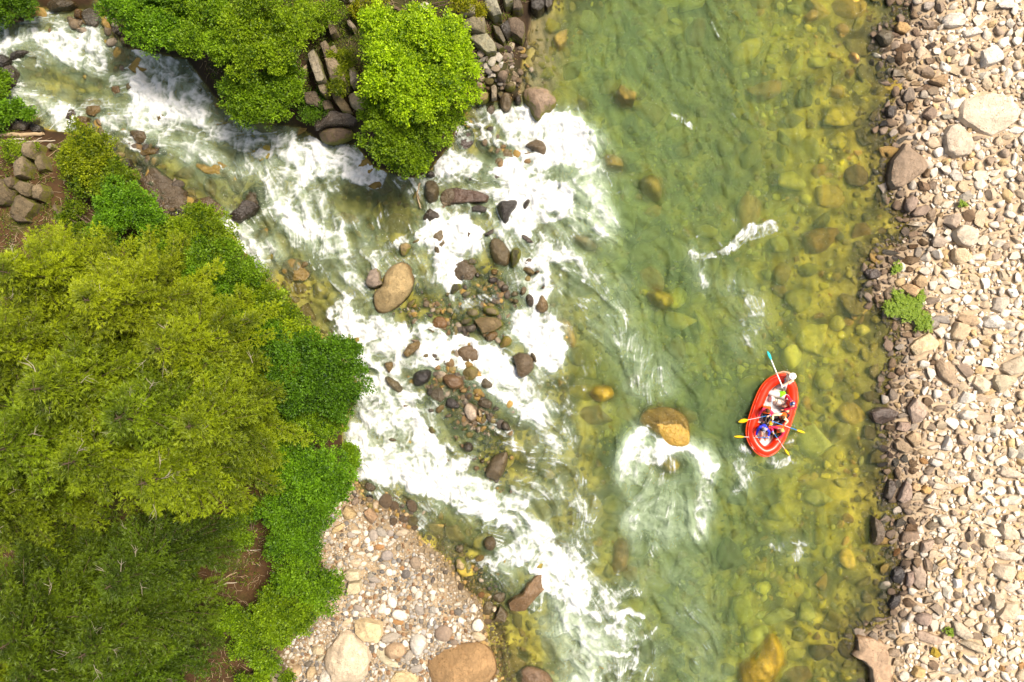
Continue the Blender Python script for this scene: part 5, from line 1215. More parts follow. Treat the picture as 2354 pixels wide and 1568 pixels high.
rb_big([(1540, 42), (1640, 30), (1702, 130), (1640, 147), (1580, 122)], .35, (.50, .42, .32), "cream wedge boulder at the top of the lower bank", 3, short="cream wedge boulder")
rb_big([(2138, 110), (2170, 90), (2285, 190), (2292, 252), (2150, 262), (2130, 200)], .35, (.49, .40, .29), "pale rectangular boulder at the right edge, lower bank", 3, short="pale rectangular boulder")
rb_big([(1955, 290), (1970, 200), (2040, 190), (2080, 260), (2030, 345), (1980, 320)], .3, (.47, .37, .25), "cream oval boulder left of the rectangular one", 3)
rb_big([(2090, 420), (2105, 365), (2240, 365), (2335, 410), (2310, 445), (2150, 442)], .3, (.50, .41, .31), "long cream slab above the rusty-marked stone", 3)
rb_big([(1765, 1290), (1810, 1330), (1905, 1330), (1925, 1410), (1860, 1390)], .25, (.60, .55, .48), "white sliver under the overhanging slab", 3)
rb_big([(1310, 1490), (1350, 1420), (1440, 1440), (1435, 1500), (1350, 1530)], .35, (.42, .29, .13), "golden tan block at the bottom of the bank", 3, short="golden tan block")
rb_big([(1350, 1130), (1400, 1090), (1600, 1160), (1600, 1200), (1540, 1225), (1380, 1180)], .3, (.38, .28, .205), "long brown and cream slab at the bottom of the bank", 3)
RMK.append(("fern clump", *on_ground(CW, 1, 3, 1260, 1260)[:2]))

# more measured stones: row, centre, length, width, turn, colour
MS = [(0, 1480, 230, 200, 92, 4, "grey brown"), (0, 1450, 75, 152, 92, 6, "grey"), (0, 1575, 100, 130, 100, 80, "grey brown"), (0, 1240, 440, 185, 82, 8, "brown"), (0, 1210, 545, 122, 104, 80, "brown"), (0, 1392, 485, 108, 90, 30, "tan"),
      (0, 1450, 670, 145, 100, -30, "grey brown"), (0, 1190, 676, 132, 82, 5, "grey"), (0, 1302, 712, 112, 92, 20, "tan"), (0, 1055, 1140, 92, 58, 25, "blackish"), (0, 1220, 1295, 152, 58, 38, "dark grey"), (0, 1716, 946, 145, 96, 30, "white"),
      (0, 1560, 918, 152, 50, -5, "grey brown"), (0, 1626, 1068, 155, 62, 5, "grey"), (0, 1230, 1182, 92, 84, -60, "grey brown"), (0, 1360, 962, 92, 76, 70, "tan"), (0, 1440, 952, 86, 76, 20, "grey brown"), (0, 1710, 652, 125, 78, -20, "tan"),
      (0, 1800, 560, 126, 82, 38, "cream"), (0, 2172, 42, 132, 112, -20, "cream"), (0, 2030, 62, 172, 82, 10, "tan"), (0, 1930, 190, 136, 98, 45, "cream"), (0, 2280, 1200, 132, 82, 15, "white"), (0, 2280, 310, 92, 60, 60, "cream"), (0, 1100, 460, 92, 56, 30, "brown"),
      (0, 1120, 545, 86, 66, -20, "dark grey"), (0, 1310, 545, 92, 74, 0, "grey brown"), (0, 1470, 555, 125, 78, 5, "grey brown"), (0, 1580, 545, 95, 80, 20, "tan"), (0, 1650, 480, 105, 88, -50, "grey brown"), (0, 1850, 580, 96, 100, 60, "grey brown"),
      (0, 1505, 835, 105, 84, 5, "grey brown"), (0, 1430, 815, 80, 96, -30, "brown"), (0, 1355, 770, 92, 48, -15, "tan"), (0, 1225, 850, 60, 60, 0, "grey"), (0, 1300, 985, 66, 78, 0, "brown"), (0, 1580, 1145, 92, 82, 0, "cream"), (0, 1440, 1255, 80, 96, -20, "cream"),
      (0, 1230, 985, 66, 66, 0, "grey brown"), (0, 1980, 690, 130, 80, 25, "cream"), (0, 2210, 680, 66, 160, 0, "white"), (0, 1610, 360, 90, 66, -50, "brown"), (0, 1490, 420, 100, 60, 40, "purplish brown"), (0, 1600, 440, 70, 44, 0, "tan"),
      (1, 2042, 240, 150, 112, 80, "tan"), (1, 1950, 42, 145, 105, 10, "cream"), (1, 2080, 20, 110, 60, 20, "cream"), (1, 1800, 242, 132, 92, 20, "grey"), (1, 1832, 402, 130, 96, -60, "brown"), (1, 1935, 440, 176, 98, 80, "tan"), (1, 1310, 822, 172, 98, 18, "brown"),
      (1, 1352, 492, 162, 46, -2, "cream"), (1, 1290, 912, 82, 72, 0, "brown"), (1, 1112, 745, 152, 56, -6, "dark grey"), (1, 1190, 800, 120, 76, -8, "purplish brown"), (1, 1310, 690, 115, 60, 8, "brown"), (1, 1112, 1130, 140, 104, -70, "grey brown"), (1, 1500, 1062, 112, 98, 20, "cream"),
      (1, 1602, 1092, 132, 72, -20, "white"), (1, 1712, 1030, 122, 92, -20, "white"), (1, 1492, 1192, 152, 70, -5, "grey brown"), (1, 1580, 1360, 180, 72, -15, "grey"), (1, 1512, 1410, 102, 84, 10, "grey"), (1, 1282, 1432, 92, 72, 10, "tan"), (1, 1345, 1492, 102, 90, -10, "grey brown"),
      (1, 2250, 782, 122, 80, 20, "cream"), (1, 2132, 520, 112, 84, 0, "tan"), (1, 1720, 40, 130, 96, -30, "cream"), (1, 1640, 100, 96, 60, 40, "tan"), (1, 1770, 140, 140, 90, -40, "tan"), (1, 1420, 140, 120, 92, 0, "brown"), (1, 1545, 190, 112, 62, 80, "cream"), (1, 1430, 40, 105, 90, 30, "brown"),
      (1, 1505, 130, 70, 90, 0, "grey brown"), (1, 1640, 310, 130, 66, 10, "cream"), (1, 1490, 400, 110, 84, 60, "grey brown"), (1, 1560, 470, 80, 100, 0, "tan"), (1, 1500, 540, 90, 130, -30, "cream"), (1, 1420, 660, 96, 76, 0, "brown"), (1, 1640, 570, 84, 70, 0, "cream"), (1, 1235, 720, 86, 50, 5, "grey brown"),
      (1, 1215, 960, 80, 66, 0, "cream"), (1, 1160, 965, 56, 44, 0, "tan"), (1, 1105, 905, 72, 62, 0, "tan"), (1, 1110, 820, 90, 60, -20, "grey brown"), (1, 1000, 1080, 84, 70, 45, "brown"), (1, 1550, 790, 120, 130, 70, "cream"), (1, 1960, 630, 110, 90, 60, "cream"), (1, 2110, 670, 110, 80, 0, "cream"), (1, 1930, 790, 120, 66, -8, "cream"),
      (1, 2030, 850, 130, 46, -5, "white"), (1, 1960, 910, 86, 60, 20, "white"), (1, 1450, 1290, 80, 66, 0, "brown"), (1, 1690, 1260, 90, 80, 0, "cream"), (1, 1990, 1240, 110, 90, 0, "tan"), (1, 2270, 1300, 130, 80, -20, "cream"), (1, 1640, 1180, 130, 50, 30, "cream"), (1, 1870, 980, 120, 70, -10, "tan"), (1, 2150, 960, 90, 90, 0, "tan"), (1, 2250, 560, 100, 70, 40, "tan"),
      (2, 1400, 192, 122, 108, -50, "white"), (2, 1805, 250, 205, 96, -48, "grey brown"), (2, 1962, 516, 152, 68, -5, "tan"), (2, 1682, 742, 126, 100, -52, "white"), (2, 1570, 752, 105, 82, -15, "tan"), (2, 1460, 770, 152, 78, -5, "grey brown"), (2, 1420, 1092, 98, 72, -15, "orange tan"),
      (2, 1365, 1412, 125, 82, 20, "tan"), (2, 1490, 1512, 192, 56, -12, "white"), (2, 1582, 1322, 165, 66, -8, "cream"), (2, 1332, 1172, 112, 82, 0, "brown"), (2, 1195, 262, 98, 84, -30, "brown"), (2, 1168, 402, 122, 50, 5, "grey brown"), (2, 1280, 412, 102, 56, -25, "grey brown"), (2, 1440, 530, 122, 90, -60, "brown"),
      (2, 1622, 502, 102, 78, 20, "tan"), (2, 2320, 1012, 150, 98, 70, "cream"), (2, 2140, 1085, 130, 76, 10, "cream"), (2, 1820, 170, 150, 96, 0, "white"), (2, 2000, 195, 122, 90, 0, "white"), (2, 1770, 340, 76, 66, 0, "white"), (2, 1480, 290, 130, 80, -60, "cream"), (2, 1500, 195, 66, 72, 0, "brown"), (2, 1440, 390, 60, 100, 10, "grey brown"),
      (2, 1590, 600, 140, 80, 10, "grey brown"), (2, 1530, 650, 110, 50, 5, "tan"), (2, 1445, 660, 66, 96, 10, "grey brown"), (2, 1430, 770, 90, 110, 0, "tan"), (2, 1700, 600, 80, 66, 0, "cream"), (2, 1980, 690, 140, 80, 20, "tan"), (2, 2080, 560, 110, 80, 20, "cream"), (2, 2200, 590, 90, 66, 0, "white"), (2, 2100, 700, 130, 80, 10, "cream"), (2, 2230, 840, 60, 120, 40, "white"),
      (2, 1940, 880, 110, 90, 40, "cream"), (2, 1820, 1020, 90, 150, -10, "cream"), (2, 1740, 1050, 80, 80, 0, "tan"), (2, 2240, 1010, 96, 120, 0, "cream"), (2, 1690, 1190, 80, 90, 0, "cream"), (2, 1560, 1190, 84, 84, 0, "tan"), (2, 1650, 1270, 80, 56, -20, "cream"), (2, 1250, 1080, 90, 80, 60, "dark grey"), (2, 1150, 1110, 80, 90, 0, "dark grey"), (2, 1330, 1110, 80, 70, 0, "brown"),
      (2, 1470, 1180, 90, 90, 0, "grey brown"), (2, 1185, 1300, 60, 84, 0, "dark grey"), (2, 1840, 1360, 80, 100, 0, "cream"), (2, 2000, 1300, 110, 80, 20, "cream"), (2, 2250, 1450, 160, 100, 30, "cream"), (2, 2030, 1440, 120, 60, -30, "white"), (2, 1900, 1520, 110, 90, 0, "cream"), (2, 1350, 1010, 60, 60, 0, "grey brown"), (2, 1060, 970, 110, 90, 0, "purplish brown"), (2, 1030, 1120, 120, 60, 10, "blackish"), (2, 1110, 1030, 80, 60, -20, "purplish brown"),
      (2, 1570, 900, 130, 60, 5, "tan"), (2, 1500, 970, 180, 50, 3, "cream"), (2, 1450, 1010, 140, 60, -6, "tan"), (2, 1420, 880, 50, 160, -8, "tan"), (2, 1120, 790, 100, 60, -30, "brown"),
      (3, 1200, 105, 122, 82, 10, "dark grey"), (3, 1312, 146, 132, 74, 5, "brown"), (3, 1182, 372, 92, 62, 70, "orange tan"), (3, 1282, 386, 102, 92, 0, "grey brown"), (3, 1640, 552, 136, 78, -5, "white"), (3, 1942, 542, 102, 104, 0, "tan"), (3, 1302, 832, 132, 100, -20, "brown"), (3, 1502, 1492, 138, 84, 20, "tan"),
      (3, 1532, 1292, 132, 84, -25, "golden"), (3, 1112, 1122, 120, 84, -65, "grey"), (3, 1842, 250, 152, 88, 75, "grey brown"), (3, 2140, 330, 112, 70, 20, "white"), (3, 1500, 130, 110, 84, 0, "grey brown"), (3, 1560, 60, 110, 70, 0, "cream"), (3, 1680, 180, 90, 50, 0, "cream"), (3, 1660, 250, 70, 110, -40, "cream"), (3, 1560, 270, 110, 76, 20, "grey brown"), (3, 1500, 380, 110, 80, 30, "tan"),
      (3, 1350, 340, 70, 80, 0, "grey"), (3, 1700, 410, 66, 90, 0, "cream"), (3, 1680, 490, 60, 120, 30, "cream"), (3, 1520, 510, 60, 110, -10, "grey"), (3, 1460, 480, 90, 140, 0, "grey brown"), (3, 1465, 670, 60, 110, 0, "white"), (3, 1560, 620, 90, 50, 40, "white"), (3, 1600, 660, 70, 66, 0, "white"), (3, 1640, 740, 90, 130, 20, "cream"), (3, 1550, 770, 80, 76, 0, "white"),
      (3, 1450, 810, 90, 80, 0, "grey brown"), (3, 1540, 890, 120, 84, -40, "grey brown"), (3, 1540, 960, 110, 80, 30, "cream"), (3, 1860, 940, 100, 84, 0, "cream"), (3, 2030, 950, 80, 84, 0, "white"), (3, 1990, 830, 90, 100, 0, "grey brown"), (3, 1740, 760, 90, 90, 0, "grey brown"), (3, 1840, 530 - 60, 90, 80, 0, "cream"), (3, 1700, 900, 90, 60, 40, "cream"), (3, 1640, 1000, 70, 46, 0, "white"), (3, 1580, 1060, 60, 110, -10, "white"), (3, 1640, 1040, 70, 60, 0, "tan"),
      (3, 1250, 1060, 110, 120, 40, "cream"), (3, 1150, 1290, 110, 90, -20, "grey brown"), (3, 1290, 1250, 110, 100, 0, "cream"), (3, 1190, 1380, 110, 80, 0, "tan"), (3, 1600, 1270, 110, 90, -40, "cream"), (3, 1500, 1400, 140, 80, -30, "brown"), (3, 1700, 1470, 120, 80, 0, "grey"), (3, 1850, 1450, 66, 110, 0, "cream"), (3, 2250, 1420, 80, 70, 0, "white"), (3, 1930, 1480, 100, 70, 0, "grey brown"), (3, 2150, 1440, 90, 50, -20, "orange tan"), (3, 2310, 1420, 80, 60, 30, "orange tan"), (3, 1800, 1400 + 100, 110, 80, 30, "tan"), (3, 1920, 1140, 90, 60, 0, "grey brown"), (3, 2230, 700, 130, 80, 0, "cream"), (3, 2250, 1230 + 60, 130, 80, 20, "cream"), (3, 2200, 60, 110, 80, 0, "cream"), (3, 2020, 90, 120, 76, -15, "cream"), (3, 1900, 330, 80, 66, 0, "grey brown"), (3, 1780, 310, 90, 80, 0, "grey brown")]
for i, (r, cx, cy, l, w, a, cn) in enumerate(MS):
    x, y, z = on_ground(CW, r, 3, cx, cy)
    wet = cn in ("blackish", "purplish brown", "dark grey") or (cx < 1180 and cn == "brown")
    h = random.uniform(.5, .8) * min(l, w) * CS
    o = place_rock("bank_stone", x, y, l * CS * 1.06, w * CS * 1.06, h, a, M_WET if wet else M_DRY, col(cn), 'ang', i * 5 + 3, sinkf=.25)
    d, m = where(x, y, RMK, ("left", "right"))
    shape = "long" if l > 1.7 * w or w > 1.7 * l else ("blocky" if l < 1.25 * w else "angular")
    tag(o, uniq(f"{shape} {cn} stone {d} {m}"), "stone", RG)
    RB_DISC.append((x, y, 0.5 * math.sqrt(l * w) * CS))
print("bank stones", len(RB_DISC))

# ---------------------------------------------------------------- loose rubble between them, pebbles, bed stones
def darts(n, inside_fn, rlo, rhi, power, occ, ogrid, x0, x1, y0, y1, r):
    """throw stones of falling size, refusing places already covered"""
    rad = np.sort(rlo + (rhi - rlo) * r.random(n) ** power)[::-1]
    px = r.uniform(x0, x1, n); py = r.uniform(y0, y1, n)
    ok = inside_fn(px, py)
    out = []
    gs = ogrid
    for i in np.nonzero(ok)[0]:
        ix = int((px[i] - x0) / gs); iy = int((py[i] - y0) / gs); k = max(1, int(rad[i] * 0.44 / gs))
        a, b, c, d = max(ix - k, 0), ix + k + 1, max(iy - k, 0), iy + k + 1
        if occ[c:d, a:b].any(): continue
        k2 = max(1, int(rad[i] * 0.78 / gs))
        occ[max(iy - k2, 0):iy + k2 + 1, max(ix - k2, 0):ix + k2 + 1] = True
        out.append(i)
    out = np.array(out, int)
    return px[out], py[out], rad[out]
def discs(occ, gs, x0, y0, lst):
    h, w = occ.shape
    for (x, y, rr) in lst:
        k = int(rr / gs) + 1
        ix, iy = int((x - x0) / gs), int((y - y0) / gs)
        a, b, c, d = max(ix - k, 0), min(ix + k + 1, w), max(iy - k, 0), min(iy + k + 1, h)
        if a >= b or c >= d: continue
        yy, xx = np.mgrid[c:d, a:b]
        occ[c:d, a:b] |= ((xx - ix) ** 2 + (yy - iy) ** 2) * gs * gs < rr * rr * 0.95
PAL = np.array([CD["white"], CD["white"], CD["cream"], CD["cream"], CD["cream"], CD["tan"], CD["tan"], (.34, .26, .19), (.52, .37, .19), (.60, .51, .41)])
def rubble():
    r = np.random.default_rng(21)
    x0, x1, y0, y1, gs = 16.5, 33.0, -21.5, 21.5, 0.03
    occ = np.zeros((int((y1 - y0) / gs) + 2, int((x1 - x0) / gs) + 2), bool)
    discs(occ, gs, x0, y0, RB_DISC)
    f = lambda x, y: gfield(G_rb, x, y) > -0.5
    XS, YS, SS = [], [], []
    for n, lo, hi, p in ((16000, .14, .33, 1.6), (52000, .075, .16, 1.2), (80000, .035, .08, 1.0)):
        a, b, c = darts(n, f, lo, hi, p, occ, gs, x0, x1, y0, y1, r)
        XS.append(a); YS.append(b); SS.append(c)
    X, Y, S = np.concatenate(XS), np.concatenate(YS), np.concatenate(SS)
    d = gfield(G_rb, X, Y)
    c = PAL[r.integers(0, len(PAL), len(X))] * r.uniform(.82, 1.12, (len(X), 1))
    damp = 1 - sstep(0.1, 1.9, d + r.normal(0, .45, len(X)))          # soaked stones by the water are brown
    brown = np.array([.125, .082, .052]) * r.uniform(.5, 1.4, (len(X), 1))
    c = c * (1 - .9 * damp[:, None]) + brown * .9 * damp[:, None]
    Z = gzv(X, Y) + S * 0.22
    big_ = S > 0.11
    merged_stones("rubble", M_RUB, X[big_], Y[big_], Z[big_], S[big_], c[big_], ANG[2], .48, seed=4)
    merged_stones("gravel", M_RUB, X[~big_], Y[~big_], Z[~big_], S[~big_], c[~big_], ANG[1], .7, seed=5)
    print("rubble", big_.sum(), (~big_).sum())
rubble()
def pebbles():
    r = np.random.default_rng(22)
    x0, x1, y0, y1, gs = -12.5, 1.0, -19.5, -6.0, 0.02
    occ = np.zeros((int((y1 - y0) / gs) + 2, int((x1 - x0) / gs) + 2), bool)
    f = lambda x, y: (gfield(G_bar, x, y) > .3) & (gfield(G_ll, x, y) > -0.9) & (fbm(x, y, 1.5, 71, 3) < .66 + .3 * (r.random(len(x)) < .25))
    XS, YS, SS = [], [], []
    for n, lo, hi, p in ((9000, .07, .15, 1.5), (40000, .035, .075, 1.1), (70000, .018, .042, 1.0)):
        a, b, c = darts(n, f, lo, hi, p, occ, gs, x0, x1, y0, y1, r)
        XS.append(a); YS.append(b); SS.append(c)
    X, Y, S = np.concatenate(XS), np.concatenate(YS), np.concatenate(SS)
    pal = np.array([CD["white"], CD["cream"], CD["tan"], CD["grey"], CD["white"], (.52, .49, .45), (.36, .21, .11), (.22, .20, .18), CD["cream"]])
    c = pal[r.integers(0, len(pal), len(X))] * r.uniform(.42, .82, (len(X), 1))
    d = gfield(G_ll, X, Y)
    damp = 1 - sstep(-0.1, 0.8, d + r.normal(0, .15, len(X)))
    brown = np.array([.25, .15, .035]) * r.uniform(.4, 1.5, (len(X), 1))
    c = c * (1 - .85 * damp[:, None]) + brown * .85 * damp[:, None]
    Z = gzv(X, Y) + S * 0.15
    s = np.argsort(-S); X, Y, S, Z, c = X[s], Y[s], S[s], Z[s], c[s]
    merged_stones("pebbles", M_RUB, X, Y, Z, S, c, ICOSM, .6, seed=6)
    print("pebbles", len(X))
ICOSM = [rock_np(700 + i, 2, False) for i in range(6)]
pebbles()
def bed_stones():
    r = np.random.default_rng(23)
    x0, x1, y0, y1, gs = -31.0, 24.0, -20.5, 20.5, 0.06
    occ = np.zeros((int((y1 - y0) / gs) + 2, int((x1 - x0) / gs) + 2), bool)
    land = lambda x, y: np.maximum.reduce([gfield(F, x, y) for F in (G_rb, G_ul, G_tl, G_ll)])
    f = lambda x, y: (land(x, y) < -0.05) & (land(x, y) > -40)
    XS, YS, SS = [], [], []
    for n, lo, hi, p in ((3200, .28, 1.0, 2.2), (24000, .12, .30, 1.5), (36000, .05, .15, 1.2)):
        a, b, c = darts(n, f, lo, hi, p, occ, gs, x0, x1, y0, y1, r)
        XS.append(a); YS.append(b); SS.append(c)
    X, Y, S = np.concatenate(XS), np.concatenate(YS), np.concatenate(SS)
    dep = -gzv(X, Y)
    flat = np.clip(np.minimum(.42, dep * 0.45 / S), .06, .42)
    pal = np.array([(.50, .42, .04), (.60, .48, .05), (.44, .40, .06), (.46, .32, .05), (.36, .34, .08), (.54, .48, .07), (.30, .26, .07), (.60, .52, .07), (.46, .27, .05)])
    c = pal[r.integers(0, len(pal), len(X))] * r.uniform(.8, 1.15, (len(X), 1))
    patchy = fbm(X, Y, 2.2, 640, 4)[:, None]
    rx = -gfield(G_rb, X, Y)[:, None]
    gold = 1 - sstep(2.5, 8.0, rx)
    c = c * (.55 + .95 * sstep(.25, .75, patchy)) * (1 + .30 * gold * np.array([1.2, .9, 0]))
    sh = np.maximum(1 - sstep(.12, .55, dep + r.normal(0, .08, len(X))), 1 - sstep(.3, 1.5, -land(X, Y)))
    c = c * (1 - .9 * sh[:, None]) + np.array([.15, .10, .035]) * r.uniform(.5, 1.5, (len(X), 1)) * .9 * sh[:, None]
    mn = gfield(G_main, X, Y)
    c = c * (1 - .35 * (1 - mn)[:, None]) + np.array([.30, .20, .04]) * (.35 * (1 - mn))[:, None]
    # flattened by depth: split in three thickness classes
    for k, (lo, hi) in enumerate(((0, .2), (.2, .38), (.38, 1))):
        m = (flat >= lo) & (flat < hi)
        if m.sum():
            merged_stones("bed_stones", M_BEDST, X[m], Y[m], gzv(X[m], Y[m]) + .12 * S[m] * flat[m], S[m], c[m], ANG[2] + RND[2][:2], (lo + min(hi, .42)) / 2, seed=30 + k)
    print("bed", len(X))
bed_stones()
def island_gravel():
    """small dark wet stones filling the stony islands of the rapids"""
    r = np.random.default_rng(24)
    X, Y, S = [], [], []
    for pts, wid, n, hi in (([(1000, 850), (1050, 900), (1090, 950), (1120, 1000)], 66, 1300, .26), ([(1090, 720), (1120, 700), (1150, 660)], 80, 700, .22), ([(1120, 1010), (1140, 1080), (1120, 1100)], 45, 260, .14), ([(930, 690), (1000, 720), (1060, 740)], 60, 340, .18),
                            ([(830, 1140), (900, 1165), (960, 1190)], 26, 240, .16), ([(1040, 1290), (1120, 1330), (1160, 1360)], 40, 420, .13), ([(1010, 470), (1000, 560)], 40, 70, .2), ([(310, 380), (340, 430), (400, 470)], 60, 260, .3), ([(1140, 320), (1170, 370), (1150, 430)], 50, 120, .3), ([(200, 275), (330, 345), (360, 380)], 45, 120, .3), ([(140, 40), (230, 60), (280, 110)], 40, 140, .3), ([(1100, 200), (1140, 215), (1190, 190)], 40, 160, .16), ([(1180, 100), (1200, 180)], 40, 120, .2)):
        n = int(n * .5)
        p = resample(np.array([V2(*q) for q in pts] + [V2(*q) for q in pts[::-1]]), 400)
        k = r.integers(0, 400, n)
        X.append(p[k, 0] + r.normal(0, wid * VS * .5, n)); Y.append(p[k, 1] + r.normal(0, wid * VS * .5, n)); S.append(.035 + hi * r.random(n) ** 2.6)
    X, Y, S = np.concatenate(X), np.concatenate(Y), np.concatenate(S)
    pal = np.array([(.10, .07, .04), (.06, .045, .03), (.14, .085, .03), (.12, .085, .045), (.24, .15, .03), (.13, .10, .03), (.24, .19, .13)])
    c = pal[r.integers(0, len(pal), len(X))] * r.uniform(.7, 1.3, (len(X), 1))
    Z = np.maximum(gzv(X, Y), -.10) + S * .1
    merged_stones("island_gravel", M_ISL, X, Y, Z, S, c, RND[2] + ANG[2][:4], .7, seed=8)
M_ISL = stone_mat("wet_pebbles", 'tint', 0.35, 0.5, 0.6, 0.3, scale=1.5)
island_gravel()

make_water()
def reaches():
    """the river and the creek go on beyond the mapped stretch"""
    m = bpy.data.materials["river_water"]
    for (x0, y0, x1, y1) in ((-1.0, 21.02, 22.0, 260.0), (-4.0, -260.0, 22.0, -21.06), (-260.0, 8.0, -31.06, 22.0)):
        n = 60
        xs = np.linspace(x0, x1, n); ys = np.linspace(y0, y1, n)
        X, Y = np.meshgrid(xs, ys); Z = np.zeros_like(X)
        idx = np.arange(n * n).reshape(n, n)
        F = np.stack([idx[:-1, :-1], idx[:-1, 1:], idx[1:, 1:], idx[1:, :-1]], -1).reshape(-1, 4)
        V = np.stack([X, Y, Z], -1).reshape(-1, 3); B = V.copy(); B[:, 2] = -3
        rim = np.concatenate([idx[0, :], idx[1:, -1], idx[-1, -2::-1], idx[-2:0:-1, 0]]); nx = np.roll(rim, -1)
        side = np.stack([nx, rim, rim + n * n, nx + n * n], -1)
        k = np.zeros(2 * n * n)
        o = obj_np("water", np.concatenate([V, B]), np.concatenate([F, F[:, ::-1] + n * n, side]), m, attrs={"foam": k, "milk": k, "depth": k + .9, "ripple": k + .5})
        tag(o, kind="structure")
reaches()
# ---------------------------------------------------------------- foliage
def leaf_mat(name, c0, c1, trans=0.45, rough=0.5):
    T = NT(name)
    a = T.attr("shade"); oi = T.n("ObjectInfo")
    col_ = T.mixc(a, (*c0, 1), (*c1, 1))
    col_ = T.mixc(1.0, col_, oi.outputs["Color"], 'MULTIPLY')
    d = principled(T, col_, rough, 0.25)
    t = T.n("BsdfTranslucent"); T.set(t.inputs["Color"], T.mixc(1.0, col_, (1.1, 1.25, 0.5, 1), 'MULTIPLY'))
    return T.done(T.mixs(trans, d, t))
M_LEAF = leaf_mat("broad_leaf", (0.012, 0.044, 0.002), (0.255, 0.375, 0.010))
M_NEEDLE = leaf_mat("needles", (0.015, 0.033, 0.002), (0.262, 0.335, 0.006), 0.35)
M_FERN = leaf_mat("fern_leaf", (0.10, 0.17, 0.012), (0.30, 0.40, 0.035), 0.4)
M_BARK = plain("bark", (0.10, 0.07, 0.045), 0.9, 0.15, 0.6, .4)
M_TWIG = plain("bare_twig", (0.34, 0.29, 0.22), 0.9, 0.1, 0.3, .2)
M_DEAD = plain("dead_wood", (0.30, 0.22, 0.13), 0.9, 0.1, 0.5, .35)

def tubes_np(paths, sides=5):
    """paths: list of (points (n,3), radii (n)) -> verts, quads"""
    V, F = [], []
    off = 0
    for P, rad in paths:
        P = np.asarray(P, float); n = len(P)
        t = np.gradient(P, axis=0); t /= np.linalg.norm(t, axis=1)[:, None] + 1e-9
        ref = np.where(np.abs(t[:, 2:3]) > .9, [[1., 0, 0]], [[0, 0, 1.]])
        a = np.cross(t, ref); a /= np.linalg.norm(a, axis=1)[:, None] + 1e-9
        b = np.cross(t, a)
        an = np.arange(sides) / sides * 2 * math.pi
        ring = P[:, None] + (a[:, None] * np.cos(an)[None, :, None] + b[:, None] * np.sin(an)[None, :, None]) * np.asarray(rad)[:, None, None]
        V.append(ring.reshape(-1, 3))
        for i in range(n - 1):
            for j in range(sides):
                k = (j + 1) % sides
                F.append([off + i * sides + j, off + i * sides + k, off + (i + 1) * sides + k, off + (i + 1) * sides + j])
        off += n * sides
    return np.concatenate(V), np.array(F)

def leaves_np(P, D, N, ln, wd):
    """diamond leaves: base P, direction D, normal N, length, width arrays"""
    D = D / (np.linalg.norm(D, axis=1)[:, None] + 1e-9)
    S = np.cross(N, D); S /= np.linalg.norm(S, axis=1)[:, None] + 1e-9
    l = ln[:, None]; w = wd[:, None]
    q = np.stack([P, P + D * l * .45 + S * w * .5, P + D * l, P + D * l * .45 - S * w * .5], 1)
    F = np.arange(len(P) * 4).reshape(-1, 4)
    return q.reshape(-1, 3), F

def crown_leaves(lobes, r, dens=170, leaf=0.085, clump=0.30):
    """lobes: (x, y, z, radius) balls. Leaf clumps scattered through the outer shell of every ball."""
    P, SH = [], []
    cen = []
    for (x, y, z, R_) in lobes:
        n = int(dens * R_ * R_ * 0.068 / clump ** 2 * 0.9) + 5
        d = r.normal(size=(n, 3)); d /= np.linalg.norm(d, axis=1)[:, None]
        d[:, 2] = np.where(d[:, 2] < -0.25, -d[:, 2], d[:, 2])
        wob = 1 + 0.16 * np.sin(d[:, 0] * 5.1 + x * 3) * np.sin(d[:, 1] * 4.3 + y * 2) + .10 * r.normal(size=n)
        rad = R_ * (0.50 + 0.50 * r.random(n) ** 0.55) * wob
        far = r.random(n) < .10
        rad = np.where(far, rad * r.uniform(1.08, 1.32, n), rad)
        c = np.array([x, y, z]) + d * rad[:, None] * np.array([1, 1, .8])
        cen.append(np.concatenate([c, d, np.full((n, 1), R_)], 1))
    cen = np.concatenate(cen)
    n = len(cen)
    m = 18
    cs = clump * (0.45 + 1.0 * r.random(n) ** 1.5)
    base = np.repeat(cen[:, :3], m, 0); out = np.repeat(cen[:, 3:6], m, 0); sz = np.repeat(cs, m)
    o = r.normal(size=(n * m, 3)); o /= np.linalg.norm(o, axis=1)[:, None]
    o *= (r.random(n * m) ** .4)[:, None]
    pos = base + o * sz[:, None] * np.array([.62, .62, .42])
    dirn = o + out * 0.55 + r.normal(size=(n * m, 3)) * .35; dirn[:, 2] -= .15
    nor = out * .5 + np.array([0, 0, 1.0]) + r.normal(size=(n * m, 3)) * .55
    ln = leaf * (0.65 + .7 * r.random(n * m)); wd = ln * (.55 + .25 * r.random(n * m))
    V, F = leaves_np(pos, dirn, nor, ln, wd)
    lobe = np.clip(.5 + .5 * np.sin(cen[:, 0] * 2.7 + cen[:, 1] * 1.9 + cen[:, 6] * 9) * r.uniform(.4, 1, n), 0, 1)
    hue = np.clip(np.repeat(r.random(n) * .55 + lobe * .35 - .1, m) + (r.random(n * m) - .5) * .5 + .15, 0, 1)
    return V, F, np.repeat(hue, 4)

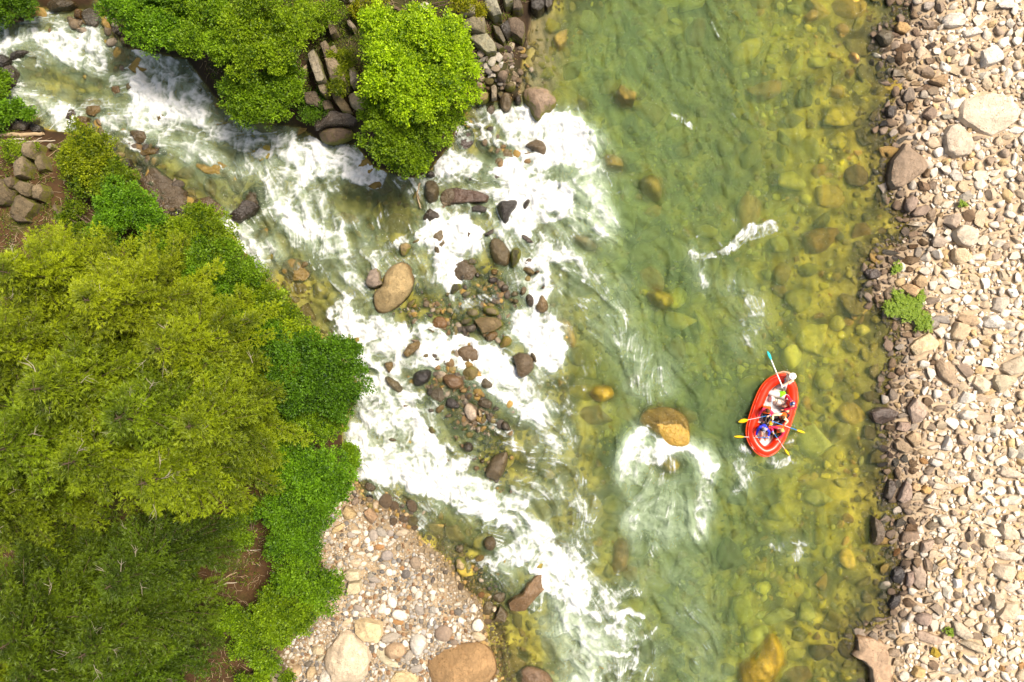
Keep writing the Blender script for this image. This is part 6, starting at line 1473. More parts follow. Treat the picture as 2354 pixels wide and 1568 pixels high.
def shrub(name, circles, z, color, label, cat="shrub", group="leafy shrubs on the creek banks", leaf=.085, dens=170, seed=0, stems=5, flat=.75):
    """circles: (Vx, Vy, V radius) as seen from above; z: height of the crown's middle over its ground"""
    r = np.random.default_rng(seed * 7 + 5)
    cx, cy = np.mean([c[0] for c in circles]), np.mean([c[1] for c in circles])
    gx_, gy_ = VZ(cx, cy, 1.5)
    g = max(gz(gx_, gy_), 0.0)
    x0, y0 = VZ(cx, cy, g + z)
    root = bpy.data.objects.new(name, None); link(root); root.location = (x0, y0, g)
    lobes = []
    for (a, b, rr) in circles:
        zz = g + z
        X, Y = VZ(a, b, zz); R_ = rr * VS * (CAMZ - zz) / CAMZ
        lobes.append((X - x0, Y - y0, z - R_ * .25, R_ * .62))
        k = 6 + int(R_ * 5)
        for i in range(k):
            an = i / k * 6.283 + r.random(); q = R_ * r.uniform(.45, .88); s = R_ * r.uniform(.16, .42)
            lobes.append((X - x0 + q * math.cos(an), Y - y0 + q * math.sin(an), z - R_ * .25 + r.uniform(-.25, .4) * R_ * flat, s))
        for i in range(k // 2):
            an = r.random() * 6.283; q = R_ * r.uniform(.1, .6)
            lobes.append((X - x0 + q * math.cos(an), Y - y0 + q * math.sin(an), z + R_ * r.uniform(.15, .5) * flat, R_ * r.uniform(.2, .36)))
    V, F, sh = crown_leaves(lobes, r, dens, leaf)
    o = obj_np("crown", V, F, M_LEAF, root, smooth=False, attrs={"shade": sh}); o.color = (*color, 1)
    paths = []
    for i in range(min(len(circles) * 2 + stems, 14)):
        l = lobes[r.integers(0, len(lobes))]
        b0 = np.array([r.normal() * .12, r.normal() * .12, -.15]); e = np.array(l[:3])
        mid = (b0 + e) / 2 + np.array([r.normal() * .15, r.normal() * .15, .25])
        t = np.linspace(0, 1, 6)[:, None]
        p = (1 - t) ** 2 * b0 + 2 * t * (1 - t) * mid + t ** 2 * e
        paths.append((p, np.linspace(.055, .015, 6)))
    v, f = tubes_np(paths); obj_np("stem", v, f, M_BARK, root)
    return tag(root, uniq(label), cat, group)

UG = "leafy shrubs on the wooded point"
BGR = "leafy shrubs on the left bank"
G_DEEP, G_MID, G_YEL, G_LIME, G_DARK, G_OLIVE = (.85, 1.0, .9), (1.0, 1.0, .9), (1.2, 1.15, .8), (1.95, 1.8, 1.0), (.55, .70, .8), (1.1, .85, .8)
shrub("alder_shrub", [(300, 15, 62), (345, 55, 62), (395, 65, 55), (330, -30, 70), (400, 0, 70)], 2.2, (.95, 1.15, 1.0), "fresh green rounded shrub overhanging the first big drop", group=UG, seed=1)
shrub("alder_shrub", [(480, 40, 75), (460, -20, 70), (520, 95, 55), (440, 95, 42)], 2.5, (1.15, 1.2, 1.0), "bright green shrub at the top edge with a dark hole in its middle", group=UG, seed=2)
shrub("alder_shrub", [(575, 60, 70), (600, 10, 70), (660, 60, 55), (560, 130, 52), (640, 120, 45)], 2.2, G_YEL, "yellow-green shrub at the top edge among rock and dead brush", group=UG, seed=3)
shrub("alder_shrub", [(545, 195, 52), (590, 215, 62), (640, 200, 56), (570, 245, 44), (625, 250, 40), (660, 165, 42)], 2.0, (.98, 1.05, .8), "olive green shrub hanging over the middle of the white creek", group=UG, seed=4)
t = shrub("alder_tree", [(900, 110, 82), (985, 120, 90), (1030, 175, 72), (950, 190, 90), (870, 60, 55), (960, 60, 60), (880, 170, 60), (1050, 130, 50)], 3.2, G_LIME, "brilliant lime green tree on the wooded point", "tree", UG, leaf=.095, dens=190, seed=5)
shrub("alder_tree", [(905, 285, 75), (975, 290, 72), (920, 345, 62), (960, 365, 42), (1010, 255, 62), (870, 250, 52)], 2.4, (1.05, 1.05, .85), "mid green tree whose tip reaches into the white water", "tree", UG, leaf=.09, seed=6)
shrub("low_bush", [(725, 45, 40), (760, 20, 35), (700, 20, 35)], .9, G_YEL, "thin yellowish bush among the ledge rocks at the top edge", group=UG, seed=7, leaf=.07, dens=110)
shrub("low_bush", [(790, 165, 26), (775, 200, 20), (800, 130, 22), (770, 130, 18)], .8, (1.2, .95, .7), "small straggling bush growing on the overgrown ledge slab", group=UG, seed=8, leaf=.065, dens=90)
shrub("low_bush", [(830, 15, 30), (860, 5, 35), (1060, 10, 30)], .8, (1.7, 1.1, .6), "rusty green brush at the top edge above the lime tree", group=UG, seed=9, leaf=.07, dens=90)
shrub("low_bush", [(735, 240, 26), (710, 265, 22), (700, 225, 20)], .5, G_DARK, "dark green brush in the hollow under the olive shrub", group=UG, seed=10, leaf=.07, dens=110)
shrub("low_bush", [(1080, 12, 20), (1100, 22, 16)], .8, (1.6, 1.0, .5), "orange green tuft on top of the pale cliff block", group=UG, seed=11, leaf=.06, dens=90)
shrub("low_bush", [(10, 10, 45), (60, 15, 28), (-20, 30, 40)], 1.0, G_DARK, "dark bush in the top left corner of the scene", group=BGR, seed=12)
shrub("low_bush", [(5, 180, 18), (-5, 210, 20)], .9, (.8, .9, .8), "little bush at the left edge beside the black boulders", group=BGR, seed=13)
shrub("low_bush", [(15, 255, 26), (40, 250, 20), (-10, 280, 25), (65, 262, 12)], 1.0, (.75, .95, .9), "deep green fir-like bush at the left edge below the rapids", group=BGR, seed=14)
shrub("low_bush", [(25, 345, 24), (65, 345, 18)], .6, (1.2, 1.1, .8), "low green bush between fallen log and outcrop", group=BGR, seed=15, leaf=.07)
shrub("willow_shrub", [(180, 335, 52), (205, 375, 55), (160, 380, 36), (220, 330, 34)], 2.0, (1.35, 1.05, .8), "yellow-green willow shrub beside the outcrop and the upper creek", group=BGR, seed=16)
shrub("willow_shrub", [(240, 415, 52), (270, 400, 38), (195, 420, 44), (290, 425, 30)], 1.8, (.9, .85, .8), "darker green willow shrub just below the yellow-green one", group=BGR, seed=17)
shrub("alder_shrub", [(265, 475, 60), (320, 480, 50), (240, 520, 48), (345, 510, 34)], 2.2, (.8, 1.05, 1.0), "deep green shrub downstream of the willows", group=BGR, seed=18)
shrub("alder_shrub", [(440, 525, 40), (480, 520, 44), (455, 490, 24), (510, 560, 40), (405, 540, 45), (350, 560, 48)], 1.9, (1.15, 1.05, .85), "yellowish green shrub below the blackish boulder of the near bank", group=BGR, seed=19)
shrub("alder_shrub", [(450, 600, 62), (520, 610, 60), (560, 630, 40), (400, 600, 50)], 2.1, (.9, 1.0, .9), "broad green shrub along the amber pool", group=BGR, seed=20)
shrub("alder_shrub", [(590, 665, 44), (620, 700, 50), (560, 690, 55), (655, 720, 36)], 2.0, (1.2, 1.1, .9), "light green shrub at the lower end of the amber pool", group=BGR, seed=21)
shrub("alder_shrub", [(500, 700, 62), (540, 760, 62), (470, 650, 52), (590, 770, 52)], 2.2, (.75, .95, .9), "deep green shrub wedged between the firs and the light green shrub", group=BGR, seed=22)
shrub("alder_shrub", [(680, 755, 40), (700, 780, 34), (650, 775, 38)], 2.0, (1.5, 1.3, .95), "light green shrub with whitish tips above the dark round tree", group=BGR, seed=23)
shrub("alder_tree", [(660, 840, 66), (720, 830, 72), (780, 830, 56), (800, 880, 46), (740, 890, 72), (680, 900, 66), (770, 925, 45), (640, 880, 50), (800, 800, 26)], 3.4, (.52, .72, .75), "dark green round tree leaning over the main white rapid", "tree", BGR, leaf=.09, dens=190, seed=24)
shrub("alder_shrub", [(690, 960, 52), (740, 960, 46), (650, 985, 50), (760, 985, 30), (640, 940, 40)], 2.4, (1.1, 1.15, .95), "pale-speckled green shrub under the dark round tree", group=BGR, seed=25)
shrub("alder_shrub", [(690, 1060, 52), (740, 1080, 52), (780, 1110, 36), (650, 1090, 50), (700, 1120, 62), (760, 1130, 42), (640, 1040, 30)], 2.2, (.8, 1.05, .95), "bright mid green shrub beside the cobbles, at the tail of the white rapid", group=BGR, seed=26)
shrub("alder_shrub", [(640, 1180, 48), (690, 1190, 56), (730, 1180, 42), (650, 1240, 50), (700, 1250, 44)], 2.0, (.68, .9, .85), "deep green shrub at the head of the pebble bar", group=BGR, seed=27)
shrub("alder_shrub", [(700, 1320, 60), (750, 1350, 42), (660, 1340, 46), (720, 1390, 44), (690, 1280, 40)], 1.9, (.85, 1.0, .85), "green shrub spreading onto the split cream block", group=BGR, seed=28)
shrub("alder_shrub", [(620, 1400, 46), (670, 1410, 48), (590, 1440, 40), (640, 1450, 48), (690, 1430, 30)], 1.8, (1.05, 1.05, .8), "yellowish shrub left of the pebble bar", group=BGR, seed=29)
shrub("alder_shrub", [(530, 1420, 36), (560, 1450, 34), (500, 1440, 26), (590, 1500, 34), (620, 1530, 24), (550, 1490, 26)], 1.4, (.95, 1.0, .75), "thin open shrub on bare brown soil at the bottom", group=BGR, seed=30, dens=110)
shrub("low_bush", [(545, 1190, 36), (580, 1170, 24), (520, 1210, 26), (560, 1240, 22)], 1.4, (.75, .8, .7), "dim shrub in the shade between fir and soil", group=BGR, seed=31, dens=120)
shrub("low_bush", [(810, 1045, 18), (800, 1030, 14), (815, 1065, 12)], .8, (1.0, 1.1, .9), "little bush at the water's edge below the dark tree", group=BGR, seed=32, leaf=.07)
shrub("low_bush", [(600, 1560, 24), (660, 1560, 16), (560, 1570, 22)], 1.0, (1.0, 1.0, .7), "small shrub at the bottom edge on the soil", group=BGR, seed=33, dens=110)
shrub("low_bush", [(350, 620, 40), (400, 660, 40), (320, 570, 34), (170, 480, 22), (150, 500, 18), (190, 530, 20)], 1.0, (.8, .75, .65), "dull olive undergrowth bush beside the outcrop", group=BGR, seed=34, dens=110)
FG = "green plants on the rubble bank"
def fern(name, pts, label, n=34, s=.30, seed=0):
    r = np.random.default_rng(400 + seed)
    cx, cy = np.mean([p[0] for p in pts]), np.mean([p[1] for p in pts])
    x0, y0, z0 = on_ground(CW, 1, 3, cx, cy)
    P, D, N, L, W = [], [], [], [], []
    for (a, b, rad) in pts:
        X, Y = CW(1, 3, a, b, z0 + .2); rr = rad * CS
        for k in range(int(n * (rr / .3) ** 2 * 2.2) + 8):
            an = r.random() * 6.283; q = rr * math.sqrt(r.random())
            bx, by = X - x0 + q * math.cos(an), Y - y0 + q * math.sin(an)
            a2 = r.random() * 6.283; d = np.array([math.cos(a2), math.sin(a2), .35]); ln = s * r.uniform(.5, 1)
            hz = r.uniform(.12, .34)
            for t in np.linspace(.15, 1, 8):
                c = np.array([bx, by, hz]) + d * ln * t + np.array([0, 0, -.4 * ln * t * t])
                for sg in (-1, 1):
                    sd_ = np.array([-d[1], d[0], 0]) * sg + d * .6
                    P.append(c); D.append(sd_); N.append([0, 0, 1] + r.normal(size=3) * .3); L.append(.10 * (1.15 - t)); W.append(.035)
    V, F = leaves_np(np.array(P), np.array(D), np.array(N), np.array(L), np.array(W))
    o = obj_np(name, V, F, M_FERN, None, False, {"shade": np.repeat(r.random(len(P)), 4)}, loc=(x0, y0, z0))
    return tag(o, uniq(label), "plant", FG)
fern("fern", [(1230, 1230, 80), (1330, 1260, 75), (1270, 1300, 70), (1130, 1280, 50), (1180, 1140, 40), (1390, 1150, 40), (1370, 1200, 40)], "largest clump of bright green fern at the rubble bank's waterline", seed=1)
fern("fern", [(1420, 1360, 55), (1400, 1410, 45), (1460, 1420, 36)], "smaller clump of green fern just below the largest one", seed=2)
fern("fern", [(1180, 880, 36), (1170, 910, 26)], "little green plant among brown stones above the fern clumps", seed=3, s=.2)
fern("fern", [(1785, 312, 26)], "thin green sprig under the grey stone high on the bank", seed=4, s=.2)
fern("fern", [(1655, 1104 + (511.25 - 171) / 0.10907, 34)], "tiny bright green tuft low on the rubble bank", seed=5, s=.16)
fern("fern", [(1082, 1215, 22)], "small floating green sprig at the water beside the largest fern", seed=6, s=.15)

# ---------------------------------------------------------------- conifers
def conifer_parts(seed, H=9.0, Rm=3.2):
    r = np.random.default_rng(seed)
    trunk = [(np.array([[0, 0, -.4], [0.03, .02, H * .35], [.05, -.02, H * .7], [0, 0, H]]), np.array([.2, .15, .09, .02]))]
    limbs, P, D, N, L, W, SH = [], [], [], [], [], [], []
    twigs = []
    z = H * .22
    while z < H * .985:
        q = (z - H * .22) / (H * .78)
        Lb = Rm * (1 - q) ** .75 * (0.55 + .45 * min(1, q * 5 + .5)) + .12
        nb = int(r.integers(5, 8)) if q < .9 else 4
        a0 = r.random() * 6.283
        for b in range(nb):
            an = a0 + b / nb * 6.283 + r.normal() * .18
            ln = Lb * r.uniform(.72, 1.12)
            d = np.array([math.cos(an), math.sin(an), 0]); s = np.array([-d[1], d[0], 0])
            t = np.linspace(0, 1, 7)
            rise = .30 - .25 * (1 - q)
            pts = np.array([0, 0, z]) + d * (t * ln)[:, None] + np.array([0, 0, 1]) * (rise * ln * t - .22 * ln * t ** 2 + .10 * ln * t ** 3)[:, None] + s * (r.normal() * .12 * ln * t ** 2)[:, None]
            limbs.append((pts, np.linspace(.012, .004, 7) * (.6 + ln / Rm)))
            tone = r.random()
            k = max(3, int(ln / .17))
            for i in range(k):
                u = .05 + .95 * (i + r.random() * .6) / k
                if u > 1: u = 1
                c = np.array([np.interp(u, t, pts[:, j]) for j in range(3)])
                sl = (.18 + .42 * ln * .35 * (1 - u * .75)) * r.uniform(.7, 1.2)
                for sg in (-1, 1, 0):
                    if sg == 0 and r.random() < .4 and u < .9: continue
                    dir_ = d * (.75 if sg else 1.0) + s * sg * .8 + np.array([0, 0, r.uniform(-.05, .28)])
                    dir_ /= np.linalg.norm(dir_)
                    m = max(2, int(sl / .10))
                    for w in range(m):
                        o = c + dir_ * sl * (w + 1) / m + np.array([0, 0, -.05 * (w / m) ** 2])
                        nn = 9
                        jit = r.normal(size=(nn, 3)) * .55
                        dd = dir_ * .9 + jit
                        P.append(np.repeat(o[None], nn, 0)); D.append(dd)
                        N.append(np.array([0, 0, 1.0]) + r.normal(size=(nn, 3)) * .5)
                        L.append(r.uniform(.11, .22, nn)); W.append(r.uniform(.018, .036, nn))
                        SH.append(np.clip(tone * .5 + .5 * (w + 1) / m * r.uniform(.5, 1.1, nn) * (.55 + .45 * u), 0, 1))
            if r.random() < .08 and .15 < q < .96:
                c = pts[int(r.integers(2, 6))] + np.array([0, 0, .10])
                e0 = c + d * r.uniform(.35, .75) + s * r.normal() * .15 + np.array([0, 0, r.uniform(.1, .32)])
                m0 = (c + e0) / 2 + r.normal(size=3) * .05
                ant = [(np.array([c, m0, e0]), np.array([.012, .009, .003]))]
                for w in range(int(r.integers(2, 5))):
                    b0 = c + (e0 - c) * r.uniform(.25, .75)
                    e1 = b0 + d * r.uniform(.12, .35) + s * r.choice([-1, 1]) * r.uniform(.08, .28) + np.array([0, 0, r.uniform(0, .12)])
                    ant.append((np.array([b0, (b0 + e1) / 2 + r.normal(size=3) * .02, e1]), np.array([.008, .006, .002])))
                twigs.append(ant)
        z += (.34 + .14 * r.random()) * (1.15 - .5 * q) * H / 9
    return trunk, limbs, np.concatenate(P), np.concatenate(D), np.concatenate(N), np.concatenate(L), np.concatenate(W), np.concatenate(SH), twigs
TG = "firs of the left bank"
FIRS = []
for s in range(5):
    tr, li, P, D, N, L, W, SH, tw = conifer_parts(900 + s)
    v, f = leaves_np(P, D, N, L, W)
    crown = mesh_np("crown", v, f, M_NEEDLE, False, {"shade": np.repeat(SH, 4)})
    v, f = tubes_np(tr, 8); trunk = mesh_np("trunk", v, f, M_BARK)
    v, f = tubes_np(li, 4); limb = mesh_np("limbs", v, f, M_BARK)
    twg = []
    for ant in tw:
        v, f = tubes_np(ant, 3); twg.append(mesh_np("bare_twig", v, f, M_TWIG))
    FIRS.append((crown, trunk, limb, *twg))
    print("fir", len(crown.polygons))
def fir(vx, vy, h, spread, proto, color, label, rot):
    """vx, vy: where the tree's middle shows from above"""
    sc = h / 9.0
    x, y = VZ(vx, vy, 0.0)
    for _ in range(4):
        g = max(gz(x, y), 0.0)
        x, y = VZ(vx, vy, g + h * .62)
    root = bpy.data.objects.new("fir_tree", None); link(root)
    root.location = (x, y, g); root.rotation_euler = (0, 0, R(rot)); 
    root.scale = (spread / 3.2, spread / 3.2, sc)
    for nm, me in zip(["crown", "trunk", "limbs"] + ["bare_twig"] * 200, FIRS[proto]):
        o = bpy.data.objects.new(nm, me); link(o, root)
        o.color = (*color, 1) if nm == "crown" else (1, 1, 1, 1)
    return tag(root, uniq(label), "tree", TG)
fir(120, 640, 7.5, 3.0, 0, (1.35, 1.25, .9), "bright yellow-green fir below the rock outcrop at the left edge", 10)
fir(300, 700, 8.0, 3.4, 1, (1.30, 1.18, .9), "yellow-green fir with many bare twigs behind the bank shrubs", 70)
fir(440, 800, 7.5, 3.2, 2, (1.15, 1.08, .9), "yellow-green fir next to the deep green shrub", 130)
fir(60, 800, 8.5, 3.3, 3, (1.1, 1.05, .9), "fir at the left edge in the middle of the forest", 200)
fir(220, 880, 9.5, 3.5, 4, (1.0, 1.0, .9), "tall mid green fir at the heart of the forest", 260)
fir(380, 940, 9.0, 3.3, 0, (.88, .95, .9), "mid green fir left of the dark round tree, with shadowy hollows", 320)
fir(510, 960, 8.0, 3.2, 1, (1.0, .98, .85), "olive green fir touching the dark round tree", 15)
fir(110, 1010, 9.0, 3.4, 2, (.85, .92, .9), "darker fir at the left edge below mid forest", 50)
fir(265, 1035, 8.5, 3.2, 3, (1.05, 1.05, .9), "lighter fir above the dark gap in the forest", 100)
fir(420, 1075, 8.5, 3.2, 4, (1.12, 1.1, .9), "yellow-green fir beside the bare brown soil", 160)
fir(20, 1150, 8.0, 3.1, 0, (0.83, 0.84, .9), "fir at the left edge beside the dark gap", 220)
fir(150, 1400, 9.0, 3.2, 1, (0.48, 0.56, .8), "dark fir below the gap in the forest", 280)
fir(345, 1290, 8.0, 2.7, 2, (0.42, 0.52, .75), "dull dark fir beside the brown soil", 340)
fir(60, 1390, 8.5, 3.3, 3, (0.58, 0.65, .85), "mid green fir at the lower left edge", 30)
fir(300, 1425, 8.5, 3.0, 4, (0.50, 0.59, .8), "fir by the soil patch near the bottom edge", 80)
fir(180, 1480, 9.0, 3.2, 0, (0.53, 0.62, .85), "fir near the bottom edge, second from the corner", 120)
fir(40, 1530, 9.0, 3.1, 1, (1.26, 1.20, .9), "brightest yellow fir in the bottom left corner", 190)
fir(310, 1560, 7.5, 2.9, 2, (0.45, 0.59, .8), "deep green fir cut by the bottom edge", 250)
fir(-90, 930, 9.0, 3.3, 3, (1.0, 1.0, .9), "fir cut by the left edge, half of its crown out of view", 300)

# ---------------------------------------------------------------- undergrowth, dead wood
def undergrowth():
    r = np.random.default_rng(77)
    n = 60000
    x = r.uniform(-30, 1, n); y = r.uniform(-21, 20, n)
    ll, ul, tl, bar_ = (gfield(F, x, y) for F in (G_ll, G_ul, G_tl, G_bar))
    ok = ((ll > .5) & (bar_ < .15) | (ul > .5) | (tl > .3)) & (fbm(x, y, 1.4, 555, 3) + r.normal(0, .05, n) > .54)
    x, y = x[ok], y[ok]
    m = 5
    X = np.repeat(x, m) + r.normal(0, .06, len(x) * m); Y = np.repeat(y, m) + r.normal(0, .06, len(x) * m)
    Z = gzv(X, Y) + r.uniform(.02, .16, len(X))
    a = r.random(len(X)) * 6.283
    D = np.stack([np.cos(a), np.sin(a), r.uniform(-.1, .5, len(X))], 1)
    N = np.array([0, 0, 1.0]) + r.normal(size=(len(X), 3)) * .5
    V, F = leaves_np(np.stack([X, Y, Z], 1), D, N, r.uniform(.05, .10, len(X)), r.uniform(.03, .055, len(X)))
    o = obj_np("undergrowth", V, F, M_LEAF, None, False, {"shade": np.repeat(r.random(len(X)) * .6, 4)}); o.color = (1.0, .85, .7, 1)
    tag(o, kind="stuff")
    # needles, sticks and bark on the soil
    n = 26000
    x = r.uniform(-30, 1, n); y = r.uniform(-21, 20, n)
    ok = ((gfield(G_ll, x, y) > .7) & (gfield(G_bar, x, y) < .2)) | (gfield(G_ul, x, y) > .6)
    x, y = x[ok], y[ok]
    paths = []
    for i in range(len(x)):
        if r.random() > .5: continue
        a = r.random() * 6.283; l = r.uniform(.12, .55); dx, dy = math.cos(a) * l, math.sin(a) * l
        p = np.array([[x[i], y[i], 0], [x[i] + dx * .5 + r.normal() * .03, y[i] + dy * .5 + r.normal() * .03, 0], [x[i] + dx, y[i] + dy, 0]])
        p[:, 2] = gzv(p[:, 0], p[:, 1]) + .03 + r.random(3) * .05
        paths.append((p, np.array([.012, .010, .005]) * r.uniform(.6, 1.5)))
    v, f = tubes_np(paths, 3)
    o = obj_np("forest_litter", v, f, M_DEAD); tag(o, kind="stuff")
undergrowth()
def log(name, pts, r0, r1, label, mat, side=(), cat="log", group=None):
    P = []
    for (a, b) in pts:
        x, y, z = on_ground(VZ, a, b); P.append([x, y, max(z, .02) + r0 * .8])
    P = np.array(P); t = np.linspace(0, 1, len(P)); tt = np.linspace(0, 1, 14)
    Q = np.stack([np.interp(tt, t, P[:, i]) for i in range(3)], 1)
    Q += np.random.default_rng(len(pts)).normal(size=Q.shape) * r0 * .18
    paths = [(Q, np.linspace(r0, r1, 14))]
    for (k, dx, dy, l) in side:
        c = Q[k]; e = c + np.array([dx, dy, .15]) * l
        paths.append((np.array([c, (c + e) / 2 + [0, 0, .05], e]), np.array([r1 * 1.1, r1 * .8, r1 * .4])))
    v, f = tubes_np(paths, 8)
    o0 = Q.mean(0)
    o = obj_np(name, v - o0, f, mat, loc=tuple(o0))
    return tag(o, uniq(label), cat, group)
log("fallen_log", [(-40, 306), (0, 310), (60, 311), (104, 309)], .13, .09, "thick brown fallen log at the left edge beside the creek", M_DEAD)
log("fallen_branch", [(0, 330), (30, 329), (80, 325), (128, 324)], .05, .03, "long pale bare branch with forked ends, below the fallen log", M_TWIG, [(4, .6, -.5, .5), (3, .3, -.6, .4), (9, .7, .3, .5)], "branch")
log("fallen_branch", [(20, 322), (45, 320), (60, 321)], .05, .04, "short thick branch lying between log and pale branch", M_TWIG, (), "branch")
log("dead_branch", [(555, 1075), (580, 1085), (605, 1070)], .045, .02, "tan dead branch on the brush pile under the shrubs", M_TWIG, [(5, .5, .6, .6), (8, -.3, -.7, .5), (6, .8, -.2, .7), (9, .2, .8, .5)], "branch")
log("dead_branch", [(562, 1095), (590, 1078), (612, 1062)], .03, .015, "thin pale stick crossing the tan dead branch", M_TWIG, [(4, .4, -.6, .4)], "branch")
log("dead_branch", [(480, 1370), (492, 1350), (520, 1340), (545, 1338)], .05, .02, "curved whitish dead stick on the brown soil", M_TWIG, (), "branch")
log("dead_branch", [(500, 1340), (530, 1320), (545, 1315)], .035, .02, "short orange brown stick on the brown soil", M_DEAD, (), "branch")
log("dead_branch", [(545, 1262), (575, 1265), (600, 1263)], .03, .015, "straight pale twig beside the dim shrub", M_TWIG, (), "branch")
log("dead_branch", [(965, 420), (958, 450), (968, 480)], .05, .03, "dark snag at the foot of the mid green tree's tip", M_DEAD, [(6, .3, -.5, .6)], "branch")
# ---------------------------------------------------------------- raft
M_RED = plain("raft_rubber", (0.72, 0.022, 0.001), 0.32, 0.35, 0, .05)
M_REDD = plain("raft_strip", (0.76, 0.06, 0.004), 0.35, 0.3, 0, .05)
M_FLOOR = plain("raft_floor_fabric", (0.46, 0.43, 0.42), 0.6, 0.3, .2, .08)
M_PATCH = plain("pale_patch", (0.75, 0.55, 0.50), 0.5, 0.3, 0, .05)
M_ROPE = plain("pale_rope", (0.74, 0.36, 0.26), 0.7, 0.2, 0, .1)
M_YEL = plain("yellow_blade", (0.85, 0.50, 0.004), 0.35, 0.4, 0, .04)
M_PINK = plain("pink_white_shaft", (0.78, 0.55, 0.56), 0.4, 0.4, 0, .04)
M_BLUE = plain("blue_shaft", (0.03, 0.22, 0.58), 0.4, 0.4, 0, .04)
M_TEAL = plain("teal_blade", (0.02, 0.42, 0.42), 0.4, 0.4, 0, .05)
M_WHT = plain("white_plastic", (0.82, 0.78, 0.74), 0.4, 0.4, 0, .03)
M_SKIN = plain("skin", (0.62, 0.34, 0.22), 0.55, 0.35, 0, .06)
M_BLK = plain("black_fabric", (0.02, 0.017, 0.02), 0.8, 0.2, 0, .2)
M_EYE = plain("eye_dark", (0.02, 0.015, 0.012), 0.2, 0.5, 0, .0)
def fab(name, c): return plain(name, c, 0.85, 0.15, .3, .12)
M_CREAM = fab("cream_fabric", (0.80, 0.70, 0.58)); M_ORANGE = fab("orange_vest", (0.75, 0.10, 0.01)); M_MAG = fab("pink_jacket", (0.68, 0.035, 0.09)); M_RASP = fab("raspberry_jacket", (0.62, 0.02, 0.045))
M_JBLUE = fab("blue_jacket", (0.03, 0.04, 0.52)); M_GREYF = fab("grey_fabric", (0.42, 0.38, 0.40)); M_PALEY = fab("pale_yellow_top", (0.82, 0.74, 0.42)); M_GCAP = fab("grey_cap", (0.28, 0.26, 0.31))
M_HAIRB = fab("brown_hair", (0.11, 0.055, 0.02)); M_HAIRY = fab("blond_hair", (0.62, 0.36, 0.12)); M_NAVY = fab("navy_cap", (0.05, 0.06, 0.16)); M_LBLUE = fab("light_blue_cap", (0.42, 0.62, 0.78)); M_WHAT = fab("white_hat", (0.80, 0.74, 0.72)); M_LIME = fab("lime_bag", (0.22, 0.70, 0.01)); M_SAGE = fab("sage_cloth", (0.30, 0.52, 0.30)); M_OLV = fab("dark_olive", (0.05, 0.045, 0.02)); M_YBALL = plain("yellow_bucket", (0.80, 0.46, 0.01), .4, .4, 0, .04)

def RA(x, y, z): return NW(2900 + x / 6.533, 1380 + y / 6.533, z)
def RBx(x, y, z): return NW(2900 + x / 6.03, 1590 + y / 6.03, z)
OUT = [(3130, 1493), (3152, 1502), (3172, 1521), (3187, 1548), (3192, 1594), (3188, 1618), (3176, 1660), (3159, 1714), (3133, 1774), (3103, 1811), (3067, 1826), (3038, 1823), (3007, 1796), (2987, 1757), (2983, 1722), (2992, 1682), (3007, 1634), (3017, 1605), (3035, 1561), (3053, 1534), (3077, 1511), (3102, 1499)]
def sweep_closed(P, rad, sides=16, flat=1.0):
    n = len(P)
    t = np.roll(P, -1, 0) - np.roll(P, 1, 0); t /= np.linalg.norm(t, axis=1)[:, None]
    up = np.array([0, 0, 1.0]); s = np.cross(t, up); s /= np.linalg.norm(s, axis=1)[:, None]
    u = np.cross(s, t)
    an = np.arange(sides) / sides * 2 * math.pi
    ring = P[:, None] + (s[:, None] * np.cos(an)[None, :, None] + u[:, None] * np.sin(an)[None, :, None] * flat) * np.asarray(rad)[:, None, None]
    F = []
    for i in range(n):
        for j in range(sides):
            F.append([i * sides + j, ((i + 1) % n) * sides + j, ((i + 1) % n) * sides + (j + 1) % sides, i * sides + (j + 1) % sides])
    return ring.reshape(-1, 3), np.array(F), ring
raft_c = np.array([*NW(3088, 1660, .2), 0.0])
bow = np.array(NW(3052, 1825, 0)); stern = np.array(NW(3142, 1495, 0))
AX = (stern - bow) / np.linalg.norm(stern - bow)             # bow -> stern
SX = np.array([AX[1], -AX[0]])                               # towards the rubble bank
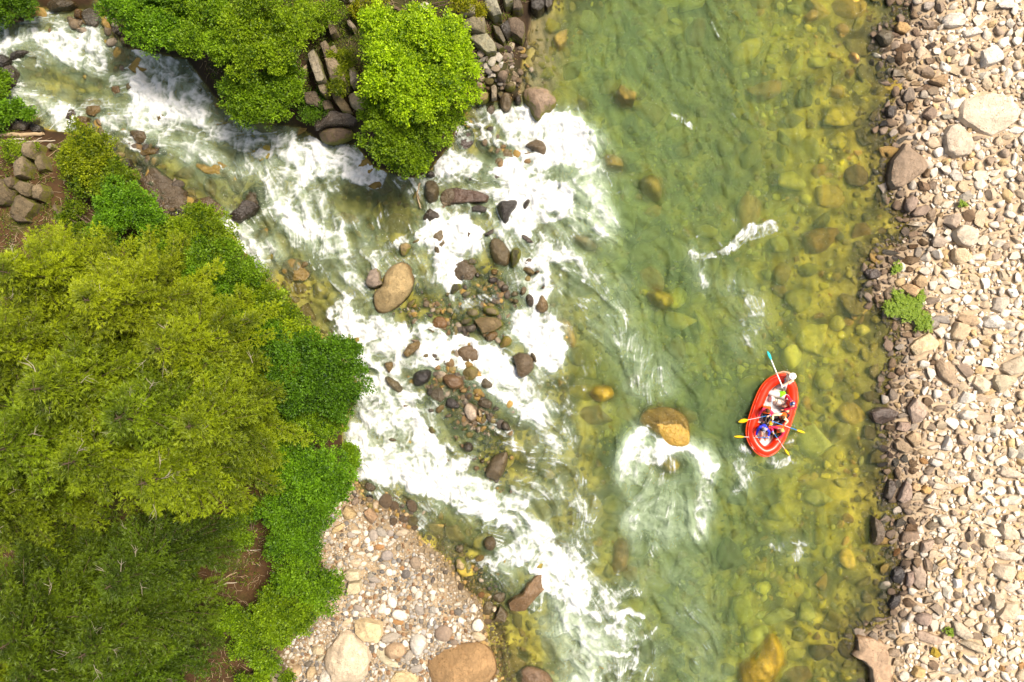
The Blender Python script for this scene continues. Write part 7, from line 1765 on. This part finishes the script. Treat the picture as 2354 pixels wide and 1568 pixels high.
def make_raft():
    root = bpy.data.objects.new("raft", None); link(root); root.location = tuple(raft_c)
    TR = .25
    O = resample(chaikin([NW(x, y, .25) for x, y in OUT], 2), 96)
    c = O.mean(0)
    nxt, prv = np.roll(O, -1, 0), np.roll(O, 1, 0)
    t = nxt - prv; t /= np.linalg.norm(t, axis=1)[:, None]
    nin = np.stack([-t[:, 1], t[:, 0]], 1)
    if ((c - O) * nin).sum() < 0: nin = -nin
    C = O + nin * TR
    C = (np.roll(C, 1, 0) + C * 2 + np.roll(C, -1, 0)) / 4
    s = (C - bow) @ AX / np.linalg.norm(stern - bow)
    rise = .20 * np.clip(1 - s / .28, 0, 1) ** 2 + .16 * np.clip((s - .75) / .25, 0, 1) ** 2
    P = np.concatenate([C, (.20 + rise)[:, None]], 1) - raft_c
    v, f, ring = sweep_closed(P, np.full(len(P), TR), 20)
    obj_np("tube", v, f, M_RED, root)
    # rubbing strip round the outside and inner seam
    v, f, _ = sweep_closed(P + np.concatenate([-nin * (TR + .003), np.full((len(P), 1), .03)], 1), np.full(len(P), .032), 8, 1.4)
    obj_np("rub_strake", v, f, M_REDD, root)
    # grab line along the outside
    w = np.sin(np.arange(len(P)) * math.pi / 6) ** 2
    v, f, _ = sweep_closed(P + np.concatenate([-nin * .185, (.175 - .02 * w)[:, None]], 1), np.full(len(P), .006), 6)
    obj_np("grab_line", v, f, M_ROPE, root)
    # inflated floor
    inn = C + nin * (TR * .6)
    q = np.concatenate([inn, (.10 + rise * .8)[:, None]], 1) - raft_c
    V = [np.array([*(inn.mean(0)), .13]) - raft_c]; F = []
    m = len(q)
    for k in (.5, 1.0):
        for p in q:
            V.append(V[0] * (1 - k) + p * k)
    for j in range(m):
        F.append([0, 0, 1 + j, 1 + (j + 1) % m]); F.append([1 + j, 1 + m + j, 1 + m + (j + 1) % m, 1 + (j + 1) % m])
    tri = [[a[0], a[2], a[3]] if a[0] == a[1] else None for a in F]
    T3 = [t_ for t_ in tri if t_] + [x for a in F if a[0] != a[1] for x in ([a[0], a[1], a[2]], [a[0], a[2], a[3]])]
    obj_np("floor", np.array(V), np.array(T3), M_FLOOR, root)
    # cross tubes
    def thwart(sa, half, mat, rad=.17, z=.27):
        near = np.abs((C - bow) @ AX - sa) < .16; lat = (C - bow) @ SX
        lo, hi = lat[near & (lat < np.median(lat[near]))].mean(), lat[near & (lat > np.median(lat[near]))].mean()
        o = bow + AX * sa + SX * (lo + hi) / 2; half = (hi - lo) / 2 - .12; n = 13
        tt = np.linspace(-1, 1, n)
        p = np.stack([o[0] + SX[0] * half * tt, o[1] + SX[1] * half * tt, np.full(n, z)], 1) - raft_c
        rr = rad * np.clip(1.02 - tt ** 10, .35, 1)
        v, f = tubes_np([(p, rr)], 14); obj_np("thwart", v, f, mat, root)
    thwart(1.42, .62, M_RED, .15); thwart(2.30, .66, M_FLOOR, .15, .25); thwart(3.15, .60, M_FLOOR, .15, .25)
    # pale handle patches on the bow and a square tail piece on the side
    for (x, y, a, l) in ((3012, 1792, -58, .17), (3081, 1820, 8, .18)):
        X, Y = NW(x, y, .42); bm = bmesh.new(); bmesh.ops.create_cube(bm, size=1)
        bmesh.ops.bevel(bm, geom=bm.edges[:], offset=.2, segments=2, affect='EDGES')
        me = bpy.data.meshes.new("handle"); bm.to_mesh(me); bm.free(); me.materials.append(M_PATCH)
        o = bpy.data.objects.new("handle", me); link(o, root); o.location = Vector((X, Y, .36)) - Vector(raft_c); o.scale = (l, .05, .05); o.rotation_euler = (0, 0, R(a))
    return tag(root, uniq("red inflatable raft with white floor carrying six people down the green river"), "raft")
make_raft()

def capsule_mesh(name, pts, radii, mat, parent, levels=2, branches=None, loc=None, smooth=True):
    """one continuous skin grown round connected joints. pts: list of points; branches: list of index edges"""
    me = bpy.data.meshes.new(name + "_net")
    edges = branches if branches else [(i, i + 1) for i in range(len(pts) - 1)]
    me.from_pydata([tuple(p) for p in pts], edges, [])
    o = bpy.data.objects.new(name, me); COL.objects.link(o)
    sk = o.modifiers.new("skin", 'SKIN'); sk.use_smooth_shade = True; sk.branch_smoothing = .3
    for i, rr in enumerate(radii):
        sv = me.skin_vertices[0].data[i]
        sv.radius = (rr, rr) if np.isscalar(rr) else rr
        sv.use_root = (i == 0)
    sub_ = o.modifiers.new("sub", 'SUBSURF'); sub_.levels = levels; sub_.render_levels = levels
    dg = bpy.context.evaluated_depsgraph_get(); dg.update()
    new = bpy.data.meshes.new_from_object(o.evaluated_get(dg))
    new.name = name
    new.materials.clear(); new.materials.append(mat)
    new.polygons.foreach_set("use_smooth", np.ones(len(new.polygons), bool))
    bpy.data.objects.remove(o); bpy.data.meshes.remove(me)
    ob = bpy.data.objects.new(name, new); link(ob, parent)
    if loc is not None: ob.location = loc
    return ob

def ball(name, c, s, mat, parent, rot=0.0, cut=None, tilt=(0, 0)):
    v, f = ICO[3]
    v = v.copy()
    if cut is not None: v[:, 2] = np.maximum(v[:, 2], cut)
    v = v * np.array(s)
    o = obj_np(name, v, f, mat, parent)
    o.location = c; o.rotation_euler = (tilt[0], tilt[1], rot)
    return o

def person(label, pelvis, yaw, lean, head_xy, hands, knees, feet, skin=M_SKIN, top=None, top_r=1.12, vest=None, vest_r=1.3, legs=None, short=False, hat=None, hair=None, hair_long=False, cap2=None, gloves=None):
    """world points in metres; yaw = facing direction (radians); hands, knees, feet: [inner, outer] world points (x, y, z)"""
    root = bpy.data.objects.new("person", None); link(root)
    pel = np.array(pelvis, float); root.location = tuple(pel)
    fwd = np.array([math.cos(yaw), math.sin(yaw), 0]); sd_ = np.array([-fwd[1], fwd[0], 0])   # to the person's left
    head = np.array(head_xy, float) - pel
    neck = head + np.array([0, 0, -.17]) - fwd * .03
    up = neck / np.linalg.norm(neck)
    waist = neck * .30; chest = neck * .68 - fwd * .01; sh = neck * .90
    sL, sR = sh + sd_ * .175, sh - sd_ * .175
    def two_bone(a, b, l1, l2, pole):
        d = b - a; L_ = np.linalg.norm(d)
        if L_ > (l1 + l2) * .995: b = a + d / L_ * (l1 + l2) * .995; d = b - a; L_ = np.linalg.norm(d)
        x = (l1 * l1 - l2 * l2 + L_ * L_) / (2 * L_); h = math.sqrt(max(l1 * l1 - x * x, 0))
        u = d / L_; p = pole - u * (pole @ u); p = p / (np.linalg.norm(p) + 1e-9)
        return a + u * x + p * h, b
    eL, hL = two_bone(sL, np.array(hands[0]) - pel, .29, .26, sd_ * .8 + np.array([0, 0, -.5]))
    eR, hR = two_bone(sR, np.array(hands[1]) - pel, .29, .26, -sd_ * .8 + np.array([0, 0, -.5]))
    pL, pR = sd_ * .10, -sd_ * .10
    kL, fL = two_bone(pL, np.array(feet[0]) - pel, .42, .42, fwd * .6 + np.array([0, 0, 1.0]))
    kR, fR = two_bone(pR, np.array(feet[1]) - pel, .42, .42, fwd * .6 + np.array([0, 0, 1.0]))
    ff = fwd * .13 + np.array([0, 0, -.03])
    pts = [np.zeros(3), waist, chest, sh, neck, head + np.array([0, 0, -.06]), head + np.array([0, 0, .05]),
           sL, eL, hL, sR, eR, hR, pL, kL, fL, fL + ff, pR, kR, fR, fR + ff]
    rad = [.14, .125, .15, .115, .055, .088, .085, .065, .046, .030, .065, .046, .030, .10, .062, .045, .035, .10, .062, .045, .035]
    ed = [(0, 1), (1, 2), (2, 3), (3, 4), (4, 5), (5, 6), (3, 7), (7, 8), (8, 9), (3, 10), (10, 11), (11, 12), (0, 13), (13, 14), (14, 15), (15, 16), (0, 17), (17, 18), (18, 19), (19, 20)]
    # hands: palm and five fingers closed round what they hold
    for (h, e, i0, sg) in ((hL, eL, 9, 1), (hR, eR, 12, -1)):
        d = h - e; d /= np.linalg.norm(d)
        side = np.cross(d, [0, 0, 1]); side /= np.linalg.norm(side) + 1e-9
        dn = np.cross(side, d)
        if dn[2] > 0: dn = -dn
        palm = h + d * .055
        pi_ = len(pts); pts.append(palm); rad.append(.030); ed.append((i0, pi_))
        for q, (o_, l_) in enumerate(((-.030, .030), (-.010, .036), (.010, .034), (.029, .026))):
            a = palm + side * o_ + d * .028; b = a + d * l_ + dn * .018; c = b + dn * .030 - d * .012
            k = len(pts); pts += [a, b, c]; rad += [.0105, .0095, .008]; ed += [(pi_, k), (k, k + 1), (k + 1, k + 2)]
        a = h + d * .035 - side * .034 * sg; b = a + d * .025 - side * .014 * sg + dn * .02
        k = len(pts); pts += [a, b]; rad += [.012, .0095]; ed += [(pi_, k), (k, k + 1)]
    capsule_mesh("body", pts, rad, skin, root, 2, ed)
    # face
    hd = head.copy()
    for s_ in (1, -1):
        ball("eye", tuple(hd + fwd * .088 + sd_ * .034 * s_ + np.array([0, 0, .0])), (.012, .012, .010), M_EYE, root)
        ball("ear", tuple(hd + sd_ * .088 * s_ + np.array([0, 0, -.01])), (.016, .018, .03), skin, root, yaw)
    ball("nose", tuple(hd + fwd * .10 + np.array([0, 0, -.03])), (.02, .014, .022), skin, root, yaw)
    ball("mouth", tuple(hd + fwd * .088 + np.array([0, 0, -.07])), (.010, .026, .008), M_RASP, root, yaw)
    if top is not None:
        T_ = [waist * .2, waist, chest, sh, sL, eL, hL - (hL - eL) * .12, sR, eR, hR - (hR - eR) * .12]
        capsule_mesh("jacket", T_, [.155, .145, .168, .125, .082, .064, .048, .082, .064, .048], top, root, 2, [(0, 1), (1, 2), (2, 3), (3, 4), (4, 5), (5, 6), (3, 7), (7, 8), (8, 9)])
    if vest is not None:
        T_ = [waist * .5, waist, chest, sh * .97 + neck * .03, sh + sd_ * .10, sh - sd_ * .10]
        capsule_mesh("life_vest", T_, [.175, .185, .20, .14, .085, .085], vest, root, 2, [(0, 1), (1, 2), (2, 3), (3, 4), (3, 5)])
    if legs is not None:
        k1, k2 = (kL * .75 + pL * .25, kR * .75 + pR * .25) if short else (fL * .92 + kL * .08, fR * .92 + kR * .08)
        T_ = [np.array([0, 0, .02]), pL, pR]
        rr = [.16, .118, .118]
        if short: T_ += [k1, k2]; rr += [.092, .092]; e_ = [(0, 1), (0, 2), (1, 3), (2, 4)]
        else: T_ += [kL, k1, kR, k2]; rr += [.080, .058, .080, .058]; e_ = [(0, 1), (1, 3), (3, 4), (0, 2), (2, 5), (5, 6)]
        capsule_mesh("trousers", T_, rr, legs, root, 2, e_)
    if hair is not None:
        ball("hair", tuple(hd - fwd * .018 + np.array([0, 0, .018])), (.108, .104, .112), hair, root, yaw, cut=-.35, tilt=(0, 0))
        if hair_long: ball("hair", tuple(hd - fwd * .075 + np.array([0, 0, -.08])), (.05, .09, .12), hair, root, yaw)
    if hat is not None:
        kind, mat, rr = hat
        ball("hat", tuple(hd + np.array([0, 0, .045])), (rr * .78, rr * .74, .095), mat, root, yaw, cut=-.2)
        if kind == 'brim':
            v, f = ICO[3]; b = obj_np("hat_brim", v * np.array([rr * 1.15, rr * 1.08, .016]), f, mat, root); b.location = tuple(hd + np.array([0, 0, .04]))
        else:
            ball("cap_peak", tuple(hd + fwd * (rr * .78) + np.array([0, 0, .04])), (.07, .07, .012), mat, root, yaw)
    if cap2 is not None:
        ball("cap_panel", tuple(hd + np.array([0, 0, .098])), (.06, .055, .05), cap2, root, yaw, cut=0)
    return tag(root, uniq(label), "person", "rafters")

def paddle(label, tip, end, bl, mats, marks, width=.09, rad=.017, group="paddles held by the rafters"):
    """tip, end: world points; marks: fractions where the colours change from the blade to the grip"""
    root = bpy.data.objects.new("paddle", None); link(root)
    tip, end = np.array(tip), np.array(end); L_ = np.linalg.norm(end - tip); d = (end - tip) / L_
    root.location = tuple(tip)
    side = np.cross(d, [0, 0, 1]); side /= np.linalg.norm(side); nrm = np.cross(side, d)
    n = 12; V = []
    for i in range(n + 1):
        t = i / n; w = width * (math.sin(min(1, t * 2.2 + .12) * math.pi / 2)) * (1 if t < .62 else 1 - .72 * ((t - .62) / .38) ** 1.3)
        for (a, b) in ((-1, 0), (-.5, 1), (0, 1.3), (.5, 1), (1, 0), (.5, -1), (0, -1.3), (-.5, -1)):
            V.append(d * bl * t + side * w * a + nrm * .010 * b)
    F = [[i * 8 + j, i * 8 + (j + 1) % 8, (i + 1) * 8 + (j + 1) % 8, (i + 1) * 8 + j] for i in range(n) for j in range(8)]
    F += [[0, 1, 2, 3], [0, 3, 4, 7], [4, 5, 6, 7]]
    obj_np("blade", np.array(V), np.array(F), mats[0], root)
    m = [bl / L_ * .97] + list(marks) + [1.0]
    for k in range(len(m) - 1):
        p = np.array([d * L_ * m[k], d * L_ * (m[k] + m[k + 1]) / 2, d * L_ * m[k + 1]])
        v, f = tubes_np([(p, np.array([rad] * 3))], 10); obj_np("shaft" if k < len(m) - 2 or True else "grip", v, f, mats[1 + k], root)
    v, f = tubes_np([(np.array([d * L_ - side * .055, d * L_ + d * .01, d * L_ + side * .055]), np.array([.016, .019, .016]))], 8)
    obj_np("grip", v, f, mats[-1], root)
    return tag(root, uniq(label), "paddle", group)

def W(px, z): return (*NW(px[0], px[1], z), z)
def bpt(x, y, z): return (*RBx(x, y, z), z)
def apt(x, y, z): return (*RA(x, y, z), z)
# paddles
paddle("yellow-bladed paddle held by the person in pink on the raft's forest side", bpt(328, 590, .16), bpt(1085, 428, .80), .46, (M_YEL, M_PINK, M_BLUE), (.72,), .105)
paddle("yellow-bladed paddle held by the person in pale yellow sleeves", bpt(1930, 858, .05), bpt(1150, 578, .78), .56, (M_YEL, M_BLUE, M_PINK, M_BLUE), (.47, .66), .055)
paddle("yellow-bladed paddle held flat by the person in blue at the bow", bpt(218, 945, .12), bpt(1040, 970, .70), .50, (M_YEL, M_PINK, M_BLUE), (.70,), .06)
paddle("yellow-bladed paddle of the blond person, dipping beside the bow", bpt(1552, 1402, .02), bpt(1150, 822, .80), .56, (M_YEL, M_PINK, M_BLUE), (.70,), .05)
paddle("long white oar with a teal blade held by the person in the white hat", apt(1108, 158, .10), apt(1500, 1095, .95), .52, (M_TEAL, M_WHT), (), .075, .032)

def yaw_of(a, b): return math.atan2(b[1] - a[1], b[0] - a[0])
down = -AX                                                   # facing the bow
YB = math.atan2(down[1], down[0])
# guide at the stern, white hat
p = W((3153, 1519), .52); h = apt(1765, 815, 1.16)
person("person in a white hat and grey vest steering from the stern with a white oar", p, math.radians(215), 0, h, [apt(1510, 1060, .90), apt(1375, 740, .72)], None, [apt(1330, 1130, .22), apt(1560, 1180, .22)], top=None, vest=M_CREAM, legs=M_GREYF, hat=('brim', M_WHAT, .15))
# raspberry jacket, navy cap
p = bpt(1600, 182, .48); h = bpt(1635, 140, 1.14)
person("person in a raspberry jacket and navy cap sitting on the raft's bank-side tube", p, math.radians(205), 0, h, [bpt(1400, 300, .60), bpt(1450, 60, .66)], None, [bpt(1370, 330, .2), bpt(1350, 200, .2)], top=M_RASP, vest=M_ORANGE, legs=M_RASP, short=True, hat=('cap', M_NAVY, .14), cap2=M_LBLUE)
# pink jacket, brown hair
p = bpt(985, 290, .45); h = bpt(1035, 330, 1.10)
person("person in a pink jacket with brown hair paddling on the raft's forest side", p, YB, 0, h, [bpt(1060, 440, .78), bpt(800, 482, .52)], None, [bpt(1020, 590, .2), bpt(940, 570, .2)], top=M_MAG, vest=M_ORANGE, legs=M_BLK, hair=M_HAIRB, hair_long=True)
# pale yellow sleeves
p = bpt(1430, 420, .45); h = bpt(1390, 485, 1.10)
person("person in pale yellow sleeves and orange vest paddling on the bank side", p, math.radians(235), 0, h, [bpt(1430, 665, .60), bpt(1150, 560, .76)], None, [bpt(1250, 640, .2), bpt(1150, 540, .2)], top=M_PALEY, vest=M_ORANGE, legs=M_BLK, hair=M_HAIRB)
# blue jacket
p = bpt(935, 690, .42); h = bpt(950, 765, 1.06)
person("person in a blue jacket, grey cap and black shorts at the front of the raft", p, YB, 0, h, [bpt(1040, 955, .68), bpt(735, 955, .52)], None, [bpt(985, 1000, .2), bpt(860, 985, .2)], top=M_JBLUE, vest=None, legs=M_BLK, short=True, hat=('cap', M_GCAP, .135))
# blond
p = bpt(1330, 740, .44); h = bpt(1365, 800, 1.08)
person("blond person in an orange vest over pink, paddling at the bow's bank side", p, math.radians(240), 0, h, [bpt(1270, 1000, .62), bpt(1160, 830, .78)], None, [bpt(1150, 960, .2), bpt(1090, 900, .2)], top=M_MAG, vest=M_ORANGE, legs=M_OLV, hair=M_HAIRY)

# things lying in the raft
def soft(name, pts, h, mat, label, cat, fn=bpt, z=.14, strap=None):
    O_ = [fn(x, y, z)[:2] for x, y in pts]
    o = outline_rock(name, O_, h, mat, (1, 1, 1), z0=z, sink=.05, n=28, rings=8, facets=0, amp=.01)
    if strap:
        q = []
        for x, y in strap:
            X, Y, Z = fn(x, y, z + h); q.append([X - o.location.x, Y - o.location.y, h + .02])
        v, f = tubes_np([(np.array(q), np.full(len(q), .014))], 6); obj_np("strap", v, f, M_BLK, o)
    return tag(o, uniq(label), cat)
soft("dry_bag", [(1130, 1460), (1150, 1340), (1200, 1310), (1270, 1360), (1290, 1460), (1200, 1500)], .32, M_CREAM, "white rolled bag at the forest side of the raft's gear pile", "bag", apt)
soft("gear_bundle", [(1250, 1480), (1290, 1390), (1400, 1400), (1540, 1470), (1500, 1570), (1380, 1600), (1270, 1560)], .36, M_CREAM, "large cream gear bundle with a black strap amidships", "bundle", apt, strap=[(1370, 1395), (1365, 1470), (1330, 1540), (1300, 1570)])
soft("bag", [(1325, 1290), (1360, 1230), (1500, 1195), (1575, 1220), (1580, 1280), (1460, 1360), (1400, 1400), (1340, 1380)], .30, M_LIME, "lime green bag behind the cream gear bundle", "bag", apt)
soft("cloth", [(1430, 340), (1480, 290), (1570, 335), (1500, 385)], .10, M_SAGE, "sage green cloth beside the raspberry jacket", "cloth", bpt, z=.36)
o = ball("bucket", bpt(1098, 625, .45), (.105, .105, .10), M_YBALL, None, cut=-.6); tag(o, uniq("round yellow bucket in the middle of the raft"), "bucket")
o = ball("water_bottle", bpt(1100, 490, .42), (.05, .05, .10), M_YBALL, None); tag(o, uniq("small yellow bottle above the yellow bucket"), "bottle")
p = np.array([bpt(1135, -20, .50), bpt(1130, 150, .48), bpt(1105, 400, .46)]); c0 = p[1].copy()
v, f = tubes_np([(p - c0, np.array([.016, .016, .016]))], 8); o = obj_np("strap", v, f, M_LBLUE, None, loc=tuple(c0)); o.name = "webbing_strap"; tag(o, uniq("pale blue webbing strap running along the raft's middle"), "strap")
